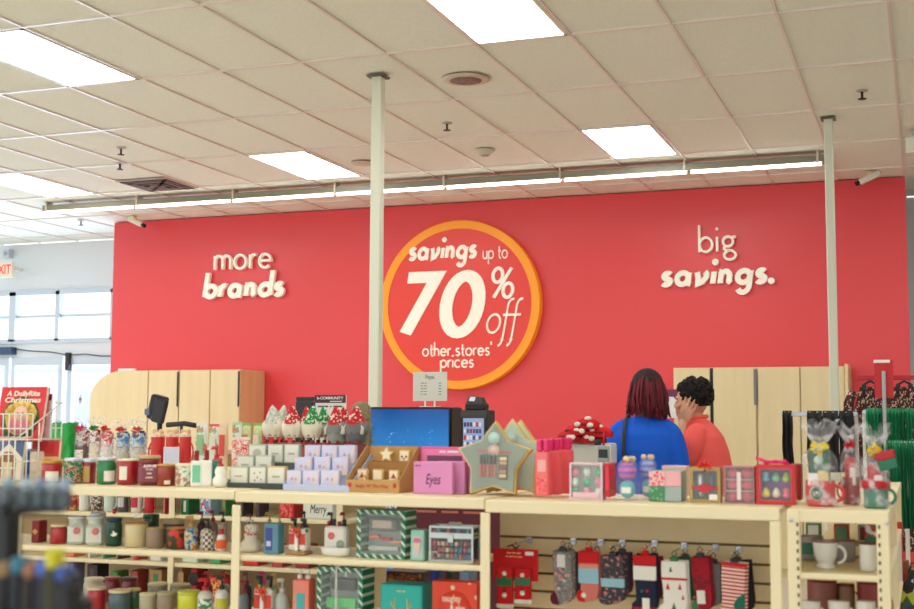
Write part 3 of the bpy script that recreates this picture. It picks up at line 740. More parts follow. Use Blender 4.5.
# lotions
def P(u0, u1, v0, label, body, cap, Y=YT0, z=S1, nm='pump_bottle', **kw):
    loc, w, h = place(u0, u1, v0, Y, z)
    return pump(nm, label, w, h, body, cap, loc=loc, rz=math.atan2(-loc[0], loc[1]), **kw)
MINT = mat((120, 206, 172), .4)
P(194.5, 206, 450.5, 'white lotion bottle with mint green label and maroon cap', WHITEP, mat((150, 20, 36), .4), nm='lotion_bottle', sq=True, spout=False, lab_m=MINT)
P(205, 216, 450, 'plain white lotion bottle with maroon cap beside the mint labelled one', WHITEP, mat((150, 20, 36), .4), nm='lotion_bottle', sq=True, spout=False, Y=4.07)
sb = P(215.5, 231, 458, 'white snowman shaped pump bottle with red cap on the top shelf', WHITEP, REDP, shape='snow')
P(214, 226, 446, 'teal and red pump bottle behind the snowman bottle', mat((30, 130, 110), .4), REDP, Y=4.2)
S1 = S1B
# ------------------------------------------------------------------ boxed soaps in two tilted trays
def stepped_tray(nm, label, u0, u1, Y, z, side, lip, gname, steps=3):
    X0, X1 = XA(u0, Y, z), XA(u1, Y, z); w = X1-X0
    t = thing(nm, label, 'display tray', ((X0+X1)/2, Y, z))
    mb = MB()
    for i in range(steps): mb.box(-w/2+.004, w/2-.004, .018+.065*i, .018+.065*(i+1), 0, .008+.040*i, side)
    mb.build('stepped_base', t)
    MB().cbox(-w/2, w/2, -.001, .004, 0, .022, lip, .001).build('front_lip', t)
    for s_ in (-1, 1):
        x = s_*(w/2)-.0015
        MB().add([(x, .005, 0), (x, .215, 0), (x, .215, .13), (x, .19, .13), (x, .005, .022), (x+.003, .005, 0), (x+.003, .215, 0), (x+.003, .215, .13), (x+.003, .19, .13), (x+.003, .005, .022)],
                 [(0, 1, 2, 3, 4), (9, 8, 7, 6, 5), (0, 5, 6, 1), (1, 6, 7, 2), (2, 7, 8, 3), (3, 8, 9, 4), (4, 9, 5, 0)], side).build('side_panel', t)
    return t
TRY = 4.08
stepped_tray('display_tray', 'dark stepped counter tray filled with white boxed soaps', 227, 287, TRY, S1, mat((96, 104, 96), .5), mat((52, 66, 60), .5), '')
stepped_tray('display_tray', 'pale lilac stepped counter tray filled with boxed soaps', 283, 349, TRY-.02, S1, mat((196, 202, 232), .5), mat((190, 200, 236), .5), '')
def soap(u0, u1, v0, row, Y, frame, card, motif, label, grp):
    z = S1+.0085+.040*row; Yf = Y+.021+.065*row
    loc, w, h = place(u0, u1, v0, Yf, z, .0)
    loc = (loc[0], Yf+.012, loc[2])
    t = pack('soap_box', label, w*.985, max(.035, h), .022, frame, loc=loc, rz=0, cat='soap box', group=grp, front=card, frame=w*.06)
    mb = MB(); hh = max(.035, h)
    if motif == 'ring': mb.lathe([(w*.2, 0), (w*.23, 0), (w*.23, .001), (w*.2, .001)], mat((190, 190, 170), .5), 16, M=Matrix.Translation((0, -.0125, hh*.5)) @ Matrix.Rotation(R(90), 4, 'X'))
    elif motif == 'dots':
        for a_, b_ in ((-.18, .15), (.15, .2), (0, -.05), (.2, -.15), (-.15, -.2)): mb.ball((a_*w, -.0125, hh*(.5+b_)), .003, .001, .003, mat((110, 110, 110), .5), 8, 5)
    elif motif == 'bar': mb.box(-w*.2, w*.2, -.0135, -.0125, hh*.46, hh*.54, mat((180, 176, 150), .5))
    else:
        mb.ball((-w*.12, -.0125, hh*.52), .006, .001, .006, mat((226, 160, 180), .5), 10, 6); mb.ball((w*.14, -.0125, hh*.5), .005, .001, .005, mat((226, 196, 120), .5), 10, 6)
    mb.build('motif', t)
GA, GB = 'white boxed soaps in the dark tray', 'pastel boxed soaps in the lilac tray'
ivory = mat((232, 230, 214), .5); gry = mat((176, 184, 170), .5); lil = mat((204, 208, 238), .45); pnk = pat('soft', [(238, 222, 232), (214, 214, 240), (240, 214, 206)], 22, rough=.5)
for row, its in enumerate(([(229, 248, 'bar', 'left'), (248.5, 266, 'dots', 'middle'), (266.5, 285, 'bar', 'right')],
                           [(236, 254, 'bar', 'left'), (254.5, 272, 'bar', 'right')],
                           [(248, 266, 'ring', 'left'), (267, 283, 'bar', 'middle'), (283.5, 299, 'bar', 'right')])):
    for u0, u1, mo, nm_ in its:
        soap(u0, u1, (466, 455, 444)[row], row, TRY, gry if not (row == 0 and nm_ == 'right') else mat((214, 180, 130), .5), ivory, mo,
             'white boxed soap at the %s of the %s row in the dark tray' % (nm_, ('front', 'middle', 'back')[row]), GA)
for row, its in enumerate(([(286, 301, 'left'), (302, 319, 'middle'), (320, 339, 'right')],
                           [(294, 312, 'left'), (313.5, 330, 'middle'), (331.5, 348, 'right')],
                           [(304, 320, 'left'), (321, 337, 'middle'), (338, 355, 'right')])):
    for u0, u1, nm_ in its:
        soap(u0, u1, (470, 457, 445)[row], row, TRY-.02, lil, pnk, 'spots', 'pastel boxed soap at the %s of the %s row in the lilac tray' % (nm_, ('front', 'middle', 'back')[row]), GB)
loc, w, h = place(273, 291, 452, TRY+.2, S1+.1, .03)
t = pack('soap_box', 'lilac boxed soap standing on the edge of the dark tray', w, .06, .03, lil, loc=(loc[0], TRY+.235, S1+.0005), cat='soap box', front=pnk, frame=.006)
t.scale = (1, 1, 1)
# ------------------------------------------------------------------ cardboard display of star biscuits
KR = mat((196, 152, 92), .7); KRD = mat((170, 124, 70), .75)
Y = 4.06; X0, X1 = XA(345.5, Y, S1), XA(399, Y, S1); w = X1-X0; D = .2
hf = ZA(372, 480, Y)-S1; hb = ZA(385, 446, Y+D)-S1
t = thing('cardboard_display', 'brown cardboard counter display holding small cream star packs', 'display box', ((X0+X1)/2, Y, S1))
MB().box(-w/2, w/2, 0, .003, 0, hf, KR).build('front_panel', t)
MB().box(-w/2, w/2, D-.003, D, 0, hb, KR).build('back_panel', t)
for s_ in (-1, 1):
    x = -w/2 if s_ < 0 else w/2-.003
    MB().add([(x, .003, 0), (x, D-.003, 0), (x, D-.003, hb), (x, D-.03, hb), (x, .003, hf), (x+.003, .003, 0), (x+.003, D-.003, 0), (x+.003, D-.003, hb), (x+.003, D-.03, hb), (x+.003, .003, hf)],
             [(0, 1, 2, 3, 4), (9, 8, 7, 6, 5), (0, 5, 6, 1), (1, 6, 7, 2), (2, 7, 8, 3), (3, 8, 9, 4), (4, 9, 5, 0)], KR).build('side_panel', t)
sb_ = MB(); sb_.box(-w/2+.004, w/2-.004, .05, D-.004, 0, .035, KRD); sb_.box(-w/2+.004, w/2-.004, .10, D-.004, .035, .07, KRD); sb_.box(-w/2+.004, w/2-.004, .15, D-.004, .07, .1, KRD); sb_.build('step', t)
text('Jingle All The Way', .017, mat((190, 50, 30), .5), t, (.0, -.0012, hf*.5), width=w*.62)
for s_ in (-1, 1): MB().box(s_*w*.42-.006, s_*w*.42+.006, -.0012, -.0002, hf*.4, hf*.75, mat((190, 50, 30), .5)).build('print', t)
cardx = (X0+X1)/2
CR = mat((246, 232, 200), .6)
def star_poly(r, k=.5, n=5, a0=90): return [((r if i % 2 == 0 else r*k)*math.cos(R(a0+180*i/n)), (r if i % 2 == 0 else r*k)*math.sin(R(a0+180*i/n))) for i in range(2*n)]
def bisc(u, v, Yp, zb, kind, label, s=.03):
    x = XA(u, Yp, zb)
    t = thing('treat_pack', label, 'treat pack', (x, Yp, zb), 0, 'star and square packs in the cardboard display')
    if kind == 'star':
        M = Matrix.Translation((0, 0, s*.82))
        MB().prism(star_poly(s), -.007, .007, GOLD, M).build('wrapper', t); MB().prism(star_poly(s*.8), -.009, -.0072, CR, M).build('biscuit', t)
    else:
        MB().cbox(-s*.75, s*.75, -.008, .008, 0, s*1.5, mat((226, 190, 120), .5)).build('wrapper', t)
        MB().cbox(-s*.6, s*.6, -.0095, -.0082, s*.2, s*1.35, CR).build('biscuit', t)
        if kind == 'face':
            mb = MB(); [mb.ball((q*s*.3, -.010, s*.7), .004, .0015, .004, DARK, 8, 5) for q in (-1, 1)]; mb.ball((0, -.010, s*.42), .004, .0015, .003, REDP, 8, 5); mb.build('print', t)
        elif kind == 'tree': MB().prism([(-.01, s*.4), (.01, s*.4), (0, s*1.1)], -.0105, -.0098, REDP).build('print', t)
bisc(364.5, 0, Y+.035, S1+.001, 'star', 'cream star pack at the front left of the cardboard display', .031)
bisc(388, 0, Y+.03, S1+.001, 'face', 'square pack with dotted face at the front right of the display', .028)
bisc(363, 0, Y+.075, S1+.036, 'tree', 'square red print pack at the middle left of the cardboard display', .027)
bisc(378.5, 0, Y+.075, S1+.036, 'square', 'plain square pack in the centre of the cardboard display', .027)
bisc(394.5, 0, Y+.075, S1+.036, 'tree', 'square pack at the middle right of the cardboard display', .026)
bisc(387, 0, Y+.165, S1+.101, 'star', 'tall cream star pack topmost at the back of the display', .031)
bisc(405, 0, Y+.165, S1+.101, 'face', 'square face pack at the back right of the display', .027)
# ------------------------------------------------------------------ pink palettes
PL = mat((222, 142, 194), .45); PD = mat((196, 60, 130), .45); HP = mat((238, 90, 150), .45)
loc, w, h = place(413, 455, 462, 4.05, S1, .03)
for i, (dx, col, lb) in enumerate(((0, PL, 'front lilac pink palette box lettered Eyes'), (.028, PL, 'second lilac pink palette box behind the Eyes box'), (.05, mat((214, 110, 176), .45), 'third pink palette box behind the Eyes box'))):
    t = pack('palette_box', lb, w, h, .024, col, loc=(loc[0]+dx, loc[1]+i*.045, S1), group='lilac pink palette boxes', cat='makeup box')
    if i == 0:
        text('Eyes', .05, mat((70, 20, 60), .5), t, (0, -.0128, h*.45), shear=.25, width=w*.38)
        text('~6', .009, mat((140, 60, 120), .5), t, (-w*.38, -.0128, h*.88), width=.022)
loc, w, h = place(420, 471, 447, 4.24, S1, .03)
t, w, h, d = Bx(420, 471, 447, 'palette_box', 'large hot pink boxed palette with dark window behind the Eyes box', .03, HP, Y=4.24, cat='makeup box', front=mat((240, 130, 180), .4), frame=.008)
MB().box(-w*.35, w*.38, -.0175, -.0163, h*.62, h*.8, mat((110, 50, 80), .3)).build('window', t); text('~47', .016, WHITEP, t, (.02, -.0175, h*.89), width=w*.4)
# ------------------------------------------------------------------ star shaped makeup packs
def starpack(u, Y, R_, tilt, label, full=True, tone=(120, 134, 118), rz=0):
    x = XA(u, Y, S1+.1)
    t = thing('star_gift_set', label, 'makeup set', (x, Y, S1), rz, 'star shaped makeup sets')
    M = Matrix.Translation((0, 0, R_*.809+.001)) @ Matrix.Rotation(R(tilt), 4, 'X')
    MB().prism(star_poly(R_, .62), -.012, .012, GOLD, M).build('gold_tray', t)
    MB().prism(star_poly(R_*.93, .63), -.0165, -.0122, mat(tone, .4), M).build('card', t)
    if full:
        mb = MB(); [mb.lathe([(0, 0), (.02, 0), (.021, .006), (0, .007)], mat(c_, .3, metal=.2), 20, M=M @ Matrix.Translation((.002*i, -.017, R_*(.56-.3*i))) @ Matrix.Rotation(R(90), 4, 'X')) for i, c_ in enumerate(((176, 214, 206), (214, 178, 166)))]
        mb.build('compact', t)
        for i in range(5):
            x_ = -.043+.0125*i; mb = MB(); mb.cyl(.0046, -.055, -.012, mat(((196, 70, 60), (176, 60, 60), (206, 96, 80), (186, 76, 70), (206, 110, 90))[i], .3), 8, c=(x_, -.021, 0), M=M); mb.cyl(.0046, -.012, .02, BLACK, 8, c=(x_, -.021, 0), M=M); mb.build('lip_gloss', t)
        mb = MB(); mb.cbox(.022, .052, -.024, -.0168, -.062, .018, BLACK, .002, M); mb.build('palette', t)
        for i in range(5): MB().box(.025, .049, -.0258, -.0242, -.056+.0145*i, -.045+.0145*i, mat(((226, 196, 140), (196, 120, 90), (120, 60, 50), (210, 160, 110), (236, 216, 170))[i], .4), M).build('eye_shadow', t)
        mb = MB(); mb.box(-.06, -.02, -.0175, -.0168, .03, .036, REDP, M); mb.box(.02, .062, -.0175, -.0168, .026, .032, REDP, M); mb.build('print', t)
    else:
        MB().lathe([(0, 0), (.02, 0), (.02, .006), (0, .007)], mat((186, 214, 206), .3), 18, M=M @ Matrix.Translation((0, -.017, R_*.5)) @ Matrix.Rotation(R(90), 4, 'X')).build('compact', t)
    MB().prism(star_poly(R_*.97, .62), -.03, -.029, clear((240, 248, 240), .16, .1), M).build('cover', t)
starpack(495, 4.10, .137, -8, 'front star shaped makeup set with lip glosses and eye shadow palette')
starpack(512, 4.18, .142, -10, 'second gold edged star set leaning behind the front star', False, (176, 196, 172), .1)
starpack(520, 4.25, .140, -10, 'third star set at the back right of the stars', False, (206, 210, 160), .1)
S1 = S1R
# ------------------------------------------------------------------ pink fragrance packs
HOT = mat((232, 30, 110), .35, coat=.3); CORAL = mat((240, 92, 100), .45)
for i, (u0, u1, v0, Y, lb) in enumerate(((535, 552, 452, 4.05, 'coral pink bath set box with clear window and magenta caps'), (548, 562, 451, 4.12, 'second coral pink bath set box leaning behind the first'), (556, 574, 450, 4.2, 'third pink bath set box behind the other two'))):
    t, w, h, d = Bx(u0, u1, v0, 'bath_set', lb, .04, CORAL, Y=Y, cat='gift box', front=mat((242, 120, 120), .4) if i == 0 else None, frame=.005, group='coral pink bath sets')
    if i == 0:
        MB().box(-w*.3, w*.3, -.0225, -.0213, h*.55, h*.82, mat((244, 176, 170), .4)).build('window', t); MB().box(-w*.36, w*.36, -.0225, -.0213, h*.08, h*.42, pat('noise', [(232, 70, 96), (246, 140, 120), (240, 92, 110)], 50)).build('print', t)
    for q in (-1, 1): MB().cbox(q*w*.25-w*.19, q*w*.25+w*.19, -.014, .014, h+.0005, h+.042, HOT, .004).build('cap', t)
# ornament gift box
def orn(t, w, h, d):
    q = random.Random(3)
    for i in range(9):
        x = -w*.36+w*.72*(i % 3)/2; z = h*.2+h*.27*(i//3)
        o = MB(); o.ball((x, -d*.15, z), w*.115, w*.1, w*.135, mat(((70, 190, 140), (226, 240, 232), (236, 150, 180))[(i*2+i//3) % 3], .25, coat=.6)); o.cyl(.003, z+w*.12, z+w*.17, GOLD, 8, c=(x, -d*.15, 0)); o.build('bauble', t)
    MB().box(-w*.4, w*.4, -d/2-.002, -d/2-.001, h*.06, h*.2, mat((240, 196, 206), .5)).build('label_patch', t)
loc, w, h = place(569.5, 606, 463, 4.05, S1, .05)
t = pack('ornament_box', 'clear windowed box of pink and green hanging ornaments', w, h, .05, mat((236, 206, 214), .5), loc=loc, cat='ornament box', front=mat((226, 232, 224), .5), frame=.006, win=clear((245, 250, 250), .12), contents=orn)
t, w, h, d = Bx(604.5, 616, 463.5, 'gift_box', 'narrow bright red box beside the windowed ornament box', .09, mat((214, 26, 52), .4), Y=4.06, cat='box')
MB().box(-w*.32, w*.32, -d/2-.001, -d/2, h*.2, h*.9, mat((236, 60, 84), .4)).build('front_panel', t)
# bath bomb tubs
LIL = clear((206, 200, 240), .38, .15)
def tub(u0, u1, v0, Y, label, c1, c2, z=S1):
    loc, w, h = place(u0, u1, v0, Y, z)
    t = thing('bath_bomb_tub', label, 'bath bombs', loc, 0, 'clear tubs of bath bombs')
    r = w/2
    MB().ball((0, 0, h*.26), r*.72, r*.72, h*.22, mat(c2, .6)).build('bath_bomb', t)
    mb = MB(); mb.ball((0, 0, h*.70), r*.8, r*.8, h*.23, pat('hstripe', [c1, (120, 90, 200), c1], 16, thr=.55), n=18); mb.build('bath_bomb', t)
    MB().lathe([(r*.95, .002), (r, .01), (r, h*.46), (r*.9, h*.49), (r*.97, h*.52), (r*.9, h*.86), (r*.5, h*.97), (0, h*.99)], LIL, 22).build('tub', t)
    q = random.Random(int(u0)); mb = MB()
    for i in range(6): mb.ball((q.uniform(-.5, .5)*r, q.uniform(-.5, .5)*r, h*1.0), r*.25, r*.25, .009, mat((232, 206, 150), .6), 8, 5)
    mb.build('raffia', t)
    MB().box(-r*.3, r*.5, -r*1.0-.001, -r*1.0, h*.18, h*.32, WHITEP).build('label_patch', t)
tub(617, 640, 459, 4.05, 'clear tub with striped pink and purple bath bomb on top', (238, 90, 170), (90, 206, 200))
tub(640, 659, 457, 4.12, 'clear tub of pale blue bath bombs beside the striped one', (140, 190, 226), (150, 206, 214))
# patchwork gift box of four
loc, w, h = place(649, 687, 471, 4.05, S1, .1)
t = thing('gift_box', 'square gift box in four panels of pink floral, pink, green and grey', 'gift box', loc)
MB().cbox(-w/2+.0005, w/2-.0005, -.05, .05, .001, h-.001, mat((150, 170, 150), .5)).build('carton', t)
for i, mm in enumerate((pat('dots', [(240, 196, 196), (226, 70, 90)], 110, thr=.45), mat((240, 176, 182), .5), pat('dots', [(70, 140, 96), (150, 190, 150)], 70, thr=.3), pat('hstripe', [(176, 190, 188), (146, 166, 166)], 60, thr=.6))):
    x0, z0 = (-w/2 if i % 2 == 0 else .0), (h/2 if i < 2 else 0)
    MB().cbox(x0+.0005, x0+w/2-.0005, -.0525, -.0502, z0+.001, z0+h/2-.001, mm, .001).build('panel', t)
t, w, h, d = Bx(662, 690, 466, 'gift_box', 'pale pink box with teal top edge behind the four panel box', .06, mat((236, 190, 190), .5), Y=4.2, cat='gift box', front=mat((226, 206, 196), .5), frame=.004)
# gold box with dark window
def inner(t, w, h, d):
    MB().cyl(.012, h*.15, h*.8, mat((196, 206, 206), .2, metal=.7), 12, c=(-w*.18, 0, 0)).build('tin', t)
    MB().cyl(.006, h*.1, h*.75, mat((40, 90, 150), .3), 10, c=(w*.22, -.005, 0)).build('pen', t)
    MB().cyl(.007, h*.1, h*.5, mat((30, 110, 120), .3), 10, c=(-w*.33, -.005, 0)).build('pen', t)
    mb = MB(); mb.box(-w*.42, w*.42, -d/2-.002, -d/2-.001, h*.38, h*.46, REDP); mb.box(-w*.18, w*.18, -d/2-.004, -d/2-.0022, h*.3, h*.52, REDP); mb.build('ribbon', t)
    MB().box(w*.14, w*.4, -d/2-.0035, -d/2-.002, h*.08, h*.24, WHITEP).build('price_label', t)
loc, w, h = place(689.5, 723, 467.5, 4.05, S1, .05)
t = pack('gift_box', 'gold framed gift box with dark window and red band', w, h, .05, mat((180, 150, 84), .35, metal=.4), loc=loc, cat='gift box', front=mat((72, 68, 60), .4), frame=.010, win=clear((230, 235, 230), .18), contents=inner)
ribbon_bow(t, h+.005, .014, mat((236, 50, 40), .4), 4, 'bow')
# pink spheres box
def spheres(t, w, h, d):
    for r_ in range(3):
        for c_ in range(2): MB().ball(((c_-.5)*w*.46, -.002, h*(.18+.31*r_)), w*.2, w*.2, h*.135, pat('soft', [(240, 130, 150), (226, 90, 116)], 60)).build('bath_bomb', t)
        if r_: MB().box(-w/2+.004, w/2-.004, -d/2+.003, d/2-.003, h*(.335+.31*(r_-1))-.0015, h*(.335+.31*(r_-1)), mat((240, 226, 226), .4)).build('shelf_insert', t)
    MB().box(-.006, .006, -d/2-.002, -d/2-.001, h*.1, h*.85, mat((240, 226, 226), .4)).build('band', t)
loc, w, h = place(724, 757, 466.5, 4.05, S1, .06)
pack('bath_bomb_box', 'clear box stacked with six pink bath bombs', w, h, .06, mat((196, 120, 130), .5), loc=loc, cat='bath bomb box', front=mat((150, 60, 76), .5), frame=.003, win=clear((250, 235, 238), .2), contents=spheres)
# red box of sponges
def sponges(t, w, h, d):
    cs = [(236, 220, 90), (240, 226, 206), (240, 110, 140), (110, 190, 210), (110, 196, 160), (170, 206, 60)]
    for i, c_ in enumerate(cs):
        x = (-.27+.27*(i % 3))*w; z = h*(.28 if i < 3 else .68); k = w*.115; mb = MB()
        mb.lathe([(0, -k*1.15), (k*.7, -k*.95), (k, -k*.35), (k*.8, k*.3), (k*.4, k*1.0), (0, k*1.3)], mat(c_, .6), 16, c=(x, -.004, z)) if i != 2 and i != 3 else mb.lathe([(0, -k*1.2), (k*.9, -k*.8), (k*.95, -k*.4), (k*.62, 0), (k*.85, k*.6), (k*.5, k*1.1), (0, k*1.2)], mat(c_, .6), 16, c=(x, -.004, z))
        mb.build('sponge', t)
loc, w, h = place(756.5, 797, 465, 4.05, S1, .055)
RB = mat((206, 36, 40), .45)
t = pack('sponge_set', 'red windowed box of six egg shaped makeup sponges with pink bow', w, h, .055, RB, loc=loc, cat='makeup sponge box', front=mat((132, 96, 160), .5), frame=.013, win=clear((250, 245, 250), .12), contents=sponges)
mb = MB(); mb.tube([(-.06, -.01, h+.022), (-.03, -.012, h+.010), (0, -.012, h+.008), (.03, -.012, h+.012), (.034, -.012, h+.004)], .006, HOT, 6, flat=.4); mb.tube([(-.035, -.01, h+.003), (0, -.014, h+.012), (.04, -.012, h+.004)], .0055, HOT, 6, flat=.4); mb.build('bow', t)
t, w, h, d = Bx(790, 803, 464, 'sponge_set', 'second red box just behind the sponge box', .055, mat((150, 26, 34), .45), Y=4.16, cat='makeup sponge box')
MB().box(-w*.35, w*.35, -d/2-.001, -d/2, h*.1, h*.9, mat((176, 40, 44), .4)).build('front_panel', t)
# ------------------------------------------------------------------ wrapped mugs on the right end unit
RM = mat((206, 32, 36), .25, coat=.5)
def gift_mug(u0, u1, vm, vt, Y, label, cup, fill, bowc, seed, rzz=0, hand=1, z=S1, grp='cellophane wrapped gift mugs', logo=False, cat='gift mug', k=1.12, spread=1.3):
    loc, w, h = place(u0, u1, vm, Y, z)
    t = mug('gift_mug', label, w, h, cup, loc=loc, rz=rzz, hand=hand, group=grp, cat=cat)
    ht = ZA((u0+u1)/2, vt, Y)-z
    fill(t, w, h, ht)
    cello(t, w/2*k, .004, h+(ht-h)*.62, ht, seed=seed, spread=spread)
    if bowc is not None: ribbon_bow(t, h+(ht-h)*.6, w*.2, bowc, seed)
    if logo:
        M = Matrix.Translation((-w*.08, -w/2-.001, h*.52)) @ Matrix.Rotation(R(90), 4, 'X')
        mb = MB(); mb.lathe([(0, 0), (w*.24, 0), (w*.24, .0012), (0, .0012)], WHITEP, 26, M=M); mb.lathe([(w*.15, .0013), (w*.225, .0013), (w*.225, .002), (w*.15, .002)], mat((20, 110, 70), .4), 26, M=M); mb.lathe([(0, .0013), (w*.14, .0013), (w*.14, .002), (0, .002)], mat((20, 110, 70), .4), 20, M=M)
        mb.lathe([(0, .0021), (w*.05, .0021), (w*.05, .0026), (0, .0026)], WHITEP, 14, c=(0, w*.02, 0), M=M)
        for q in (-1, 1): mb.tube([(q*w*.03, -w*.1, .0023), (q*w*.1, -w*.05, .0023), (q*w*.09, w*.06, .0023)], w*.014, WHITEP, 5, M=M)
        mb.build('emblem', t)
    return t
def fill_green(t, w, h, ht):
    MB().cbox(-w*.34, w*.34, -.02, .012, h*.5, h+.095, mat((20, 92, 66), .5), .006).build('coffee_bag', t)
    MB().lathe([(0, 0), (w*.15, 0), (w*.15, .0012), (0, .0012)], mat((196, 214, 196), .4), 20, M=Matrix.Translation((-w*.03, -.021, h+.062)) @ Matrix.Rotation(R(90), 4, 'X')).build('emblem', t)
    MB().cbox(-w*.05, w*.3, -.034, -.0205, h*.8, h+.03, mat((226, 206, 140), .5), .003).build('cocoa_packet', t)
    MB().cbox(-w*.38, -w*.05, -.034, -.0205, h*.8, h+.022, mat((240, 240, 236), .5), .003).build('biscuit_packet', t)
def fill_red(t, w, h, ht):
    MB().cbox(-w*.3, w*.25, -.014, .014, h*.5, h+.06, mat((206, 30, 34), .5), .005).build('chocolate_box', t)
    MB().cbox(-w*.05, w*.3, -.026, -.0145, h*.7, h+.03, mat((240, 236, 226), .5), .003).build('biscuit_packet', t)
YG = 4.0
gift_mug(806, 836, 480.5, 423, YG, 'red mug with round green and white emblem wrapped in cellophane with green bag', RM, fill_green, mat((236, 214, 60), .4), 5, logo=True)
gift_mug(843, 861, 477, 424, 4.13, 'dark red tall mug gift wrapped in crinkled cellophane', mat((150, 24, 34), .3, coat=.4), fill_red, mat((200, 30, 40), .4), 8, hand=-1)
t = gift_mug(864, 889, 485, 427, YG-.02, 'green based gift set with red carton and yellow ribbon in cellophane', mat((28, 116, 88), .4), fill_red, mat((240, 206, 50), .4), 13, logo=False, hand=1, cat='gift set')
MB().cyl(.042, .058, .082, mat((188, 28, 36), .4), 24).build('lid_band', t)
gt = t
M = Matrix.Translation((.038, -.03, .115)) @ Matrix.Rotation(R(-14), 4, 'Y'); MB().cbox(-.025, .03, -.012, .012, 0, .03, mat((26, 112, 84), .5), .003, M).build('gift_tag', gt); MB().cbox(-.025, .03, -.012, .012, .0302, .055, mat((186, 30, 40), .5), .003, M).build('gift_tag', gt)
S1 = S1A
# ------------------------------------------------------------------ wire book rack at the far left
Y0, Y1 = 4.05, 4.33; RX0, RX1 = XA(-40, Y0, S1), XA(60, Y1, S1); WZ = ZA(30, 414, Y0)
WIRE = mat((236, 234, 226), .35)
t = thing('wire_book_rack', 'white wire rack holding picture books at the left end', 'book rack', ((RX0+RX1)/2, Y0, S1))
mb = MB(); hx = (RX1-RX0)/2; ht = WZ-S1; z2 = ZA(30, 441, Y0+.1)-S1
def wr_(a, b, r=.0028): mb.tube([a, b], r, WIRE, 6)
for yy, top in ((0, ht*.62), (Y1-Y0, ht+.05)):
    for z in (.004, top*.33, top*.66, top): wr_((-hx, yy, z), (hx, yy, z))
n = 9
for i in range(n+1):
    x = -hx+2*hx*i/n; wr_((x, 0, 0), (x, 0, ht*.62)); wr_((x, Y1-Y0, 0), (x, Y1-Y0, ht+.05)); wr_((x, 0, ht*.62), (x, .1, ht*.66)); wr_((x, .1, ht*.66), (x, .1, ht)); wr_((x, 0, .004), (x, Y1-Y0, .004))
for z in (ht*.78, ht): wr_((-hx, .1, z), (hx, .1, z))
mb.build('wire_front', t)
for s_ in (-1, 1):
    mb = MB()
    for z in (.004, ht*.3, ht*.62): wr_((s_*hx, 0, z), (s_*hx, Y1-Y0, z))
    for y_ in (.07, .14, .21): wr_((s_*hx, y_, 0), (s_*hx, y_, ht*.66+y_*.4))
    wr_((s_*hx, 0, ht*.62), (s_*hx, Y1-Y0, ht+.05))
    mb.build('wire_side', t)
def book(u0, u1, v0, v1, Y, label, cover, th=.012, lean=8, rz=0, deco=None, nm='book'):
    X0, Xb = XA(u0, Y, 1.3), XA(u1, Y, 1.3); z1, z0 = ZA((u0+u1)/2, v0, Y+.02), ZA((u0+u1)/2, v1, Y)
    w, h = Xb-X0, z1-z0
    t = thing(nm, label, 'book', ((X0+Xb)/2, Y, z0), rz)
    M = Matrix.Rotation(R(-lean), 4, 'X')
    MB().box(-w/2+.002, w/2-.003, .0012, th-.0012, .002, h-.002, mat((240, 236, 222), .7), M).build('pages', t)
    c_ = MB(); c_.box(-w/2, w/2, 0, .001, 0, h, cover, M); c_.box(-w/2, w/2, th-.001, th, 0, h, cover, M); c_.box(-w/2-.0015, -w/2, 0, th, 0, h, cover, M); c_.build('cover', t)
    if deco: deco(t, w, h, M)
    return t
def deco_doll(t, w, h, M):
    Q = M @ Matrix.Translation((0, -.0006, 0))
    D = lambda x, z, r, c_, k, sx_=1: (MB().lathe([(0, 0), (r, 0), (r, .0004), (0, .0004)], c_, 26, M=Q @ Matrix.Translation((x, -.0004*k, z)) @ Matrix.Rotation(R(90), 4, 'X') @ Matrix.Diagonal((sx_, 1, 1, 1))).build('cover_art', t))
    D(0, h*.4, w*.42, pat('noise', [(40, 80, 40), (60, 110, 50), (120, 60, 30)], 60), 1)
    D(0, h*.42, w*.32, mat((236, 196, 110), .6), 2); D(0, h*.36, w*.24, mat((240, 130, 150), .6), 3)
    for i in range(9): D(w*.27*math.cos(R(200-i*27.5)), h*.5+w*.15*math.sin(R(200-i*27.5)), w*.09, mat((240, 200, 96), .6), 4)
    D(0, h*.5, w*.15, mat((244, 196, 172), .6), 5)
    mb = MB(); [mb.ball((q*w*.06, -.0036, h*.51), .003, .0006, .004, DARK, 8, 5) for q in (-1, 1)]; mb.tube([(-.006, -.0036, h*.465), (0, -.0036, h*.458), (.006, -.0036, h*.465)], .001, REDP, 5)
    o = mb.build('face_print', t); o.matrix_local = Q
    for s_, z_, k_ in (('A DollyRite', .87, .74), ('Christmas', .75, .8)):
        o = text(s_, h*.13, mat((250, 232, 214), .5), t, (0, 0, 0), width=w*k_, shear=.1, off=.001); o.matrix_local = M @ Matrix.Translation((0, -.0022, h*z_)) @ Matrix.Rotation(R(90), 4, 'X')
book(-6, 39, 386, 441, 4.2, 'tall red picture book titled A DollyRite Christmas with wreath cover', mat((222, 52, 58), .4), .02, 10, deco=deco_doll)
def deco_arch(t, w, h, M):
    Q = M @ Matrix.Translation((0, -.0008, 0))
    mb = MB(); mb.prism([(-w*.5, h*.02), (w*.5, h*.02), (w*.5, h*.6), (0, h*.95), (-w*.5, h*.6)], -.0006, 0, mat((236, 228, 206), .6), Q); mb.prism([(-w*.3, h*.02), (w*.3, h*.02)]+[(w*.3*math.cos(R(a)), h*.5+w*.3*math.sin(R(a))) for a in range(0, 181, 15)], -.0012, -.0007, mat((150, 100, 60), .6), Q)
    mb.box(-w*.18, w*.18, -.0018, -.0013, h*.02, h*.5, mat((226, 206, 160), .6), Q); mb.build('cover_art', t)
book(-8, 21, 441, 483, 4.12, 'pale arched gingerbread house book low in the wire rack', mat((90, 110, 150), .5), .02, 6, deco=deco_arch)
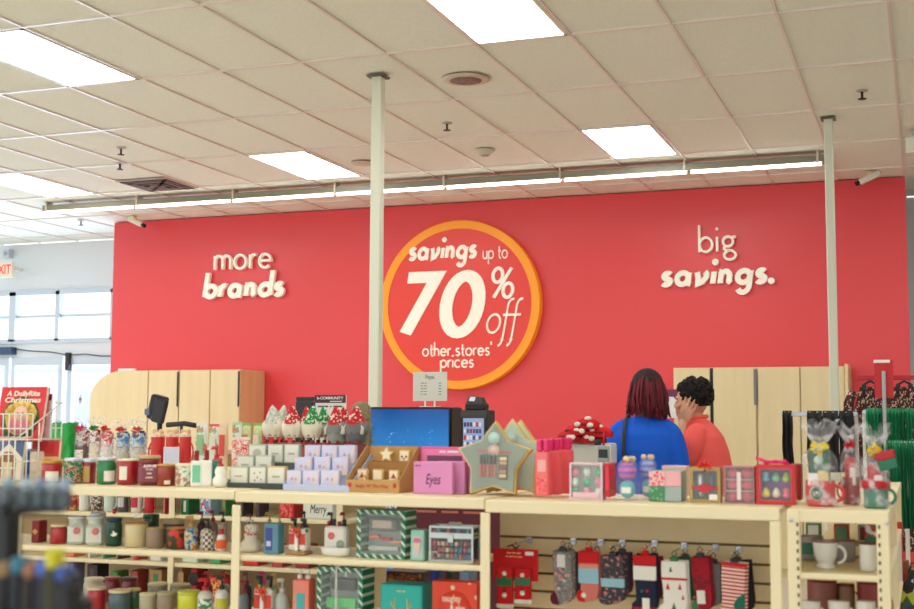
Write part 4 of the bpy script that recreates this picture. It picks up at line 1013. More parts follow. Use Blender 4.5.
def deco_lab(t, w, h, M):
    mb = MB(); mb.box(-w*.3, w*.3, -.0012, -.0006, h*.7, h*.92, mat((200, 40, 44), .5), M); mb.box(-w*.5, w*.5, -.0010, -.0003, 0, h*.62, mat((226, 184, 120), .5), M); mb.build('cover_art', t)
for i, (u0, u1, c_) in enumerate(((21.5, 24, (40, 100, 60)), (24.5, 27, (196, 50, 50)), (27.5, 30, (60, 90, 160)))):
    book(u0, u1, 449+i, 483, 4.16, ('thin green spined book beside the arched house book', 'thin red spined book beside the arched house book', 'thin blue spined book beside the arched house book')[i], mat(c_, .5), .1, 0)
book(30.5, 57, 440, 483, 4.24, 'gold and red covered book at the right of the wire rack', mat((206, 60, 56), .5), .02, 5, deco=deco_lab)
def deco_pur(t, w, h, M):
    mb = MB(); mb.box(-w*.5, w*.5, -.0012, -.0004, h*.86, h, mat((110, 50, 80), .5), M); [mb.box(-w*.36, w*.36, -.0012, -.0006, h*(.78-.06*i), h*(.80-.06*i), mat((150, 140, 150), .5), M) for i in range(4)]
    mb.box(-w*.4, w*.1, -.0012, -.0006, h*.1, h*.4, mat((120, 80, 60), .5), M); mb.build('print', t)
book(34, 50, 394, 440, 4.27, 'white leaflet with purple heading standing behind the red book', mat((238, 234, 232), .5), .006, 0, deco=deco_pur, nm='leaflet')

S1 = S1R
# ------------------------------------------------------------------ middle shelf, candle bay
Y2 = 3.965
def J2(*q, **kw): return J(*q, Y=kw.pop('Y', Y2), z=kw.pop('z', S2), **kw)
POR = MM(206, 216, 200)
for u0, u1, lb in ((69, 87, 'first tall white square jar candle with pink printed label on the middle shelf'), (87.5, 105.5, 'second tall white square jar candle next to the dark green jar')):
    t = J2(u0, u1, 516.5, 'jar_candle', lb, POR, mat((214, 218, 224), .4), sq=True, neck=.82, lidh=.08, patchm=mat((236, 230, 222), .6), pz=(.12, .62), group='white square jar candles')
    r = .04; mb = MB(); mb.lathe([(.008, 0), (.013, 0), (.013, .001), (.008, .001)], mat((226, 130, 130), .6), 14, M=Matrix.Translation((0, -(t.children[0].dimensions.y or .08)/2-.003, .052)) @ Matrix.Rotation(R(90), 4, 'X')); mb.build('print', t)
J2(52, 69, 524, 'jar_candle', 'red jar candle with cream lid beside the white square jars', MM(178, 34, 44), mat((226, 206, 160), .4), straight=False)
t, w, h, d = Bx(31, 47, 521, 'boxed_candle', 'dark red boxed candle with gold diamond badge', .05, mat((140, 30, 34), .5), Y=Y2+.02, z=S2, cat='boxed candle')
MB().prism([(-w*.4, h*.5), (0, h*.36), (w*.4, h*.5), (0, h*.64)], -d/2-.0015, -d/2-.0003, mat((216, 170, 90), .5)).build('badge', t)
t = J2(107, 123.5, 518, 'jar_candle', 'dark green jar candle with white bird print and red knob', MM(14, 66, 44), mat((30, 60, 90), .4), straight=False, lidh=.1, patchm=mat((16, 70, 46), .5), pz=(.15, .65))
MB().ball((0, 0, .125), .009, .009, .009, REDP).build('knob', t)
mb = MB(); M = Matrix.Translation((0, -.0375, .045)); mb.prism([(-.012, 0), (-.004, -.008), (.008, -.006), (.014, .004), (.006, .004), (0, .012), (-.006, .010), (-.002, .003)], -.001, 0, WHITEP, M); mb.build('bird_print', t)
t = J2(124.5, 147.5, 522.5, 'jar_candle', 'wide cream candle with gold rimmed lid and leaf knob', mat((222, 206, 160), .35, coat=.4), GOLDL, lidh=.07); MB().prism(star_poly(.014, .5), -.003, .003, WHITEP, Matrix.Translation((0, 0, .112))).build('knob', t)
J2(147.5, 165.5, 527.5, 'jar_candle', 'taupe frosted tumbler candle with gold rim', mat((158, 136, 116), .5), mat((190, 166, 110), .4), lidh=.06)
J2(166.5, 187.5, 527.5, 'jar_candle', 'dark green tumbler candle with red poinsettia print', pat('noise', [(60, 66, 44), (60, 66, 44), (214, 60, 40)], 34, rough=.4), GOLDL, lidh=.07)
P(187.5, 202, 516, 'clear glass soap bottle with winter bear scene and gold pump', pat('noise', [(70, 90, 150), (150, 176, 186), (200, 206, 150), (206, 120, 60)], 40, rough=.2), GOLDL, Y=Y2, z=S2)
P(203, 219, 518, 'grey plaid soap bottle with dark pump', pat('check', [(90, 76, 66), (226, 216, 200)], 95), mat((50, 40, 44), .4), Y=Y2, z=S2)
t = P(218.5, 231.5, 529, 'round white ornament shaped bottle with orange zigzag band', WHITEP, REDP, Y=Y2, z=S2, spout=False, nm='ornament_bottle', shape='snow', lab_m=mat((226, 96, 40), .5))
# second row behind
J2(92, 107, 512, 'jar_candle', 'pale jar candle standing behind the white square jars', mat((206, 214, 206), .4), SILV, Y=4.2)
J2(144, 160, 514, 'jar_candle', 'dark green jar behind the cream candle', MM(18, 70, 48), MM(18, 80, 52), Y=4.18)
J2(163, 184, 519, 'jar_candle', 'wide grey tumbler candle behind the poinsettia candle', mat((120, 96, 92), .5), mat((206, 190, 150), .5), Y=4.14, lidh=.2)
for i, (u0, u1, v0, bc, cc, lb) in enumerate(((201, 211, 511, (60, 40, 50), (120, 20, 34), 'dark soap bottle with maroon pump in the back of the candle bay'), (212, 222, 510, (150, 130, 120), (150, 20, 34), 'taupe soap bottle with red pump in the back of the candle bay'), (222, 232, 511, (196, 190, 176), (40, 34, 40), 'pale soap bottle with black pump in the back of the candle bay'))):
    P(u0, u1, v0, lb, mat(bc, .4), mat(cc, .4), Y=4.13, z=S2)
# far left white sleeve box
t, w, h, d = Bx(-6, 13, 524, 'candle_carton', 'white carton with red ring print at the left edge of the middle shelf', .05, mat((226, 224, 214), .5), Y=Y2, z=S2, cat='carton')
MB().lathe([(.012, 0), (.018, 0), (.018, .001), (.012, .001)], mat((170, 40, 60), .5), 18, M=Matrix.Translation((0, -d/2-.0003, h*.5)) @ Matrix.Rotation(R(90), 4, 'X')).build('print', t)
# ------------------------------------------------------------------ middle shelf, bath bay
def snowfill(t):
    pass
loc, w, h = place(243, 263, 520, Y2, S2)
t = thing('snowman_dispenser', 'stacked white snowman soap dispenser with red checked scarf', 'soap dispenser', loc)
r = w/2; mb = MB()
mb.lathe([(r*.8, 0), (r, h*.12), (r*.95, h*.3), (r*.6, h*.42), (r*.72, h*.55), (r*.45, h*.66)], mat((236, 226, 206), .5), 22); mb.ball((-r*.75, -r*.4, h*.1), r*.35, r*.4, h*.1, mat((236, 226, 206), .5)); mb.build('dispenser_body', t)
MB().cbox(-r*.6, r*.7, -r*.5, r*.5, h*.6, h*.86, mat((238, 230, 214), .5), .008).build('head', t)
MB().lathe([(r*.66, h*.52), (r*.78, h*.55), (r*.8, h*.6), (r*.66, h*.64)], pat('check', [(200, 30, 40), (240, 230, 220)], 120), 20).build('scarf', t)
mb = MB(); mb.cyl(.004, h*.86, h*.97, STEEL, 8); mb.cbox(-.02, .008, -.006, .006, h*.95, h, STEEL, .002); mb.build('pump', t)
mb = MB(); mb.ball((-.008, -r*.52, h*.76), .0025, .001, .0025, DARK, 8, 5); mb.ball((.01, -r*.52, h*.76), .0025, .001, .0025, DARK, 8, 5); mb.ball((.001, -r*.54, h*.71), .003, .004, .003, mat((230, 120, 40), .5), 8, 5); mb.build('face', t)
def Bz(*q, **kw): return Bx(*q, Y=kw.pop('Y', Y2), z=kw.pop('z', S2), **kw)
t, w, h, d = Bz(263.5, 284, 523.5, 'bath_set_box', 'blue and teal boxed bath set with dark blue label', .045, mat((90, 160, 176), .5), cat='gift box', front=mat((104, 150, 176), .5), frame=.003)
MB().box(-w*.36, w*.1, -d/2-.003, -d/2-.0013, h*.12, h*.85, mat((66, 84, 160), .5)).build('label_patch', t); MB().box(-w*.28, w*.02, -d/2-.004, -d/2-.0031, h*.25, h*.42, mat((206, 214, 236), .5)).build('print', t)
def basket(u0, u1, v0, Y, z, label, w2=(238, 232, 220)):
    loc, w, h = place(u0, u1, v0, Y, z, .06)
    t = thing('gift_caddy', label, 'gift set', loc, 0, 'soap gift caddies with red bows'); d = .06
    MB().cbox(-w/2, w/2, -d/2, d/2, 0, .012, mat((176, 132, 80), .6)).build('tray', t)
    for s_ in (-1, 1):
        b_ = MB(); b_.cbox(s_*w*.26-w*.2, s_*w*.26+w*.2, -.02, .02, .0125, h*.68, mat(w2, .4), .005)
        o = b_.build('soap_bottle', t); mb = MB(); mb.cyl(.006, h*.68, h*.86, BLACK, 10, c=(s_*w*.26, 0, 0)); mb.cbox(s_*w*.26-.016, s_*w*.26+.006, -.005, .005, h*.84, h*.92, BLACK, .002); mb.build('pump', o)
        MB().box(s_*w*.26-w*.17, s_*w*.26+w*.17, -.0212, -.0203, h*.26, h*.54, mat((214, 70, 56), .5)).build('label_patch', o)
    MB().cbox(-w*.09, w*.09, -.03, -.0215, .0125, h*.56, WHITEP, .003).build('card', t)
    mb = MB(); q = random.Random(int(u0))
    for i in range(7): mb.ball((q.uniform(-.45, .45)*w, -.012, h*q.uniform(.6, .72)), .008, .008, .006, (mat((40, 120, 60), .6), mat((226, 216, 100), .5))[i % 2], 8, 5)
    mb.build('garland', t)
    b_ = MB(); b_.tube([(0, -.033, h*.6), (-w*.2, -.036, h*.74), (-w*.26, -.034, h*.6), (0, -.033, h*.6), (w*.2, -.036, h*.72), (w*.26, -.034, h*.58), (0, -.033, h*.6)], .005, mat((230, 50, 30), .4), 6, flat=.5); b_.tube([(-w*.15, -.034, h*.46), (0, -.034, h*.6), (w*.12, -.034, h*.44)], .004, mat((230, 50, 30), .4), 6, flat=.5); b_.build('bow', t)
basket(286, 313, 516, Y2, S2, 'wooden gift caddy with two labelled soap bottles and red bow on the middle shelf')
# white tub with bottles
loc, w, h = place(315, 353.5, 527, Y2-.03, S2)
t = thing('bath_tub_gift_set', 'white tub shaped gift set with round windows and red capped bottles', 'gift set', loc); w *= .88
mb = MB(); mb.lathe([(.36*w, 0), (.44*w, .004), (.50*w, .028), (.48*w, .03), (.40*w, .012), (0, .01)], WHITEP, 28, sy=.55); mb.build('tub', t)
MB().cbox(-w*.36, w*.36, -.016, .022, .014, h, mat((238, 234, 226), .5), .008).build('sleeve', t)
mb = MB(); mb.lathe([(w*.05, 0), (w*.11, 0), (w*.11, .001), (w*.05, .001)], mat((226, 110, 110), .5), 18, M=Matrix.Translation((-w*.1, -.0165, h*.68)) @ Matrix.Rotation(R(90), 4, 'X')); mb.build('print', t)
MB().lathe([(0, 0), (w*.13, 0), (w*.13, .001), (0, .001)], mat((150, 176, 150), .4), 20, M=Matrix.Translation((w*.2, -.0165, h*.4)) @ Matrix.Rotation(R(90), 4, 'X')).build('window', t)
for i in range(4): MB().cyl(.007, h+.0005, h+.016+.008*(i % 2), mat(((160, 20, 40), (30, 26, 30))[i % 2], .4), 10, c=(-w*.26+w*.17*i, .004, 0)).build('cap', t)
for i, (u0, u1, v0, bc, cc, lb) in enumerate(((268, 278, 512, (186, 150, 120), (206, 176, 110), 'amber bottle with gold pump behind the blue boxed set'), (279, 288, 514, (150, 160, 150), (206, 176, 110), 'grey bottle with gold pump behind the gift caddy'), (303, 313, 511, (150, 40, 50), (30, 26, 30), 'dark red bottle with black pump behind the gift caddy'), (330, 340, 512, (120, 60, 70), (30, 26, 30), 'plum bottle with black pump behind the white tub set'), (343, 352, 512, (90, 50, 60), (150, 20, 36), 'plum bottle with red pump behind the white tub set'), (250, 259, 514, (150, 130, 110), (150, 26, 40), 'brown bottle with red pump behind the snowman dispenser'))):
    P(u0, u1, v0, lb, mat(bc, .35), mat(cc, .35), Y=4.2, z=S2)
# green striped boxes
GS = pat('stripe', [(20, 122, 84), (226, 236, 226)], 15, rot=R(45), thr=.72)
def beauty(t, w, h, d):
    MB().cbox(-w*.3, w*.28, -d*.3, d*.1, h*.56, h*.82, mat((90, 104, 96), .4), .003).build('brow_tin', t)
    MB().box(-w*.22, w*.18, -d*.32, -d*.305, h*.62, h*.78, mat((196, 176, 160), .4)).build('tin_label', t)
    for i, (a, c_) in enumerate(((-.3, (236, 120, 90)), (-.05, (206, 80, 70)), (.18, (226, 140, 110)))):
        MB().cbox(w*a, w*(a+.2), -d*.3, -d*.05, h*(.4-.05*i), h*(.47-.05*i), mat(c_, .4), .002).build('lipstick', t)
    MB().cbox(-w*.32, w*.3, -d*.25, -d*.1, h*.14, h*.24, mat((206, 214, 206), .4), .002).build('brush', t)
def gbox(u0, u1, v0, Y, z, d, label, rib=None, extra=None):
    loc, w, h = place(u0, u1, v0, Y, z, d)
    t = pack('striped_gift_box', label, w, h, d, GS, loc=loc, cat='gift box', group='green and white striped gift boxes', front=mat((240, 244, 238), .5), frame=min(w, h)*.09, win=clear((245, 250, 250), .14), contents=extra or beauty)
    if rib:
        mb = MB(); mb.box(-w*.09, -w*.05, -d/2-.003, -d/2-.0012, 0, h, rib); mb.box(-w*.09, -w*.05, -d/2-.003, d/2, h, h+.0015, rib); mb.tube([(-w*.07, -d/2, h+.002), (-w*.2, -d/2+.01, h+.012), (-w*.05, -d/2, h+.004), (w*.1, -d/2+.01, h+.014), (w*.16, -d/2-.005, h-.03)], .004, rib, 6, flat=.4); mb.build('ribbon', t)
    return t
gbox(356.5, 416, 510.5, Y2+.01, S2, .10, 'green and white striped window gift box on the middle shelf')
def tools(t, w, h, d):
    MB().cbox(-w*.26, w*.28, -d*.3, 0, h*.6, h*.8, mat((60, 66, 62), .4), .003).build('tin', t)
    MB().cbox(-w*.34, w*.32, -d*.35, -d*.1, h*.3, h*.48, mat((80, 206, 110), .4), .003).build('green_case', t)
    for i in range(3): MB().cbox(-w*.3+w*.2*i, -w*.12+w*.2*i, -d*.38, -d*.3, h*.1, h*.24, mat(((200, 50, 40), (226, 206, 180), (60, 150, 90))[i], .4), .002).build('tool', t)
gbox(316.5, 374, 568, Y2+.01, S3, .10, 'green and white striped gift box with silver ribbon on the lowest visible shelf', mat((206, 208, 200), .35), tools)
# mint mask box
t, w, h, d = Bz(410.5, 428.5, 530, 'mask_box', 'small mint green box with pink and cream cone window', .04, mat((150, 206, 190), .5), cat='gift box', front=mat((160, 214, 198), .5), frame=.003, Y=Y2+.0)
MB().cbox(-w*.32, w*.32, -d/2-.002, -d/2-.0013, h*.1, h*.8, mat((206, 214, 210), .3), .0003).build('window', t)
MB().prism([(-.007, h*.15), (.007, h*.15), (.013, h*.55), (-.013, h*.55)], -d/2-.005, -d/2-.0022, mat((216, 206, 216), .5)).build('cone', t)
mb = MB(); mb.prism([(-.014, h*.5), (0, h*.3), (.014, h*.5), (.008, h*.62), (0, h*.56), (-.008, h*.62)], -d/2-.007, -d/2-.0052, mat((236, 206, 180), .5)); mb.prism([(-.014, h*.6), (.014, h*.6), (.01, h*.72), (-.008, h*.74)], -d/2-.007, -d/2-.0052, mat((230, 120, 160), .5)); mb.build('sponge', t)
# silver train case
loc, w, h = place(429, 481, 526.5, Y2, S2, .08)
t = thing('train_case', 'silver framed clear makeup case filled with small pots', 'makeup case', loc); d = .08
mb = MB(); AL = mat((196, 204, 198), .3, metal=.6)
for x in (-w/2, w/2-.006):
    for y in (-d/2, d/2-.006): mb.box(x, x+.006, y, y+.006, 0, h, AL)
for z in (0, h*.66, h*.76, h-.006):
    for y in (-d/2, d/2-.006): mb.box(-w/2+.006, w/2-.006, y, y+.006, z, z+.006, AL)
    for x in (-w/2, w/2-.006): mb.box(x, x+.006, -d/2+.006, d/2-.006, z, z+.006, AL)
mb.build('frame', t)
mb = MB(); mb.box(-w/2+.006, w/2-.006, -d/2+.002, -d/2+.003, .006, h-.006, clear((240, 250, 246), .1)); mb.build('clear_panel', t)
MB().box(-w/2+.006, w/2-.006, d/2-.02, d/2-.007, .006, h-.008, mat((40, 48, 46), .5)).build('back_panel', t)
MB().box(-w/2+.006, w/2-.006, -d/2-.001, -d/2+.0015, h*.67, h*.76, AL).build('lid_band', t)
mb = MB(); mb.cbox(-.01, .01, -d/2-.006, -d/2-.0015, h*.55, h*.78, AL, .002); mb.build('latch', t)
mb = MB(); mb.tube([(-.025, 0, h), (-.02, 0, h+.008), (.02, 0, h+.008), (.025, 0, h)], .003, AL, 6); mb.build('handle', t)
q = random.Random(5); pots = [(196, 70, 110), (60, 150, 160), (210, 150, 110), (230, 206, 180), (120, 60, 90), (90, 110, 160), (190, 90, 80)]
for r_ in range(3):
    for c_ in range(9):
        MB().cbox(-w*.44+w*.1*c_, -w*.37+w*.1*c_, -.032, -.015, .012+r_*h*.17, .012+r_*h*.17+h*.11, mat(q.choice(pots), .4), .002).build('pot', t)
for c_ in range(4): MB().cbox(-w*.36+w*.22*c_, -w*.29+w*.22*c_, -.022, -.012, h*.78, h*.92, mat(q.choice(pots), .4), .002).build('pot', t)
# ------------------------------------------------------------------ lowest visible shelf
for i, (u0, u1, v0, bc, lc, lb, Yq) in enumerate(((88, 107, 587, (176, 24, 40), (214, 196, 176), 'bright red jar candle on the lowest visible shelf', 3.96), (108, 131, 590, (70, 96, 104), (228, 210, 166), 'slate grey jar candle with cream lid on the lowest visible shelf', 3.96), (130, 143, 588, (70, 110, 80), (206, 196, 130), 'green jar candle with yellow lid on the lowest visible shelf', 4.04), (141, 158, 593, (176, 170, 140), (206, 200, 150), 'beige tin candle with white sprig on the lowest visible shelf', 3.96), (158.5, 176, 592, (150, 130, 110), (176, 166, 130), 'taupe tin candle on the lowest visible shelf', 3.96), (177.5, 200, 591, (206, 206, 40), (196, 200, 60), 'bright yellow candle with rimmed lid on the lowest visible shelf', 3.96),
        (84, 104, 578, (206, 206, 186), (230, 222, 190), 'cream jar candle in the back row of the lowest visible shelf', 4.16), (105, 122, 577, (120, 24, 34), (150, 50, 50), 'dark red jar candle in the back row of the lowest visible shelf', 4.16), (123, 139, 577, (130, 26, 36), (90, 40, 40), 'second dark red jar candle in the back row', 4.16), (148, 168, 583, (150, 150, 130), (206, 196, 150), 'pale jar with wide lid in the back row of the lowest shelf', 4.15), (170, 190, 584, (140, 140, 110), (176, 166, 120), 'olive jar with flat lid in the back row of the lowest shelf', 4.15))):
    J2(u0, u1, v0, 'jar_candle', lb, MM(*bc), mat(lc, .4), Y=Yq, z=S3, straight=i not in (0, 1, 2, 6, 7, 8), lidh=.12)
for u0, u1, v0, bc, cc, lb, lm in ((200.5, 216, 578, (214, 212, 200), (200, 24, 40), 'white pump bottle with red pump and green leaf label on the lowest shelf', pat('noise', [(226, 230, 220), (60, 130, 90)], 50)), (218, 232, 576, (226, 226, 222), (40, 34, 40), 'white pump bottle with black pump on the lowest shelf', mat((196, 190, 60), .5)), (243, 253, 580, (110, 120, 130), (150, 26, 40), 'grey pump bottle with red pump at the left of the bath bay', None), (279, 292, 578, (176, 186, 180), (196, 190, 180), 'round pale bottle with grey pump beside the lower gift caddy', None)):
    P(u0, u1, v0, lb, mat(bc, .35), mat(cc, .35), Y=3.96, z=S3, lab_m=lm)
for u0, u1, v0, bc, cc, lb in ((207, 217, 571, (120, 30, 40), (190, 26, 40), 'dark red bottle with red pump in the lower back row'), (224, 234, 572, (150, 150, 140), (190, 26, 40), 'pale bottle with red pump in the lower back row'), (246, 256, 572, (60, 50, 60), (120, 20, 40), 'plum bottle in the lower back row of the bath bay'), (262, 272, 571, (190, 40, 120), (206, 40, 130), 'magenta bottle with magenta pump in the lower back row'), (274, 284, 572, (170, 150, 120), (206, 170, 90), 'amber bottle with gold pump in the lower back row'), (301, 311, 574, (150, 40, 50), (120, 30, 44), 'dark red bottle in the lower back row behind the pink set')):
    P(u0, u1, v0, lb, mat(bc, .35), mat(cc, .35), Y=4.18, z=S3)
basket(251, 279, 573, Y2, S3, 'wooden gift caddy with red bow on the lowest visible shelf')
t, w, h, d = Bz(292, 315, 580, 'bath_set_box', 'coral boxed bath set with teal square label and white pumps', .05, mat((236, 110, 90), .5), z=S3, cat='gift box', front=mat((240, 140, 120), .5), frame=.003)
MB().box(-w*.26, w*.26, -d/2-.003, -d/2-.0013, h*.25, h*.7, mat((80, 176, 176), .5)).build('label_patch', t)
for s_ in (-1, 1): mb = MB(); mb.cyl(.009, h, h+.014, WHITEP, 12, c=(s_*w*.25, 0, 0)); mb.cyl(.003, h+.014, h+.026, WHITEP, 8, c=(s_*w*.25, 0, 0)); mb.cbox(s_*w*.25-.014, s_*w*.25+.006, -.005, .005, h+.024, h+.032, WHITEP, .001); mb.build('pump', t)
TEAL = mat((26, 168, 158), .45)
t, w, h, d = Bz(380, 433, 585, 'gift_box', 'teal gift box with gold antler print on the lowest visible shelf', .1, TEAL, z=S3, cat='gift box', front=mat((34, 182, 170), .45), frame=.006)
mb = MB(); G_ = mat((226, 190, 110), .4); yy = -d/2-.002
for s_ in (-1, 1):
    mb.tube([(s_*.008, yy, h*.35), (s_*.024, yy, h*.5), (s_*.022, yy, h*.72)], .0025, G_, 5); mb.tube([(s_*.02, yy, h*.47), (s_*.034, yy, h*.55), (s_*.034, yy, h*.64)], .002, G_, 5)
mb.lathe([(0, 0), (.024, 0), (.024, .001), (0, .001)], mat((196, 60, 60), .5), 18, M=Matrix.Translation((0, yy+.001, h*.26)) @ Matrix.Rotation(R(90), 4, 'X')); mb.build('antler_print', t)
text('~43', .011, G_, t, (0, -d/2-.0018, h*.86), width=.03)
t, w, h, d = Bz(432, 483, 582, 'gift_box', 'orange red gift box with white flowers and pale lettering', .06, mat((226, 66, 40), .5), z=S3, cat='gift box', front=pat('dots', [(228, 70, 42), (236, 200, 170)], 24, thr=.2), frame=.001)
MB().lathe([(0, 0), (w*.36, 0), (w*.36, .0012), (0, .0012)], mat((226, 62, 38), .5), 30, M=Matrix.Translation((0, -d/2-.0013, h*.5)) @ Matrix.Rotation(R(90), 4, 'X')).build('print', t)
text('naughty', .03, mat((246, 206, 180), .5), t, (-.01, -d/2-.003, h*.68), width=w*.42, off=.001); text('& nice', .03, mat((246, 226, 200), .5), t, (.012, -d/2-.003, h*.5), width=w*.34, off=.001)
# tall silver hook hanging down beside the lower box
# ------------------------------------------------------------------ socks on the slatted panel
YS_ = 4.19
def hook(t, x, z, ydist=None):
    d = YP-YS_+.03
    mb = MB(); mb.cbox(x-.011, x+.011, YP-.006, YP-.0008, z-.004, z+.020, STEEL, .002); mb.tube([(x, YP-.004, z+.01), (x, YP-d, z+.006), (x, YP-d-.008, z+.014)], .0028, CHROME, 8)
    o = mb.build('peg_hook', None); tag(o, t, 'hook', 'chrome peg hooks on the slatted panel'); return o
def zat(u, v): return ZA(u, v, YS_)
def sock_poly(w, h, toe=.3, flip=1, heel=False):
    p = [(-.42, 1), (.42, 1), (.44, .5), (.46, .25), (.40, .1), (.20, .02), (-.2, -.02+.0), (-.42, .0), (-.52, .07), (-.50, .17), (-.34, .24), (-.36, .45), (-.42, .75)]
    return [(x*w*flip, z*h) for x, z in p]
def band(t, w, z0, z1, m, th, nm='band', k=.86, y=-.0012): MB().cbox(-w*k/2, w*k/2, -th/2+y-.001, -th/2+y+.0015, z0, z1, m, .001).build(nm, t)
def sock(u, u0, u1, v0, v1, label, body, Yoff=0, bands=(), patches=(), toe=None, flip=1, th=.024, tilt=0, hk=True, card=None):
    Y = YS_+Yoff; x = XA(u, Y, 1.05); w = (XA(u1, Y, 1.05)-XA(u0, Y, 1.05)); zt, zb = ZA(u, v0, Y), ZA(u, v1, Y); h = zt-zb
    t = thing('sock_pair', label, 'socks', (x, Y, zb), 0, 'sock pairs hanging from peg hooks')
    poly = sock_poly(w, h, flip=flip)
    for i, y in ((0, -th/2), (1, .001)):
        mb = MB(); 
        n = len(poly); c = [(a*.93, b*.985+h*.006) for a, b in poly]
        vs = [(a, y, b) for a, b in c]+[(a, y+th*.14, b) for a, b in poly]+[(a, y+th*.34, b) for a, b in poly]+[(a, y+th*.46, b) for a, b in c]
        fs = [tuple(range(n)), tuple(range(4*n-1, 3*n-1, -1))]
        for k in range(3):
            for j in range(n):
                j2 = (j+1) % n; fs.append((k*n+j, (k+1)*n+j, (k+1)*n+j2, k*n+j2))
        if i: vs = [(a+.006, b, c_+.004) for a, b, c_ in vs]
        mb.add(vs, fs, body, False); mb.build('sock', t)
    for z0, z1, m in bands: MB().cbox(-w*.435, w*.445, -th/2-.0022, -th/2+.004, h*z0, h*z1, m, .0015).build('stripe', t)
    for kind, x_, z_, s_, m in patches:
        if kind == 'disc': MB().lathe([(0, 0), (s_, 0), (s_, .0015), (0, .0015)], m, 16, M=Matrix.Translation((x_*w, -th/2-.0006, z_*h)) @ Matrix.Rotation(R(90), 4, 'X')).build('motif', t)
        elif kind == 'tree': MB().prism([(x_*w-s_*.6, z_*h-s_), (x_*w+s_*.6, z_*h-s_), (x_*w, z_*h+s_)], -th/2-.0025, -th/2-.0003, m).build('motif', t)
        elif kind == 'toe': MB().prism([(-.52*w*flip, .07*h), (-.42*w*flip, .0), (-.15*w*flip, -.015*h), (-.2*w*flip, .12*h), (-.34*w*flip, .24*h), (-.50*w*flip, .17*h)][::1], -th/2-.0018, -th/2-.0002, m).build('toe', t)
        elif kind == 'heel': MB().prism([(.44*w*flip, .5*h), (.46*w*flip, .25*h), (.40*w*flip, .1*h), (.18*w*flip, .16*h), (.06*w*flip, .3*h), (.2*w*flip, .44*h)], -th/2-.0018, -th/2-.0002, m).build('heel', t)
        elif kind == 'card': MB().box(x_*w-s_, x_*w+s_, -th/2-.0035, -th/2-.0022, (z_-.12)*h, (z_+.12)*h, m).build('label_card', t)
    mb = MB(); mb.cbox(-.013, .013, -.005, .005, h*.985, h+.014, card or DARK, .003); mb.tube([(0, 0, h+.01), (.008, .0, h+.024), (0, 0, h+.034), (-.008, 0, h+.024), (0, 0, h+.012)], .0018, card or DARK, 6); mb.build('hanger', t)
    t.rotation_euler.y = R(tilt)
    return t, w, h
for u, v, lb in ((521, 545, 'peg hook above the red santa sock pack'), (566, 546, 'peg hook above the grey and maroon socks'), (594, 547, 'peg hook above the red fluffy topped socks'), (616, 548, 'peg hook above the charcoal socks'), (649, 548, 'peg hook above the red and navy socks'), (679, 551, 'peg hook above the white tree socks'), (711, 553, 'peg hook above the dark red tagged socks'), (735, 555, 'peg hook above the red striped socks')):
    hook(lb, XA(u, YP-.1, ZA(u, v, YP-.1)), ZA(u, v, YP-.1))
NAVY = mat((26, 34, 60), .9); CH_ = mat((62, 62, 68), .95); REDF = mat((206, 26, 32), .9); WF = mat((240, 236, 226), .9)
# pack of two santa socks on a card
x = XA(515, YS_, 1.05); zt = zat(515, 549); zb = zat(515, 566)
t = thing('sock_pack', 'red carded pack of two santa belly socks at the left of the slatted panel', 'sock pack', (x, YS_, zat(515, 607)))
zo = t.location.z; w_ = XA(538, YS_, 1.05)-XA(493, YS_, 1.05)
MB().cbox(-w_/2, w_/2, .004, .008, zb-zo-.05, zt-zo, REDF, .001).build('card', t)
for i in range(2): text(('~434', '~3535')[i], .009, mat((250, 190, 140), .6), t, (-.005, .003, zt-zo-.014-.012*i), width=.05+.01*i, off=.0004)
MB().box(w_*.22, w_*.4, .0025, .0035, zt-zo-.02, zt-zo-.008, WHITEP).build('price_label', t)
mb = MB(); mb.tube([(0, .006, zt-zo), (-.012, .006, zt-zo+.012), (0, .006, zt-zo+.02), (.012, .006, zt-zo+.012), (0, .006, zt-zo)], .0035, DARK, 6); mb.tube([(-.03, .006, zt-zo+.006), (-.005, .006, zt-zo+.016)], .003, DARK, 6); mb.build('hanger', t)
for i, (dx, dz) in enumerate(((-.033, 0), (.031, .018))):
    w2, hh = .058, zb-zo-.002-dz*.2
    o = MB().cbox(dx-w2/2, dx+w2/2, -.016, .0035, dz, hh, REDF, .006).build('sock', t)
    MB().cbox(dx-w2/2-.001, dx+w2/2+.001, -.0175, .002, dz-.004, dz+.012, WF, .004).build('cuff', o)
    MB().prism([(dx-w2*.45, hh*.52+dz*.4), (dx+w2*.45, hh*.52+dz*.4), (dx+w2*.48, hh*.76+dz*.3), (dx+w2*.2, hh*.68+dz*.3), (dx, hh*.82+dz*.2), (dx-w2*.2, hh*.68+dz*.3), (dx-w2*.48, hh*.76+dz*.3)], -.018, -.0163, GREENP).build('hat', o)
    MB().ball((dx, -.017, hh*.83), .008, .002, .008, WF, 12, 6).build('bobble', o); MB().ball((dx, -.017, hh*.3+dz*.6), .009, .003, .009, WF, 12, 6).build('belly', o)
    MB().box(dx-.0015, dx+.0015, -.0185, -.0163, hh*.36+dz*.6, hh*.5+dz*.4, BLACK).build('buckle', o)
G3 = pat('noise', [(120, 122, 120), (150, 152, 150), (120, 122, 120), (90, 92, 96), (206, 150, 140)], 60, rough=.95)
sock(563, 552, 575, 551, 604, 'grey patterned sock pair with maroon toes', G3, patches=(('card', -.04, .82, .014, mat((226, 222, 214), .7)), ('toe', 0, 0, 0, mat((96, 24, 44), .95)), ('disc', .1, .45, .006, mat((190, 200, 210), .9)), ('disc', -.15, .3, .006, mat((190, 200, 210), .9))))
sock(570, 562, 580, 553, 598, 'dark grey sock pair tucked behind the maroon toed pair', mat((84, 84, 90), .95), Yoff=.03)
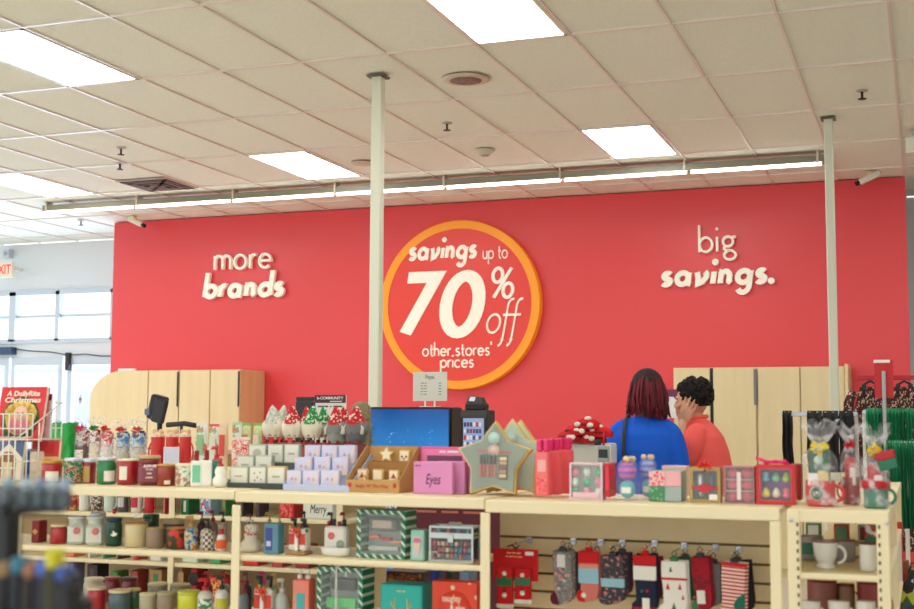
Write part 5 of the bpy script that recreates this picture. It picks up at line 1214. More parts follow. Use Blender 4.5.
sock(589, 577, 600, 551, 601, 'red topped sock pair with pale blue band and round animal face', mat((214, 120, 110), .95), bands=((.36, .66, mat((150, 196, 214), .8)), (.66, .74, mat((226, 150, 130), .95)), (.76, 1.0, REDF)), patches=(('toe', 0, 0, 0, REDF), ('disc', -.2, .12, .009, WF), ('disc', -.05, .52, .008, WF), ('disc', -.02, .9, .015, mat((226, 30, 34), .9))), card=REDF)
sock(597, 592, 606, 556, 598, 'pink and blue sock pair behind the red topped pair', mat((196, 60, 110), .9), Yoff=.03)
sock(613, 599, 626, 556, 604, 'charcoal sock pair with small pink flecks and pale blue band', pat('noise', [(60, 60, 66), (66, 66, 72), (66, 66, 72), (66, 66, 72), (196, 130, 126)], 75, rough=.95), bands=((.36, .54, mat((150, 196, 210), .8)),))
sock(622, 613, 632, 553, 596, 'dark purple sock pair behind the charcoal pair', mat((74, 50, 70), .95), Yoff=.03)
sock(645, 632, 658, 555, 614, 'red white and navy banded sock pair with cream label card', NAVY, bands=((.84, 1.0, REDF), (.58, .82, WF), (0, .12, REDF)), patches=(('card', .05, .16, .012, mat((236, 232, 220), .6)), ('disc', 0, .7, .006, mat((226, 90, 80), .8)), ('disc', -.1, .4, .005, GREENP), ('disc', .1, .4, .005, REDF)), card=REDF)
sock(654, 648, 664, 557, 600, 'dark red sock pair behind the navy banded pair', mat((120, 26, 40), .95), Yoff=.03)
sock(674, 659, 689, 561, 616, 'white sock pair with red scarf and green tree print', WF, bands=((.66, .70, REDF),), patches=(('tree', -.1, .86, .009, GREENP), ('tree', -.2, .55, .011, REDF), ('tree', .2, .55, .010, REDF), ('tree', 0, .18, .014, GREENP), ('tree', .3, .36, .008, REDF)), card=GREENP)
sock(685, 672, 693, 558, 600, 'green topped sock pair behind the white tree pair', mat((30, 96, 64), .95), Yoff=.03)
sock(703, 693, 715, 557, 612, 'dark red sock pair with square white tag', pat('noise', [(160, 24, 40), (160, 24, 40), (120, 30, 40)], 60, rough=.95), patches=(('card', -.05, .28, .013, mat((232, 228, 220), .6)), ('toe', 0, 0, 0, GREENP)), tilt=-3)
sock(713, 704, 722, 563, 606, 'grey sock pair with bright pink tag behind the tagged red pair', mat((120, 116, 116), .95), Yoff=.03, patches=(('card', -.2, .86, .008, HOT),))
ST = pat('hstripe', [(206, 50, 52), (238, 226, 214)], 27, thr=.5, rough=.95)
sock(730, 716, 745, 562, 622, 'red and white striped sock pair with green heel', ST, bands=((.94, 1.0, REDF),), patches=(('heel', 0, 0, 0, mat((30, 110, 88), .9)),), flip=1, tilt=4)
sock(740, 726, 755, 561, 614, 'black sock pair behind the red striped pair', mat((34, 32, 36), .95), Yoff=.03, tilt=-3)
# ------------------------------------------------------------------ mugs on the right end unit
WM = mat((236, 234, 226), .25, coat=.5); GM_ = mat((150, 142, 134), .4); MR = mat((120, 24, 34), .4)
ZU = ZE[1]
def M2(u0, u1, v0, Y, z, label, body, **kw):
    loc, w, h = place(u0, u1, v0, Y, z); return mug('mug', label, w, h, body, loc=loc, **kw)
M2(813, 839, 541, 3.99, ZU, 'white footed mug with dark red rim and looping handle on the right unit', WM, rim=MR, foot=True, group='mugs on the right end unit')
M2(860, 878, 543, 3.97, ZU, 'straight white mug with dark red rim near the right post', WM, rim=MR, inside=MR, group='mugs on the right end unit')
M2(798, 824, 536, 4.2, ZU, 'grey brown mug with green print behind the footed mug', GM_, patchm=mat((40, 110, 76), .5), group='mugs on the right end unit')
M2(832, 856, 540, 4.2, ZU, 'second grey brown mug with red rim behind the footed mug handle', GM_, rim=MR, group='mugs on the right end unit')
for u0, u1, lb in ((801, 822, 'white mug at the left of the lower unit shelf'), (829, 851, 'white mug in the middle of the lower unit shelf'), (857, 877, 'white mug at the right of the lower unit shelf')):
    M2(u0, u1, 601, 3.99, ZE[2], lb, WM, group='white mugs on the lower unit shelf')
for u0, u1, v0, Y, lb, c_ in ((808, 838, 580, 4.25, 'reddish rimmed wide mug behind the lower white mugs at left', (150, 90, 80)), (858, 885, 582, 4.25, 'reddish rimmed wide mug behind the lower white mugs at right', (150, 60, 56)), (838, 856, 584, 4.28, 'brown mug in the middle of the lower back row', (140, 104, 74))):
    M2(u0, u1, v0, Y, ZE[2], lb, mat(c_, .4), rim=MR, group='mugs at the back of the lower unit shelf')
for u0, u1, v0, Y, lb, c_, c2_ in ((806, 822, 523, 4.9, 'small green and white gift pack deep in the right unit', (90, 130, 100), (220, 224, 214)), (834, 850, 524, 4.9, 'small red and green gift pack deep in the right unit', (170, 60, 50), (80, 130, 90)), (858, 874, 525, 4.9, 'pale grey gift pack deep in the right unit', (170, 176, 170), (120, 40, 50))):
    t, w, h, d = Bx(u0, u1, v0, 'gift_pack', lb, .06, mat(c_, .5), Y=Y, z=ZU, cat='gift pack', front=mat(c2_, .5), frame=.008)
# candy stick pack and boxes leaning out at the unit side
x = UX1-.055
for i, (yy, z0, h_, m_, lb) in enumerate(((4.35, ZE[2], .17, pat('hstripe', [(200, 40, 44), (240, 232, 222)], 40, thr=.5, rot=R(0)), 'red and white striped candy stick pack inside the right side of the unit'), (4.3, ZE[1], .16, pat('noise', [(226, 222, 214), (196, 60, 60), (40, 110, 70)], 30), 'white packet with red and green print inside the right side of the unit'), (4.75, ZE[1], .17, pat('noise', [(180, 40, 44), (226, 206, 190), (190, 50, 50)], 30), 'tall red packet at the back right side of the unit'))):
    t = thing('candy_pack', lb, 'packet', (x, yy, z0)); MB().cbox(-.03, .03, -.04, .04, 0, h_, m_, .006).build('packet', t); MB().cbox(-.032, .032, -.042, .042, h_-.0, h_+.012, mat((230, 226, 216), .4), .003).build('seal', t)
# ------------------------------------------------------------------ rear run: wrapped cocoa mugs, packets, gnomes
YR = 5.62
SNOW = pat('noise', [(150, 24, 40), (236, 224, 216), (236, 232, 226), (150, 30, 44)], 40)
def cocoa(u0, u1, vm, vt, label, cup, fillm, bow, seed, hand=1, patchm=None, Y=YR):
    loc, w, h = place(u0, u1, vm, Y, S1)
    h = max(h, .075)
    t = mug('gift_mug', label, w, h, cup, loc=loc, rz=0, hand=hand, group='wrapped cocoa mugs on the rear shelf', cat='gift mug', patchm=patchm)
    ht = ZA((u0+u1)/2, vt, Y)-S1
    MB().cbox(-w*.5, w*.5, -.022, .022, h*.8, h+(ht-h)*.62, fillm, .012).build('cocoa_packet', t)
    cello(t, w*.58, .004, h+(ht-h)*.68, ht, seed=seed)
    ribbon_bow(t, h+(ht-h)*.68, w*.22, bow, seed)
PKB = mat((226, 40, 110), .4); GRB = mat((20, 140, 60), .4); RBW = mat((220, 36, 36), .4)
# packets stand directly on the shelf because their cups hide behind the candles
BP = pat('noise', [(40, 110, 176), (70, 150, 200), (200, 220, 230), (40, 60, 80)], 30)
cocoa(75, 91, 444, 420, 'wrapped dark mug with snowflake cocoa bag and pink bow', mat((90, 30, 40), .4), SNOW, PKB, 1, patchm=LABW)
cocoa(91, 103, 445, 419, 'wrapped cream mug with red cocoa bag and green bow', mat((232, 220, 196), .4), SNOW, GRB, 2)
cocoa(102, 115, 447, 421, 'wrapped white mug with red hatted cocoa bag', mat((236, 232, 226), .4), pat('noise', [(214, 40, 44), (240, 226, 220), (214, 40, 44)], 30), RBW, 3)
cocoa(117, 131, 448, 421, 'wrapped patterned mug with blue cocoa bag, the left one', mat((196, 190, 176), .4), BP, RBW, 4)
cocoa(132, 147, 448, 420, 'wrapped patterned mug with blue cocoa bag, the right one', mat((206, 200, 186), .4), BP, RBW, 5)
# red mugs topped with whipped cream and biscuits
for i, (u0, u1) in enumerate(((152, 166), (167, 180), (181, 193))):
    loc, w, h = place(u0, u1, 437, YR-.02, S1)
    t = mug('cocoa_mug', ('red mug heaped with cream topping and biscuits, its handle at the left', 'red mug heaped with cream topping in the middle of three', 'red mug heaped with cream topping beside the white packets')[i], w, h, mat((214, 52, 50), .4), loc=loc, hand=-1 if i == 0 else 1, group='red mugs heaped with cream topping', cat='gift mug')
    mb = MB()
    for k in range(9): mb.ball((w*.36*math.cos(k*.7), w*.36*math.sin(k*.7), h+.006), w*.16, w*.16, .014, mat((240, 214, 196), .7), 10, 6)
    mb.ball((0, 0, h+.004), w*.4, w*.4, .022, mat((240, 220, 200), .7)); mb.build('cream_topping', t)
    for s_ in (-1, 1): MB().cbox(s_*w*.26-w*.2, s_*w*.26+w*.2, -.012, .012, h+.012, h+.040, mat((226, 190, 140), .6), .009).build('biscuit', t)
t, w, h, d = Bx(163, 179, 447, 'price_card', 'pale printed card leaning on the red cream topped mugs', .004, mat((232, 230, 240), .4), Y=YR-.08, cat='card', front=mat((214, 216, 236), .4), frame=.004)
# packets
WP = pat('noise', [(236, 236, 228), (240, 240, 234), (150, 190, 140), (226, 120, 110)], 24)
RP_ = pat('noise', [(226, 60, 56), (240, 214, 200), (232, 90, 80), (240, 226, 216)], 40)
GP = pat('soft', [(120, 190, 90), (160, 206, 120), (214, 224, 170)], 16)
def pouch(u0, u1, v0, Y, label, m, seal, art=None, z=S1, rz=0, grp='snack pouches on the rear shelf'):
    loc, w, h = place(u0, u1, v0, Y, z, .03)
    t = thing('snack_pouch', label, 'snack pouch', loc, rz, grp)
    def fn(u, v): 
        a = 2*math.pi*u; b = .016*math.sin(math.pi*min(1, v*1.02))**.6+.0015
        return (w/2*math.cos(a)*(1-.03*math.sin(v*9)), b*math.sin(a), .001+(h-.014)*v)
    MB().grid(fn, 20, 10, m).build('pouch', t)
    MB().cbox(-w/2, w/2, -.0015, .0015, h-.014, h, seal, .0005).build('seal', t)
    if art: MB().cbox(-w*.3, w*.3, -.0195, -.0165, h*.3, h*.75, art, .001).build('print', t)
    return t
pouch(194, 208, 423, YR, 'white pouch with green tree print left of the framed pouch', WP, mat((236, 236, 230), .4), mat((150, 196, 150), .5))
pouch(207, 220, 424, YR-.03, 'white pouch with red lettering panel on the rear shelf', WP, mat((230, 90, 80), .4), mat((226, 226, 214), .5))
t = pouch(217, 229, 423, YR-.07, 'beige pouch with square red frame on the rear shelf', mat((232, 206, 170), .5), mat((226, 206, 180), .4), mat((226, 80, 66), .5))
pouch(230, 243, 422, YR, 'white and green pouch behind the framed pouch', WP, mat((190, 214, 170), .4))
pouch(230, 251, 437, YR-.10, 'low red speckled white pouch in front of the green ones', RP_, mat((240, 230, 222), .4))
pouch(240, 252, 423, YR, 'light green pouch beside the gnomes, the left one', GP, mat((130, 190, 96), .4), mat((226, 110, 90), .5))
pouch(251, 263, 423, YR, 'light green pouch beside the gnomes, the right one', GP, mat((130, 190, 96), .4), mat((240, 230, 210), .5))
# green gift wrap bag
loc, w, h = place(50, 75, 423, YR-.05, S1)
t = thing('gift_bag', 'bright green crinkled gift bag with pale slanted stripes', 'gift bag', loc)
GW = pat('stripe', [(20, 160, 60), (24, 176, 66), (200, 226, 180)], 7, rot=R(-25), thr=.9, rough=.3, bump=.3)
def fn(u, v):
    a = 2*math.pi*u; k = 1+.06*math.sin(9*a+5*v)+.05*math.sin(5*a-8*v)
    return (w/2*k*max(-1, min(1, 1.25*math.cos(a))), .05*k*math.sin(a), h*v+.006*math.sin(6*a)*v)
MB().grid(fn, 36, 14, GW).build('bag', t)
mb = MB(); mb.tube([(-w*.2, -.04, h-.01), (-w*.1, -.05, h+.02), (w*.05, -.05, h+.02), (w*.15, -.04, h-.01)], .003, WHITEP, 6); mb.build('handle', t)
# gnomes on a low carton
loc, w, h = place(258, 368, 443.5, YR-.02, S1, .3)
GT = loc[2]+h
t = thing('display_riser', 'low red brown carton base under the row of gnomes', 'riser', loc)
MB().cbox(-w/2, w/2, -.13, .13, 0, h-.001, mat((150, 66, 50), .6)).build('carton', t); MB().box(-w/2+.01, w/2-.01, -.1315, -.1302, h*.2, h*.85, mat((176, 84, 60), .6)).build('front_panel', t)
def gnome(u, vt, wpx, Y, label, hat, coat, beard=(240, 234, 214), legs=True, dang=False, seed=1):
    x = XA(u, Y, GT+.1); z = GT; Htot = ZA(u, vt, Y)-z; w = wpx*Y*1.1/F
    t = thing('gnome', label, 'gnome', (x, Y, z), 0, 'felt gnomes on the rear shelf'); r = w/2*1.12
    q = random.Random(seed)
    for s_ in (-1, 1):
        mb = MB(); mb.tube([(s_*r*.45, -r*.5, .004), (s_*r*.45, -r*.55, Htot*.2)], .006, pat('hstripe', [(236, 230, 216), (150, 150, 150)], 60) if legs else coat, 8); mb.build('leg', t)
        MB().ball((s_*r*.45, -r*.7, .009), .010, .014, .009, mat((160, 50, 44), .7), 10, 6).build('boot', t)
    MB().lathe([(r*.55, Htot*.15), (r*.85, Htot*.2), (r*.85, Htot*.38), (r*.5, Htot*.55), (0, Htot*.6)], coat, 20).build('felt_body', t)
    mb = MB()
    def bf(u_, v_):
        a = R(-150+300*u_)-math.pi/2; k = 1+.07*math.sin(17*a+9*v_)+.05*math.sin(9*a)
        rr = r*(.5+.68*math.sin(math.pi*(.12+.74*v_)))*k
        return (rr*math.cos(a), rr*math.sin(a)*.9, Htot*(.63-.47*v_))
    mb.grid(bf, 30, 8, mat(beard, .95)); mb.build('beard', t)
    MB().ball((0, -r*.78, Htot*.55), .009, .009, .009, mat((226, 180, 150), .6), 12, 8).build('nose', t)
    b = q.uniform(-.3, .3)
    def hf(u_, v_):
        a = 2*math.pi*u_; rr = r*.98*(1-v_)**.75*(1+.05*math.sin(3*a+6*v_))+.002
        return (rr*math.cos(a)+b*r*v_*v_, rr*math.sin(a), Htot*(.50+.50*v_))
    o = MB().grid(hf, 20, 10, hat).build('hat', t)
    if dang:
        for s_ in (-1, 1):
            mb = MB(); mb.tube([(s_*r*.6, -r*.4, Htot*.55), (s_*r*.95, -r*.6, Htot*.4), (s_*r*.9, -r*.7, Htot*.25)], [.006, .008, .009], mat((226, 220, 206), .9), 8); mb.build('plait', t)
    if not legs: MB().lathe([(r*.7, .002), (r*.98, Htot*.1), (r*.95, Htot*.3), (r*.6, Htot*.5)], coat, 20).build('coat', t)
hg = pat('cells', [(206, 210, 200), (226, 226, 214), (180, 190, 180)], 90, rough=.9)
hr = pat('cells', [(206, 40, 46), (236, 222, 210), (200, 50, 54), (190, 30, 40)], 110, rough=.9); hgr = pat('cells', [(40, 150, 80), (226, 232, 214), (60, 160, 90), (30, 130, 70)], 110, rough=.9)
gc = mat((150, 156, 150), .95)
gnome(274, 405, 18, YR+.02, 'gnome with pale grey hat at the left end of the row', hg, gc, seed=1)
gnome(282, 405, 14, YR+.12, 'gnome with second pale grey hat just behind the first', hg, gc, seed=2)
gnome(293, 405, 17, YR-.05, 'gnome with red and white hat and broad cream beard', hr, gc, seed=3)
gnome(307, 406, 13, YR+.10, 'gnome with red hat set back between two cream beards', hr, gc, (214, 206, 196), seed=4)
gnome(312, 405, 16, YR-.04, 'gnome with green and white hat and cream beard', hgr, gc, seed=6)
gnome(324, 406, 14, YR+.10, 'gnome with green and white hat set back at the middle', hgr, gc, (200, 196, 186), seed=7, dang=True)
gnome(337, 406, 18, YR-.02, 'grey coated gnome with red speckled hat and plaits', hr, gc, (140, 146, 142), seed=8, dang=True, legs=False)
gnome(344, 406, 14, YR+.11, 'gnome with red hat tucked behind the grey coated pair', hr, gc, (160, 160, 150), seed=9, legs=False)
gnome(356, 405, 19, YR-.02, 'grey coated gnome with red hat at the right end of the row', hr, mat((104, 106, 112), .95), (130, 134, 134), seed=10, dang=True, legs=False)
# ------------------------------------------------------------------ goods seen between the shelves on the rear run
def mugr(u0, u1, label, c_, hand=1, p=None):
    loc, w, h = place(u0, u1, 500, YB2+.04, B1)
    mug('mug', label, w, .1, c_, loc=(loc[0], loc[1], B1), hand=hand, patchm=p, group='mugs on the rear middle shelf')
mugr(69.5, 80, 'red print mug leftmost on the rear middle shelf', pat('noise', [(196, 30, 34), (206, 40, 40), (236, 190, 90)], 40), p=None)
mugr(81.5, 92, 'plain white mug on the rear middle shelf', mat((226, 228, 220), .4))
mugr(93.5, 104.5, 'brown and white patterned mug on the rear middle shelf', pat('noise', [(90, 66, 60), (226, 222, 214), (110, 84, 70)], 50))
mugr(106, 117.5, 'pale mint mug with big handle on the rear middle shelf', mat((206, 222, 212), .4))
mugr(120, 131, 'dark mug with white numeral on the rear middle shelf', mat((84, 76, 84), .4), p=mat((200, 196, 196), .4))
mugr(133, 145, 'white mug with round red badge on the rear middle shelf', mat((226, 222, 214), .4), p=mat((190, 40, 50), .4))
mugr(147, 157, 'red lettered mug on the rear middle shelf', mat((190, 34, 44), .4))
def rb(u0, u1, v0, z, label, side, front=None, d=.1, Y=YB2+.03, cat='box', nm='gift_box', fr=.006, grp=None):
    t, w, h, d = Bx(u0, u1, v0, nm, label, d, side, Y=Y, z=z, cat=cat, front=front, frame=fr, group=grp); return t, w, h, d
t, w, h, d = rb(165, 174, 497, B1, 'narrow red and white box beside the rear post', mat((196, 36, 44), .5), mat((232, 226, 222), .5))
rb(181, 199, 498, B1, 'green box with cream window and red top on the rear middle shelf', mat((26, 110, 66), .5), mat((226, 222, 196), .5), fr=.014)
rb(200, 221, 497, B1, 'pale blue snow scene box on the rear middle shelf', mat((150, 190, 214), .5), pat('noise', [(130, 190, 226), (226, 236, 240), (196, 60, 60), (90, 160, 210)], 30))
rb(222, 236, 498, B1, 'green and red printed box on the rear middle shelf', mat((50, 130, 70), .5), pat('noise', [(60, 150, 80), (200, 60, 50), (90, 170, 100)], 30))
rb(243, 252, 500, B1, 'black box in the rear behind the snowman dispenser', mat((50, 46, 54), .5))
rb(256, 269, 500, B1, 'dark plum box in the rear behind the snowman dispenser', mat((70, 50, 66), .5))
rb(279, 303, 500, B1, 'red treat box with pink badge on the rear middle shelf', mat((196, 40, 44), .5), pat('noise', [(206, 40, 44), (232, 120, 110), (206, 40, 44)], 30))
t, w, h, d = rb(303, 342, 500, B1, 'white box with black script Merry on the rear middle shelf', mat((214, 216, 206), .5), mat((226, 228, 218), .5))
text('Merry', .06, mat((60, 54, 54), .5), t, (0, -d/2-.002, h*.5), width=w*.55, shear=.2)
ch = [(110, 140, 110), (196, 50, 50), (226, 220, 206), (40, 110, 80), (60, 60, 66)]
for i, (u0, u1, lb, c_) in enumerate(((66, 86, 'orange and white flat box low on the rear run', (206, 120, 70)), (88, 102, 'white flat box with red edge low on the rear run', (226, 222, 214)), (103, 116, 'teal flat box low on the rear run', (60, 140, 120)), (118, 130, 'dark brown flat box low on the rear run', (80, 60, 56)), (133, 148, 'red and green flat box low on the rear run', (190, 70, 60)), (150, 172, 'pale printed flat box low on the rear run', (206, 206, 196)), (182, 208, 'white and green flat box low on the rear run', (200, 214, 196)), (210, 231, 'bright green flat box low on the rear run', (60, 150, 96)))):
    rb(u0, u1, 545, B2, lb, mat(c_, .5), mat(tuple(min(255, int(x*1.12)) for x in c_), .5))
for u0, u1, lb, c_ in ((243, 268, 'red box low behind the lower gift caddy', (190, 40, 40)), (272, 292, 'maroon and white box low behind the pumps', (170, 60, 66)), (295, 318, 'dark red box low behind the pink set', (140, 34, 44)), (320, 340, 'brown box low behind the striped box', (150, 96, 80))):
    rb(u0, u1, 545, B2, lb, mat(c_, .5), mat(tuple(min(255, int(x*1.15)) for x in c_), .5))
for u0, u1, v0, lb, c_, f_ in ((66, 84, 563, 'grey and red magazine box on the bottom rear shelf', (120, 116, 150), (196, 60, 60)), (86, 108, 565, 'black box with red edge on the bottom rear shelf', (50, 44, 50), (90, 60, 66)), (110, 128, 572, 'green carton with brown panel on the bottom rear shelf', (60, 130, 70), (150, 110, 70)), (129, 148, 571, 'green and red carton on the bottom rear shelf', (150, 60, 50), (60, 130, 80)), (149, 172, 570, 'brown open carton on the bottom rear shelf', (170, 130, 84), (60, 120, 70)), (181, 190, 568, 'tan carton on the bottom rear shelf', (190, 150, 100), (200, 160, 110))):
    rb(u0, u1, v0, B3, lb, mat(c_, .5), mat(f_, .5), fr=.02)
t, w, h, d = rb(190, 207, 567, B3, 'red gift bag with dark wreath print on the bottom rear shelf', mat((150, 20, 28), .5), mat((176, 24, 34), .5), nm='gift_bag', cat='gift bag')
MB().lathe([(.018, 0), (.032, 0), (.032, .001), (.018, .001)], mat((50, 34, 30), .6), 20, M=Matrix.Translation((0, -d/2-.0015, h-.06)) @ Matrix.Rotation(R(90), 4, 'X')).build('wreath_print', t)
rb(209, 232, 577, B3, 'bright red carton with small pattern on the bottom rear shelf', mat((196, 34, 36), .5), pat('noise', [(206, 40, 40), (236, 190, 90), (206, 40, 40)], 40))
# magazine poster and black bag behind the gnomes
x, z = at(330, 420, 6.55)
t = thing('poster_stand', 'white poster with dark COMMUNITY heading standing behind the gnomes', 'poster', (x, 6.55, 0))
zt = ZA(330, 395, 6.55); hw = (XA(347, 6.55, 1.5)-XA(316, 6.55, 1.5))/2
MB().box(-hw, hw, 0, .01, 1.0, zt, WHITEP).build('board', t); MB().box(-hw, hw, -.0015, -.0002, zt-.045, zt, mat((70, 40, 50), .5)).build('heading_band', t)
text('b-COMMUNITY', .022, WHITEP, t, (0, -.003, zt-.018), width=hw*1.7, off=.0006); text('~6', .011, WHITEP, t, (hw*.4, -.003, zt-.036), width=hw*.8)
text('~716', .02, mat((80, 90, 80), .5), t, (0, -.002, zt-.065), width=hw*1.6)
mb = MB(); mb.cyl(.012, 0.02, 1.0, STEEL, 10, c=(0, .005, 0)); mb.build('pole', t); MB().cyl(.12, 0, .02, STEEL, 24).build('base', t)
x = XA(305, 6.2, 1.4); zt = ZA(305, 397, 6.2)
t = thing('coffee_bag', 'black pouch bag standing behind the gnome hats', 'bag', (x, 6.2, 1.15))
MB().cbox(-.055, .055, -.02, .02, 0, zt-1.15-.02, mat((40, 38, 46), .4), .008).build('pouch', t); MB().cbox(-.055, .055, -.004, .004, zt-1.15-.02, zt-1.15, mat((30, 28, 34), .4), .001).build('seal', t)
MB().box(-.035, .03, -.0215, -.0203, .1, .16, mat((110, 130, 150), .4)).build('label_patch', t)
x = XA(361, 6.1, 1.4); zt = ZA(361, 401, 6.1)
t = thing('plush_hat', 'fuzzy grey brown plush hood behind the last gnome', 'plush', (x, 6.1, 1.15))
mb = MB()
q = random.Random(4)
mb.lathe([(.06, 0), (.06, .1), (.05, zt-1.15-.03), (.03, zt-1.15-.008), (0, zt-1.15)], mat((140, 128, 100), .95), 20)
mb.build('hood', t); mb = MB()
for i in range(150):
    a = q.uniform(0, 6.28); zz = q.uniform(.04, zt-1.16); rr = .058 if zz < zt-1.18 else .045
    mb.tube([(rr*math.cos(a), rr*math.sin(a), zz), ((rr+.012)*math.cos(a), (rr+.012)*math.sin(a), zz-.01)], [.003, .001], mat((160, 148, 118), .95), 4)
mb.build('fur', t)['kind'] = 'stuff'
# counter on which these stand
CW = mat((226, 214, 186), .5)
def counter(nm, label, x0, x1, y0, y1, z, m=CW):
    t = thing(nm, label, 'counter', ((x0+x1)/2, (y0+y1)/2, 0)); w, d = (x1-x0)/2, (y1-y0)/2
    MB().cbox(-w+.02, w-.02, -d+.02, d-.02, 0, z-.035, mat((196, 160, 112), .5)).build('cabinet', t); MB().cbox(-w, w, -d, d, z-.034, z, m, .006).build('worktop', t); return t
counter('checkout_counter', 'checkout counter hidden behind the gnome display', XA(290, 6.1, 1.1), XA(366, 6.1, 1.1), 6.05, 6.4, 1.1495)
# maroon bulk panel seen under the top shelf
# ------------------------------------------------------------------ drinks cooler with blue top
Yc = 6.3; x0, x1 = XA(369.5, Yc, 1.4), XA(451, Yc, 1.4); xb = XA(448.5, Yc, 1.4); zt = ZA(410, 407, Yc)
t = thing('drinks_cooler', 'tall cooler with bright blue starry panel and black right edge', 'drinks cooler', ((x0+x1)/2, Yc, 0)); cx = (x0+x1)/2
MB().cbox(x0-cx, x1-cx, .004, .17, 0, zt, BLACK, .006).build('cabinet', t)
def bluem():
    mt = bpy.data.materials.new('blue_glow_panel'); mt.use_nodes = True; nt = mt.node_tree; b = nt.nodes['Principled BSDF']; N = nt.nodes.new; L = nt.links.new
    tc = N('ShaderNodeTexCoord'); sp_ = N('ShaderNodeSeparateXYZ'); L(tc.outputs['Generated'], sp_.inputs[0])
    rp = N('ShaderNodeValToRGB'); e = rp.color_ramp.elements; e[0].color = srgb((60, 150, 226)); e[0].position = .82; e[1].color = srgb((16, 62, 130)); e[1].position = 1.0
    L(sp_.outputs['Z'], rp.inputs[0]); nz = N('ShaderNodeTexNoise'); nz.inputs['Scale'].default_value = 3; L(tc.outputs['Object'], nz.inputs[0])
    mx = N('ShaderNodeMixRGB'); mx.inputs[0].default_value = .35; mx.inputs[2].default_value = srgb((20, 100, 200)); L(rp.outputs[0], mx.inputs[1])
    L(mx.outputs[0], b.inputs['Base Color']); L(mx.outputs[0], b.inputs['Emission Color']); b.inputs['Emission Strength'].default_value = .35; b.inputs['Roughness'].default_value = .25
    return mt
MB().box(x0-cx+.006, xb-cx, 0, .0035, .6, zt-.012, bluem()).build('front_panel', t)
mb = MB(); q = random.Random(9)
for i in range(26): 
    s_ = q.uniform(.001, .0025); mb.ball((q.uniform(x0-cx+.1, xb-cx-.08), -.0006, zt-.12-abs(q.gauss(0, .05))), s_, .0008, s_, mat((190, 226, 255), .5, emit=.6), 6, 4)
mb.build('sparkle_print', t)['kind'] = 'stuff'
MB().box(x0-cx+.006, xb-cx, 0, .003, .1, .58, mat((70, 22, 40), .5)).build('lower_panel', t)
# maroon side panels right and below
pn = thing('counter_panel', 'maroon checkout panel with faint lettering seen below the top shelf', 'panel', (0, 5.2, 0))
xa_, xb_ = XA(394, 5.2, .9), XA(499, 5.2, .9)
MB().box(xa_, xb_, 0, .03, 0, ZA(450, 503, 5.2), mat((92, 26, 44), .5)).build('board', pn); text('~745', .022, mat((190, 110, 90), .5), pn, ((xa_+xb_)/2, -.001, ZA(450, 512, 5.2)), width=.36)
text('ISL.', .05, WHITEP, pn, (xa_+.0, -.001, ZA(405, 510, 5.2)), width=.08, off=.001)
for i, (u0, u1, v0, lb, c_, f_) in enumerate(((386, 430, 572, 'box with dark orange food photo behind the teal gift box', (90, 50, 30), None), (430, 444, 571, 'royal blue box behind the teal gift box', (40, 70, 160), None), (446, 458, 572, 'dark green box behind the orange red gift box', (30, 50, 40), None), (459, 477, 571, 'pale blue box behind the orange red gift box', (130, 166, 206), None))):
    rb(u0, u1, v0, S3, lb, mat(c_, .5), pat('noise', [(60, 30, 20), (190, 96, 36), (120, 50, 24), (226, 150, 60)], 30) if i == 0 else mat(tuple(min(255, int(q_*1.2)) for q_ in c_), .5), Y=4.22, d=.07)
# price list card in a clear holder on the cooler
x = XA(430, Yc+.1, 1.6); zc_ = zt
t = thing('price_sign', 'white price list card headed Pepsi on two thin legs', 'sign', (x, Yc+.1, zc_))
z0, z1 = ZA(430, 401, Yc+.1)-zc_, ZA(430, 372, Yc+.1)-zc_; hw = (XA(447, Yc+.1, 1.5)-XA(413, Yc+.1, 1.5))/2
MB().box(-hw, hw, -.002, .002, z0, z1, mat((232, 232, 222), .5)).build('card', t)
for s_ in (-1, 1): MB().box(s_*hw*.28-.004, s_*hw*.28+.004, -.003, .003, 0, z0-.0005, WHITEP).build('leg', t)
MB().cbox(-.05, .05, -.03, .03, -.0, .004, WHITEP, .001).build('foot', t)
text('Pepsi', .032, mat((70, 74, 70), .5), t, (0, -.0028, z1-.028), width=.05)
for i in range(5):
    text(('~42', '~34', '~5', '~33', '~24')[i], .009, mat((120, 124, 116), .5), t, (-hw*.35, -.0028, z1-.06-.015*i), width=.035, name='price_line'); text('~3', .009, mat((120, 124, 116), .5), t, (hw*.6, -.0028, z1-.06-.015*i), width=.016, name='price_line')
# till screen
Yk = 6.2; x0, x1 = XA(460.5, Yk, 1.4), XA(486.5, Yk, 1.4); zt = ZA(474, 410, Yk); cx = (x0+x1)/2
t = thing('vending_display', 'black framed lit display with rows of small bottles beside the blue cooler', 'display', (cx, Yk, 0)); hw = (x1-x0)/2
MB().cbox(-hw, hw, .01, .14, 0, zt, DARK, .006).build('cabinet', t)
mb = MB(); mb.box(-hw, hw, 0, .0095, zt-.04, zt, mat((70, 66, 66), .5)); mb.box(hw-.014, hw, 0, .0095, .8, zt-.041, BLACK); mb.box(-hw, -hw+.012, 0, .0095, .8, zt-.041, BLACK); mb.build('frame', t)
MB().box(-hw+.013, hw-.015, .004, .009, .8, zt-.042, mat((150, 166, 206), .4, emit=.35)).build('screen', t)
q = random.Random(2)
for r_ in range(4):
    for c_ in range(6): MB().cbox(-hw+.018+c_*.0165, -hw+.03+c_*.0165, -.001, .0035, zt-.085-r_*.034, zt-.063-r_*.034, mat(q.choice([(60, 70, 120), (200, 60, 60), (226, 230, 236), (230, 234, 240), (80, 90, 150)]), .4, emit=.2), .001).build('bottle_print', t)
x = XA(478, Yk+.1, 1.5)
t = thing('receipt_printer', 'small black receipt printer with paper on top of the display cabinet', 'printer', (x-.01, Yk+.1, zt))
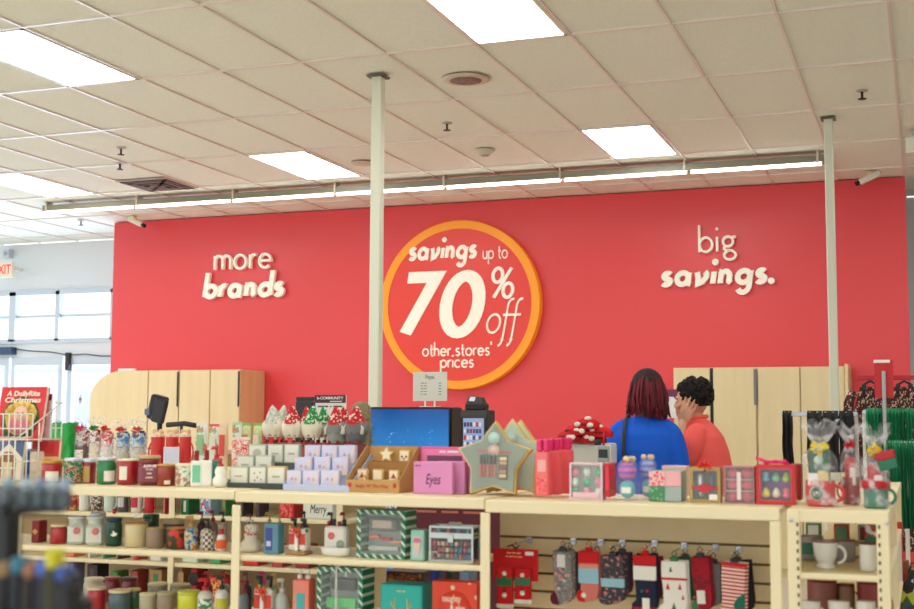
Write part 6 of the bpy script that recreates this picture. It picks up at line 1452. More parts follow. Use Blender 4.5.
MB().cbox(-.05, .055, -.04, .05, 0, .035, BLACK, .006).build('base', t); MB().add([(-.045, -.035, .035), (.045, -.035, .035), (.045, .045, .035), (-.045, .045, .035), (-.04, .0, .075), (.03, .0, .068), (.03, .04, .068), (-.04, .04, .075)], [(0, 1, 5, 4), (1, 2, 6, 5), (2, 3, 7, 6), (3, 0, 4, 7), (4, 5, 6, 7)], BLACK).build('cover', t)
MB().add([(-.032, -.028, .048), (.0, -.028, .046), (-.002, -.004, .068), (-.032, -.004, .07)], [(0, 1, 2, 3)], mat((200, 206, 220), .4)).build('paper', t)
# left till behind the wrapped mugs
Yl = 8.6
t = counter('checkout_counter', 'low checkout counter under the left till screen', XA(120, Yl, 1.1), XA(225, Yl, 1.1), 8.3, 9.0, 1.2)
x = XA(160, Yl, 1.5); zt = ZA(160, 396, Yl)
t = thing('till_screen', 'back of a black till screen tilted on its stand at left', 'till screen', (x, Yl, 1.2))
hh = zt-1.2
M = Matrix.Translation((0.02, 0, hh)) @ Matrix.Rotation(R(14), 4, 'Y')
MB().cbox(-.09, .035, -.03, .06, -.2, -.004, BLACK, .012, M).build('housing', t)
MB().cbox(-.035, .075, -.045, -.0, -.21, -.02, DARK, .01, M).build('screen_back', t)
mb = MB(); mb.cyl(.02, 0.012, hh-.12, BLACK, 12); mb.cyl(.09, 0, .012, BLACK, 20); mb.build('stand', t)
MB().cbox(-.12, -.07, -.04, .02, hh-.15, hh-.1, mat((90, 110, 130), .4), .005).build('card_reader', t)
x0, x1 = XA(167, Yl-.1, 1.35), XA(196, Yl-.1, 1.35); zb_ = ZA(180, 425, Yl-.1)
t = thing('conveyor_rail', 'short black padded bar beside the left till screen', 'rail', ((x0+x1)/2, Yl-.1, 1.2))
MB().tube([(-(x1-x0)/2, 0, zb_-1.2), ((x1-x0)/2*.2, 0, zb_-1.2+.012), ((x1-x0)/2, 0, zb_-1.2-.004)], .02, BLACK, 10).build('bar', t); MB().cyl(.012, 0, zb_-1.2, DARK, 10).build('post', t)
# ------------------------------------------------------------------ counter with the heap of red hats, by the people
Yh = 6.9; x0, x1 = XA(545, Yh, 1.2), XA(616, Yh, 1.2)
t = counter('checkout_counter', 'checkout counter under the heap of red hats', x0-.1, x1-.14, Yh-.1, Yh+.35, 1.2)
zt = ZA(585, 418, Yh); zb_ = 1.2
t = thing('white_stand', 'white display block under the heap of red hats', 'stand', (XA(588, Yh, 1.3), Yh+.05, 1.2005)); zs = ZA(585, 443, Yh)
MB().cbox(-.1, .13, -.06, .1, 0, zs-1.2005, WHITEP, .01).build('block', t); MB().cbox(-.09, .12, -.063, -.0602, .02, zs-1.23, mat((226, 226, 220), .5), .001).build('panel', t)
q = random.Random(8); KN = pat('noise', [(190, 16, 28), (206, 22, 32), (206, 22, 32)], 60, rough=.95, bump=.4)
lbs = ['red knit hat with white bobble at the left of the heap', 'red knit hat at the bottom of the heap', 'red knit hat with white patch in the middle of the heap', 'red knit hat at the right of the heap', 'red knit hat topmost in the heap']
for i, (u, v, rr) in enumerate(((572, 441, .085), (589, 443, .095), (580, 435, .09), (598, 437, .09), (587, 429, .085))):
    x = XA(u, Yh, 1.3); z = ZA(u, v, Yh)
    t = thing('knit_hat', lbs[i], 'hat', (x, Yh+.02*(i % 2), max(z, zs+.001)), q.uniform(-.5, .5), 'heap of red knit hats')
    def kf(u_, v_): 
        a = 2*math.pi*u_; k = 1+.06*math.sin(4*a+i); s_ = math.sqrt(max(0, 1-(v_*1.0)**3))
        return (rr*k*math.cos(a)*s_, rr*.8*k*math.sin(a)*s_, .062*v_)
    MB().grid(kf, 24, 8, KN).build('knit_body', t)
    for j in range(2): MB().ball((q.uniform(-.5, .5)*rr, -rr*.72, q.uniform(.02, .045)), .02, .009, .014, WF, 10, 6).build('white_motif', t)
    MB().lathe([(rr*.93, .018), (rr*.97, .024), (rr*.93, .03)], mat((110, 12, 20), .9), 24, sy=.8).build('cuff', t)
    MB().ball((rr*.2, -rr*.3, .058), .022, .018, .012, WF, 10, 6).build('bobble', t)
x, z = at(604, 462, 6.7)
t = thing('card_terminal', 'small grey card terminal on a stalk beside the red hats', 'card terminal', (x, 6.7, 0)); zt = ZA(604, 446, 6.7)
MB().cbox(-.033, .03, -.012, .012, z, zt, mat((176, 186, 184), .4), .004).build('housing', t); MB().box(-.026, .023, -.0135, -.0122, (z+zt)/2-.02, zt-.018, mat((50, 56, 60), .3)).build('screen', t)
MB().cbox(-.05, -.018, -.01, .01, zt+.004, zt+.032, DARK, .003).build('scanner', t); mb = MB(); mb.cyl(.008, .015, z, STEEL, 10); mb.cyl(.0035, zt, zt+.075, REDP, 8, c=(-.0, 0, 0)); mb.build('stalk', t); MB().cyl(.12, 0, .015, STEEL, 20).build('base', t)
# notice on the cabinet
x, z = at(668, 418, YC-.01)
t = thing('notice_sheet', 'white notice sheet with purple heading on the cabinet edge', 'notice', (x, YC-.014, z))
MB().box(-.07, .14, 0, .002, 0, .2, mat((226, 226, 230), .5)).build('sheet', t); MB().box(-.07, .14, -.001, -.0002, .2, .27, mat((110, 40, 80), .5)).build('heading', t)
# ------------------------------------------------------------------ people
def loft(mb, rings, m, n=24):
    """closed tube of elliptical rings (x, y, z, rx, ry)"""
    vs = []; fs = []
    for (x, y, z, rx, ry) in rings:
        for i in range(n):
            a = 2*math.pi*i/n; c, s_ = math.cos(a), math.sin(a)
            vs.append((x+rx*math.copysign(abs(c)**.85, c), y+ry*math.copysign(abs(s_)**.85, s_), z))
    for j in range(len(rings)-1):
        for i in range(n):
            i2 = (i+1) % n; fs.append((j*n+i, j*n+i2, (j+1)*n+i2, (j+1)*n+i))
    fs.append(tuple(range(n-1, -1, -1))); fs.append(tuple((len(rings)-1)*n+i for i in range(n)))
    mb.add(vs, fs, m, True)
def smoothtube(mb, pts, rr, m, n=14, sub=5):
    P = [Vector(p) for p in pts]; out = []; ro = []
    for i in range(len(P)-1):
        p0 = P[max(i-1, 0)]; p1 = P[i]; p2 = P[i+1]; p3 = P[min(i+2, len(P)-1)]
        for k in range(sub):
            t = k/sub; out.append(.5*((2*p1)+(p2-p0)*t+(2*p0-5*p1+4*p2-p3)*t*t+(3*p1-p0-3*p2+p3)*t**3)); ro.append(rr[i]*(1-t)+rr[i+1]*t)
    out.append(P[-1]); ro.append(rr[-1])
    mb.tube(out, ro, m, n)
    mb.ball(P[0], rr[0], rr[0], rr[0], m, n, 8); mb.ball(P[-1], rr[-1], rr[-1], rr[-1], m, n, 8)
def fuse(o, vox, sm=4):
    r = o.modifiers.new('fuse', 'REMESH'); r.mode = 'VOXEL'; r.voxel_size = vox; r.use_smooth_shade = True
    s_ = o.modifiers.new('soften', 'SMOOTH'); s_.iterations = sm; s_.factor = .5
    return o
def hand(mb, wrist, d, side, curl, m, s=1.0, up=None):
    """palm, five unequal fingers and a side thumb, growing from the wrist along d; 'side' is the thumb direction"""
    d = Vector(d).normalized(); t = Vector(side); t = (t-d*t.dot(d)).normalized(); nrm = d.cross(t); w = Vector(wrist)
    palm = []
    for k in range(5):
        c = w+d*(.018*k*s); mb.ball(c+t*.0, .001, .001, .001, m, 4, 3)
    for k in range(4):      # four metacarpal columns make the palm
        o = t*((1.5-k)*.0185*s)
        mb.tube([w+o*.55, w+o*.9+d*.045*s, w+o+d*.088*s], [.013*s, .0135*s, .0105*s], m, 8)
    L = (.070, .080, .074, .056)
    for k in range(4):
        o = t*((1.5-k)*.0205*s); b = w+o+d*.086*s; a = 0; p = b; pts = [p]; rr = [.0092*s]
        for j, seg in enumerate((.45, .32, .23)):
            a += curl[k]*(1, .8, .6)[j]
            v = d*math.cos(a)+nrm*math.sin(a)+t*((1.5-k)*.13); v.normalize()
            p = p+v*(L[k]*seg*s); pts.append(p); rr.append((.0086, .0078, .0066)[j]*s)
        mb.tube(pts, rr, m, 8); mb.ball(pts[-1], .0066*s, .0066*s, .0066*s, m, 8, 5)
    b = w+t*.02*s+d*.022*s; v1 = (d*.6+t*.8+nrm*.2).normalized(); v2 = (d*.85+t*.35+nrm*.4).normalized()
    mb.tube([b, b+v1*.034*s, b+v1*.034*s+v2*.03*s, b+v1*.034*s+v2*.052*s], [.0135*s, .0108*s, .0095*s, .0076*s], m, 8)
    mb.ball(b+v1*.034*s+v2*.052*s, .0076*s, .0076*s, .0076*s, m, 8, 5)
def headmesh(mb, c, M, m):
    c = Vector(c); T_ = Matrix.Translation(c) @ M       # local: face looks along -y
    mb.ball((0, .008, .012), .076, .093, .105, m, 24, 16, T_)
    mb.ball((0, -.028, -.048), .056, .056, .062, m, 20, 12, T_)        # jaw
    mb.ball((0, -.062, -.086), .022, .020, .018, m, 12, 8, T_)        # chin
    mb.tube([(0, -.083, .02), (0, -.100, -.012), (0, -.106, -.026)], [.009, .011, .013], m, 8, T_)   # nose
    for s_ in (-1, 1):
        mb.ball((s_*.077, .012, -.008), .010, .020, .031, m, 12, 8, T_)   # ear
        mb.ball((s_*.012, -.095, -.030), .008, .008, .007, m, 8, 6, T_)
        mb.ball((s_*.04, -.068, -.022), .022, .018, .018, m, 10, 8, T_)
        mb.tube([(s_*.012, -.089, .028), (s_*.034, -.086, .034), (s_*.056, -.068, .027)], [.006, .007, .006], m, 6, T_)
    mb.tube([(-.024, -.083, -.056), (0, -.094, -.054), (.024, -.083, -.056)], [.005, .008, .005], m, 6, T_)
    return T_
def facebits(t, T_, lip):
    for s_ in (-1, 1):
        o = MB().ball((s_*.032, -.080, .010), .012, .008, .007, mat((240, 236, 230), .3), 12, 8, T_).build('eye', t)
        MB().ball((s_*.032, -.0868, .010), .0052, .003, .0052, mat((50, 30, 20), .3), 10, 6, T_).build('iris', o)
        mb = MB(); mb.tube([(s_*.014, -.094, .030), (s_*.034, -.091, .038), (s_*.056, -.073, .031)], [.003, .0036, .002], mat((30, 22, 20), .8), 6, T_); mb.build('eyebrow', t)
    mb = MB(); mb.tube([(-.022, -.088, -.0565), (-.008, -.0985, -.053), (0, -.0975, -.0555), (.008, -.0985, -.053), (.022, -.088, -.0565)], [.002, .0042, .004, .0042, .002], lip, 6, T_); mb.tube([(-.018, -.090, -.060), (0, -.0985, -.063), (.018, -.090, -.060)], [.002, .005, .002], lip, 6, T_); mb.build('lips', t)
# --- woman in blue, seen from behind
Yw = 7.2; xw = XA(644.8, Yw, 1.3); hz = ZA(650, 393, Yw)      # head centre height
t = thing('person', 'person seen from behind in royal blue t-shirt with burgundy braided bob', 'person', (xw, Yw, 0))
SKW = mat((140, 92, 66), .5); sh = hz-.205                                 # shoulder joint height
mb = MB()
loft(mb, [(0, 0, .80, .165, .12), (0, 0, .92, .185, .13), (0, 0, 1.02, .165, .115), (0, 0, 1.14, .155, .105), (0, 0, sh-.12, .17, .115), (0, 0, sh-.03, .15, .095), (0, .005, sh+.03, .085, .06), (0, .01, sh+.07, .055, .055), (0, .012, sh+.12, .052, .054), (0, .0, sh+.17, .05, .055)], SKW)
T_ = headmesh(mb, (.018, .01, hz), Matrix.Rotation(R(168), 4, 'Z') @ Matrix.Rotation(R(10), 4, 'X'), SKW)
for s_ in (-1, 1):
    smoothtube(mb, [(s_*.12, .0, sh-.03), (s_*.180, -.01, sh-.13), (s_*.205, .0, sh-.27), (s_*.20, .12, sh-.30), (s_*.13, .26, sh-.24)], [.046, .044, .040, .036, .026], SKW)
    hand(mb, (s_*.13, .265, sh-.24), (-s_*.25, 1, .12), (-s_*1, .1, .3), (.35, .4, .45, .5), SKW)
    smoothtube(mb, [(s_*.09, 0, .84), (s_*.10, -.005, .47), (s_*.10, .02, .09)], [.088, .058, .038], SKW)
    smoothtube(mb, [(s_*.10, .02, .07), (s_*.105, .13, .04)], [.036, .03], SKW)
fuse(mb.build('body', t), .006)
BLUE = mat((4, 90, 214), .85, bump=.25, bscale=9)
mb = MB()
loft(mb, [(0, 0, .86, .205, .145), (0, 0, .96, .205, .148), (0, 0, 1.05, .198, .14), (0, 0, 1.16, .196, .132), (0, 0, sh-.12, .198, .134), (0, -.0, sh-.03, .188, .118), (0, .005, sh+.035, .135, .088), (0, .008, sh+.072, .078, .07)], BLUE)
for s_ in (-1, 1): smoothtube(mb, [(s_*.115, 0, sh+.0), (s_*.152, -.004, sh-.04), (s_*.183, -.008, sh-.14), (s_*.196, -.004, sh-.245)], [.060, .066, .064, .064], BLUE, 18)
fuse(mb.build('t_shirt', t), .007, 5)
mb = MB(); JE = mat((34, 40, 58), .9)
loft(mb, [(0, 0, .78, .19, .135), (0, 0, .9, .195, .14), (0, 0, .98, .18, .13)], JE)
for s_ in (-1, 1): smoothtube(mb, [(s_*.09, 0, .84), (s_*.10, -.005, .47), (s_*.10, .01, .10)], [.10, .075, .058], JE)
fuse(mb.build('trousers', t), .009)
for s_ in (-1, 1):
    mb = MB(); mb.ball((s_*.10, .03, .052), .042, .06, .05, WHITEP, 14, 8); mb.ball((s_*.105, .11, .04), .042, .07, .038, WHITEP, 14, 8); mb.ball((s_*.103, .07, .035), .042, .09, .034, WHITEP, 14, 8); fuse(mb.build('shoe', t), .006)
facebits(t, T_, mat((150, 60, 60), .5))
H1 = mat((112, 22, 38), .75); H2 = mat((78, 16, 30), .8); H3 = mat((34, 18, 22), .8)
mb = MB(); mb.ball((.018, .0, hz+.045), .092, .1, .098, H3, 24, 14)
q = random.Random(21)
for i in range(230):
    a = q.uniform(-215, 35); ar = R(a); rad = q.uniform(.72, .98)       # -90 is towards the camera
    cx, cy = math.cos(ar), math.sin(ar); top = hz+.135-.02*q.random()
    rx, ry = .112*rad, .115*rad; L_ = q.uniform(-.03, .035)+(.012 if cx > 0 else -.01); wv = q.uniform(0, 6.28)
    pts = [(cx*.02, cy*.02, top), (cx*rx*.55, cy*ry*.55, top-.018), (cx*rx*.92, cy*ry*.92, top-.07), (cx*rx*1.05+.004*math.sin(wv), cy*ry*1.03, hz-.0), (cx*rx*1.12+.006*math.sin(wv+1.5), cy*ry*1.04, hz-.035), (cx*rx*1.14+.007*math.sin(wv+3), cy*ry*1.04, hz-.07), (cx*rx*1.18+q.uniform(-.016, .016), cy*ry*1.0, hz-.105-L_)]
    pts = [(p[0]*.93+.02, p[1], p[2]) for p in pts]
    mb.tube(pts, [.004, .006, .0066, .0062, .0064, .006, .0035], (H1, H2, H1, H1)[i % 4] if i % 11 else H2, 6)
mb.build('hair', t)['kind'] = 'stuff'
# shoulder bag
b = thing('shoulder_bag', 'dark strap bag hung over the left shoulder of the person in blue', 'bag', (xw, Yw, 0))
mb = MB(); SB = mat((44, 44, 40), .6)
mb.tube([(-.092, -.155, .93), (-.092, -.150, 1.1), (-.092, -.146, sh-.12), (-.092, -.132, sh-.03), (-.092, -.10, sh+.045), (-.092, -.02, sh+.082), (-.095, .09, sh+.03), (-.13, .16, sh-.1), (-.2, .19, .95)], .010, SB, 8, flat=.35); mb.build('strap', b)
MB().cbox(-.30, -.09, .17, .25, .72, .96, SB, .02).build('pouch', b)
# --- person in coral, turned to the left with a hand at the cheek
Yp = 7.62; xp = XA(700.5, Yp, 1.3); hz2 = ZA(697, 401.5, Yp); hx2 = XA(692, Yp, 1.6)-xp; sh2 = hz2-.178
t = thing('person', 'person in coral polo shirt with short curly black hair resting a hand on the cheek', 'person', (xp, Yp, 0))
SKP = mat((214, 158, 128), .5)
mb = MB()
loft(mb, [(0, 0, .80, .14, .16), (0, 0, .92, .155, .175), (0, 0, 1.02, .15, .165), (0, 0, 1.14, .15, .165), (-.0, 0, sh2-.12, .14, .175), (-.01, 0, sh2-.02, .12, .17), (-.02, .0, sh2+.045, .08, .10), (-.03, 0, sh2+.085, .058, .056), (-.04, 0, sh2+.11, .056, .054), (-.045, 0, sh2+.15, .05, .05)], SKP)
T_ = headmesh(mb, (hx2-.005, 0, hz2), Matrix.Rotation(R(-100), 4, 'Z') @ Matrix.Rotation(R(6), 4, 'X'), SKP)
el = (XA(681, Yp-.22, 1.3)-xp, -.20, ZA(681, 461, Yp-.2)); wr1 = (XA(682, Yp-.13, 1.4)-xp, -.115, ZA(682, 424, Yp-.12))
smoothtube(mb, [(-.01, -.12, sh2-.04), (-.03, -.165, sh2-.11), el], [.046, .048, .042], SKP); smoothtube(mb, [el, ((el[0]+wr1[0])/2-.005, -.165, (el[2]+wr1[2])/2), wr1], [.042, .038, .027], SKP)
hand(mb, wr1, (.42, -.05, 1), (-.95, .1, .35), (-.12, -.05, .02, .10), SKP, 1.0)
smoothtube(mb, [(-.01, .12, sh2-.04), (.0, .18, sh2-.13), (-.0, .20, sh2-.27), (-.14, .16, sh2-.30), (-.24, .10, sh2-.28)], [.056, .05, .042, .038, .026], SKP)
hand(mb, (-.245, .10, sh2-.28), (-1, -.2, 0), (0, -1, .3), (.3, .35, .4, .45), SKP)
for s_ in (-1, 1):
    smoothtube(mb, [(0, s_*.085, .84), (0, s_*.09, .47), (.02, s_*.09, .09)], [.088, .058, .038], SKP); smoothtube(mb, [(.02, s_*.09, .07), (-.10, s_*.095, .04)], [.036, .03], SKP)
fuse(mb.build('body', t), .0055)
COR = mat((250, 98, 92), .85, bump=.22, bscale=9)
mb = MB()
loft(mb, [(0, 0, .84, .178, .19), (.005, 0, .95, .18, .195), (.01, 0, 1.05, .178, .185), (.012, 0, 1.16, .172, .185), (.005, 0, sh2-.12, .162, .19), (-.005, 0, sh2-.03, .14, .182), (-.015, 0, sh2+.03, .105, .13), (-.025, 0, sh2+.07, .075, .078)], COR)
e2 = Vector(el); s0 = Vector((-.0, -.135, sh2-.012)); smoothtube(mb, [s0, (-.02, -.175, sh2-.07), s0.lerp(e2, .55)+Vector((.012, -.02, 0)), s0.lerp(e2, .8)+Vector((.008, -.012, .0))], [.062, .070, .072, .072], COR, 18)
smoothtube(mb, [(-.0, .135, sh2-.012), (.0, .18, sh2-.08), (.0, .2, sh2-.2)], [.062, .068, .070], COR, 18)
fuse(mb.build('polo_shirt', t), .007, 5)
mb = MB(); mb.tube([(-.03+.07*math.cos(R(a)), .066*math.sin(R(a)), sh2+.078+.012*math.cos(R(a))) for a in range(0, 360, 24)], .012, COR, 8, closed=True); mb.build('collar', t)
mb = MB()
loft(mb, [(0, 0, .78, .15, .17), (0, 0, .9, .165, .185), (0, 0, .98, .155, .175)], DARK)
for s_ in (-1, 1): smoothtube(mb, [(0, s_*.085, .84), (0, s_*.09, .47), (.01, s_*.09, .10)], [.10, .075, .056], DARK)
fuse(mb.build('trousers', t), .009)
for s_ in (-1, 1):
    mb = MB(); mb.ball((.02, s_*.09, .05), .06, .042, .05, BLACK, 14, 8); mb.ball((-.07, s_*.093, .04), .07, .042, .038, BLACK, 14, 8); mb.ball((-.03, s_*.092, .035), .09, .042, .034, BLACK, 14, 8); fuse(mb.build('shoe', t), .006)
facebits(t, T_, mat((190, 96, 90), .5))
mb = MB(); HB = mat((20, 16, 18), .8); HB2 = mat((38, 28, 28), .75)
mb.ball((.0, .03, .045), .084, .092, .088, HB, 20, 12, T_)
q = random.Random(5)
for i in range(520):
    z = q.uniform(-.75, 1); a = q.uniform(0, 6.28); s_ = math.sqrt(1-z*z); p = Vector((.088*s_*math.cos(a), .028+.100*s_*math.sin(a), .042+.092*z))
    if p.y < -.03 and p.z < .075: continue
    if abs(p.x) > .06 and p.y < .035 and p.z < .02: continue
    r_ = q.uniform(.010, .017)
    mb.tube([T_ @ (p+Vector((r_*math.cos(k*1.3+a)*.8, r_*math.sin(k*1.3+a)*.8, r_*math.sin(k*.9+i)*.8))) for k in range(6)], r_*.42, (HB, HB2)[i % 5 == 0], 5)
mb.build('curly_hair', t)['kind'] = 'stuff'
# ------------------------------------------------------------------ clothes rails at the right
def rail(nm, label, u0, u1, v, Y, posts=(), stand=None, col=(196, 204, 208)):
    x0, x1 = XA(u0, Y, 1.4), XA(u1, Y, 1.4); z = ZA(u0, v, Y)
    t = thing(nm, label, 'clothes rail', ((x0+x1)/2, Y, 0)); cx = (x0+x1)/2
    MB().cbox(x0-cx, x1-cx, -.008, .008, z-.012, z+.012, mat(col, .3, metal=.5), .003).build('rail', t)
    for p in posts:
        mb = MB(); mb.cbox(p-cx-.009, p-cx+.009, .045, .063, 0.02, z+.005, WHITEP, .003); mb.cbox(p-cx-.007, p-cx+.007, .0085, .045, z-.012, z+.004, STEEL, .002); mb.build('post', t); MB().cbox(p-cx-.02, p-cx+.02, -.25, .25, 0, .02, STEEL, .004).build('foot', t)
    return t, x0, x1, z
t, rx0, rx1, rz_ = rail('clothes_rail', 'silver rail with black leggings in front of the right cabinet', 781, 858, 414, 7.0, posts=[XA(824, 7.0, 1.2), XA(857, 7.0, 1.2)])
def drape(u0, u1, v1, Y, ztop, label, m, nm, cat, grp, seed=0, th=.03, top=.018):
    x0, x1 = XA(u0, Y, 1.3), XA(u1, Y, 1.3); zb = ZA(u0, v1, Y); w = x1-x0; q = random.Random(seed); ph = q.uniform(0, 6)
    t = thing(nm, label, cat, ((x0+x1)/2, Y, zb), 0, grp)
    for s_, nm2 in ((-1, 'front_fold'), (1, 'back_fold')):
        def fn(u, v):
            zz = (ztop+top-zb)*(v if s_ < 0 else .05+.95*v); f = min(1, (1-v)*6)**.5
            x = -w/2+w*u+.004*math.sin(9*v+ph)*(1-v); y = s_*(.0125+.010*f+th*.35*f*(1+math.sin(2*math.pi*(2.0*u)+ph+1.5*v)))
            if v > .985: y = 0
            return (x, y, zz)
        o = MB().grid(fn, 18, 14, m).build(nm2, t)
    return t
BK = mat((30, 28, 30), .85)
drape(783.5, 792.5, 470, 7.0, rz_, 'single pair of black leggings hanging at the left end of the rail', BK, 'leggings', 'leggings', 'black leggings on the silver rail', 1)
for i, (a, b_) in enumerate(((808, 823), (823.7, 839), (839.7, 854.5))):
    drape(a, b_, 472, 7.0, rz_, ('black leggings on the silver rail, left of the bunched three', 'black leggings on the silver rail, middle of the bunched three', 'black leggings on the silver rail nearest its white post')[i], BK, 'leggings', 'leggings', 'black leggings on the silver rail', 3+i)
GRN = mat((8, 134, 86), .8); GRN2 = mat((6, 110, 70), .85)
t, gx0_, gx1_, gz1 = rail('clothes_rail', 'upper rail of green garments with white end post at the right edge', 864, 960, 412, 6.6, posts=[XA(865, 6.6, 1.2)])
for i in range(9):
    a = 867+i*6.6
    drape(a, a+6.3, 452, 6.6, gz1, '%s green garment from the left on the upper rail' % ('first', 'second', 'third', 'fourth', 'fifth', 'sixth', 'seventh', 'eighth', 'ninth')[i], (GRN, GRN2)[i % 3 == 2], 'green_garment', 'garment', 'green garments on the upper rail', 10+i)
t, hx0_, hx1_, gz2 = rail('clothes_rail', 'lower rail of long green garments at the right edge', 884, 960, 444, 6.0, posts=[XA(907, 6.0, 1.0)])
for i in range(7):
    a = 886+i*7
    drape(a, a+6.7, 528-(14 if i < 2 else 0), 6.0, gz2, '%s long green garment from the left on the lower rail' % ('first', 'second', 'third', 'fourth', 'fifth', 'sixth', 'seventh')[i], (GRN2, GRN)[i % 3 == 1], 'green_garment', 'garment', 'long green garments on the lower rail', 30+i)
# printed nightshirts on clip hangers
t, px0_, px1_, pz = rail('clothes_rail', 'rear rail carrying the printed nightshirts', 858, 960, 378, 7.3, posts=[XA(930, 7.3, 1.2)], col=(170, 40, 46))
NP = pat('cells', [(54, 34, 34), (120, 30, 34), (54, 36, 34), (200, 176, 156), (90, 40, 36), (60, 50, 44), (50, 34, 32)], 120, rough=.9)
for i, (u, lb) in enumerate(((871, 'dark red and white speckled nightshirt left of the red sign card'), (905, 'dark red and white speckled nightshirt right of the red sign card'))):
    x = XA(u, 7.3, 1.5); zt = ZA(u, 386, 7.3); t = thing('nightshirt', lb, 'nightshirt', (x, 7.3, 0), 0, 'speckled nightshirts'); wd_ = .11
    z_ = lambda v: ZA(u, v, 7.3)
    def fn(a, b):
        zz = z_(387)-(z_(387)-.75)*b; ww = (.055+.035*min(1, b*6))*(1+.12*b)
        return (-ww+2*ww*a, -.02-.012*math.sin(6*a*3.1+b*4), zz)
    def fn2(a, b): p = fn(a, b); return (p[0], -p[1], p[2])
    mb = MB(); mb.grid(fn, 18, 12, NP); mb.grid(fn2, 18, 12, NP); mb.build('shirt_body', t)
    for s_ in (-1, 1): mb = MB(); mb.tube([(s_*.09, 0, z_(391)), (s_*.115, -.005, z_(403)), (s_*.125, -.01, z_(436))], [.024, .028, .028], NP, 10, flat=.6); mb.build('sleeve', t)
    mb = MB(); mb.tube([(-.04, 0, z_(385)), (0, 0, z_(381)), (.04, 0, z_(385))], .007, BLACK, 8); mb.tube([(0, 0, z_(381)), (.0, 0, z_(378)), (.010, 0, z_(377)), (0, 0, z_(376))], .003, STEEL, 6); [mb.cbox(s_*.032-.012, s_*.032+.012, -.024, .024, z_(391), z_(384), BLACK, .003) for s_ in (-1, 1)]; mb.build('clip_hanger', t)
# red sign card
x = XA(884.5, 6.5, 1.5); t = thing('sign_card', 'tall red sign card with white strip on a grey pole over the green garments', 'sign', (x, 6.52, 0)); z_ = lambda v: ZA(884, v, 6.5)
MB().cbox(-.044, .044, .012, .016, z_(398), z_(360), mat((206, 26, 34), .5), .001).build('card', t); MB().box(-.046, .03, .010, .0118, z_(362.5), z_(359.5), WHITEP).build('strip', t); MB().cbox(-.009, .009, -.0095, .0095, .012, z_(371), mat((160, 164, 162), .35, metal=.5), .002).build('pole', t); MB().cyl(.12, 0, .012, STEEL, 20).build('base', t)
# goods low at the right edge
for i, (u0, u1, v0, Y, zz, h_, m_, f_, lb) in enumerate(((897, 903, 522, 5.6, 0, 0, (200, 40, 40), (226, 222, 214), 'tall narrow red and white packet right of the unit'), (902, 909, 560, 5.62, 0, 0, (150, 90, 50), (190, 60, 40), 'brown and red packet low at the right edge'))):
    x = XA((u0+u1)/2, Y, .9); zt = ZA(u0, v0, Y); t = thing('hanging_packet', lb, 'packet', (x, Y, .45)); w = XA(u1, Y, .9)-XA(u0, Y, .9)
    MB().cbox(-w/2, w/2, -.03, .03, 0, zt-.45, mat(m_, .5), .004).build('carton', t); MB().box(-w/2+.004, w/2-.004, -.0312, -.0302, .04, zt-.5, mat(f_, .5)).build('front_panel', t)
t = thing('low_table', 'low cream table holding packets at the right edge', 'table', (XA(915, 5.65, .4), 5.65, 0)); MB().cbox(-.02, .25, -.2, .2, .42, .4495, SHELF, .005).build('table_top', t)
for a_ in (-.01, .22):
    for b_ in (-.17, .15): MB().cbox(a_, a_+.02, b_, b_+.02, 0, .4195, SHELF, .003).build('leg', t)
x = XA(911, 5.55, .9); zt = ZA(911, 568, 5.55)
t = thing('patterned_bag', 'dark multicoloured patterned bag at the lower right corner', 'bag', (x+.02, 5.55, .45)); BPP = pat('cells', [(30, 30, 40), (40, 60, 120), (180, 190, 60), (200, 206, 210), (34, 34, 40), (60, 90, 60)], 28, rough=.6)
mb = MB(); mb.lathe([(.05, 0), (.075, .02), (.08, .15), (.06, (zt-.45)*.8), (.02, zt-.45)], BPP, 20, sy=.7); mb.build('bag_body', t); mb = MB(); mb.tube([(-.03, 0, zt-.47), (-.02, 0, zt-.43), (.02, 0, zt-.43), (.03, 0, zt-.47)], .004, DARK, 6); mb.build('handle', t)
# ------------------------------------------------------------------ rack close to the camera at lower left
Yf = 1.15
fx = lambda u, Y=Yf: XA(u, Y, 1.3)
x0, x1 = fx(-70), fx(60, Yf+.1); zs = ZA(30, 519, Yf); zl = ZA(30, 600, Yf)
t = thing('checkout_rack', 'out of focus black counter rack close to the camera at lower left', 'display rack', ((x0+x1)/2, Yf, 0)); cx = (x0+x1)/2; DKB = mat((26, 30, 32), .4)
MB().cbox(x0-cx, x1-cx, 0, .10, zs, zs+.008, DKB, .002).build('shelf', t); MB().cbox(x0-cx, x1-cx, -.002, -.0005, zs, zs+.016, mat((40, 48, 54), .3), .0005).build('shelf_lip', t)
MB().cbox(x0-cx, x1-cx, .1005, .105, zs-.002, zs+.030, mat((70, 84, 92), .3), .001).build('back_panel', t); MB().cbox(x0-cx, x0-cx+.02, .1055, .13, 0, zs+.012, DKB, .002).build('post', t)
MB().cbox(x0-cx-.01, fx(76, Yf+.05)-cx, -.10, .09, 0, zl-.004, DKB, .006).build('cabinet', t)
gl = mat((60, 76, 84), .2, coat=.6)
for i, (u, c_) in enumerate(((-12, (150, 176, 196)), (6, (186, 206, 216)), (20, (120, 150, 180)), (33, (176, 196, 206)), (46, (150, 176, 206)))):
    b = thing('small_bottle', ('dark small bottle with pale blue cap just outside the left edge of the near rack', 'dark small bottle with pale cap at the left edge on the near rack', 'dark small bottle with blue cap second from left on the near rack', 'dark small bottle with pale grey cap in the middle of the near rack', 'dark small bottle with light blue cap at the right of the near rack')[i], 'bottle', (fx(u), Yf+.03, zs+.0085), 0, 'small bottles on the near rack')
    MB().lathe([(.0072, 0), (.008, .002), (.008, .019), (.004, .022)], gl, 14).build('glass', b); MB().cyl(.006, .0222, .034, mat(c_, .3), 12).build('cap', b)
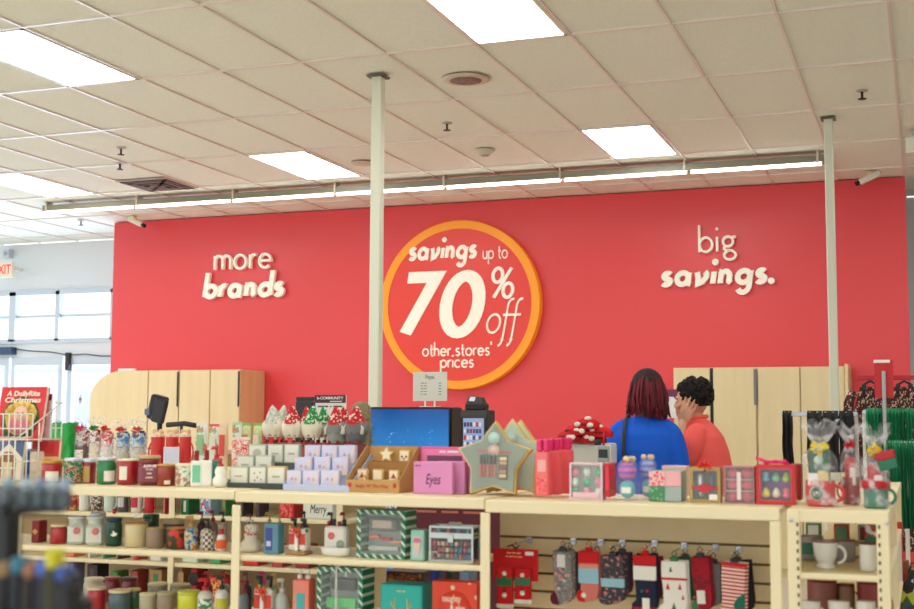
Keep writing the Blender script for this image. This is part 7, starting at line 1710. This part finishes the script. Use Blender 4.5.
for i, (u, vt, c_, tc) in enumerate(((-8, 566, (50, 44, 36), (190, 150, 90)), (8, 562, (30, 30, 34), (150, 120, 80)), (21, 557, (26, 34, 44), (40, 120, 150)), (33, 563, (40, 34, 34), (160, 110, 80)), (46, 560, (24, 30, 50), (70, 110, 200)), (55, 549, (60, 60, 30), (214, 206, 30)), (65, 566, (24, 26, 34), (60, 90, 170)), (72, 574, (26, 26, 30), (40, 44, 60)))):
    zt = ZA(u, vt, Yf-.05); b = thing('sachet', '%s sachet from the left, dark with %s top, blurred in the near rack' % (('first', 'second', 'third', 'fourth', 'fifth', 'sixth', 'seventh', 'last')[i], ('tan', 'brown', 'teal', 'reddish', 'blue', 'yellow', 'navy blue', 'black')[i]), 'sachet', (fx(u, Yf-.05), Yf-.05, zl-.0035), 0, 'sachets in the near rack')
    hh = zt-zl+.0035; MB().cbox(-.0062, .0062, -.012, .012, 0, hh*.7, mat(c_, .5), .002).build('pouch', b); MB().cbox(-.006, .006, -.010, .010, hh*.7+.0002, hh, mat(tc, .4), .002).build('top_band', b)
# ------------------------------------------------------------------ light
wd = bpy.data.worlds.new('world'); SC.world = wd; wd.use_nodes = True
wn = wd.node_tree; bg = wn.nodes['Background']
bg.inputs['Color'].default_value = (.93, .96, 1.0, 1); bg.inputs['Strength'].default_value = 1.5
def area(name, loc, rot, sx_, sy_, power, col):
    l = bpy.data.lights.new(name, 'AREA'); l.shape = 'RECTANGLE'; l.size = sx_; l.size_y = sy_; l.energy = power; l.color = col
    o = bpy.data.objects.new(name, l); COL.objects.link(o); o.location = loc; o.rotation_euler = [R(q) for q in rot]; return o
area('daylight_windows', (-11.5, SY+.8, 1.5), (-90, 0, 0), 6, 2.4, 420, (.5, .72, 1.0))
SC.view_settings.view_transform = 'Standard'; SC.view_settings.look = 'None'
SC.view_settings.exposure = 0.16
# ------------------------------------------------------------------ put every Empty at the base of its thing
bpy.context.view_layer.update()
for o in list(SC.objects):
    if o.type == 'EMPTY' and o.parent is None:
        ps = []
        def walk(q):
            for ch in q.children:
                if ch.type == 'MESH': ps.extend(ch.matrix_world @ Vector(c) for c in ch.bound_box)
                walk(ch)
        walk(o)
        if not ps: continue
        lo = Vector([min(p[i] for p in ps) for i in range(3)]); hi = Vector([max(p[i] for p in ps) for i in range(3)])
        d = Vector(((lo.x+hi.x)/2, (lo.y+hi.y)/2, lo.z)) - o.location
        ld = o.rotation_euler.to_matrix().inverted() @ d
        for ch in o.children: ch.location = ch.location - ld
        o.location = o.location + d
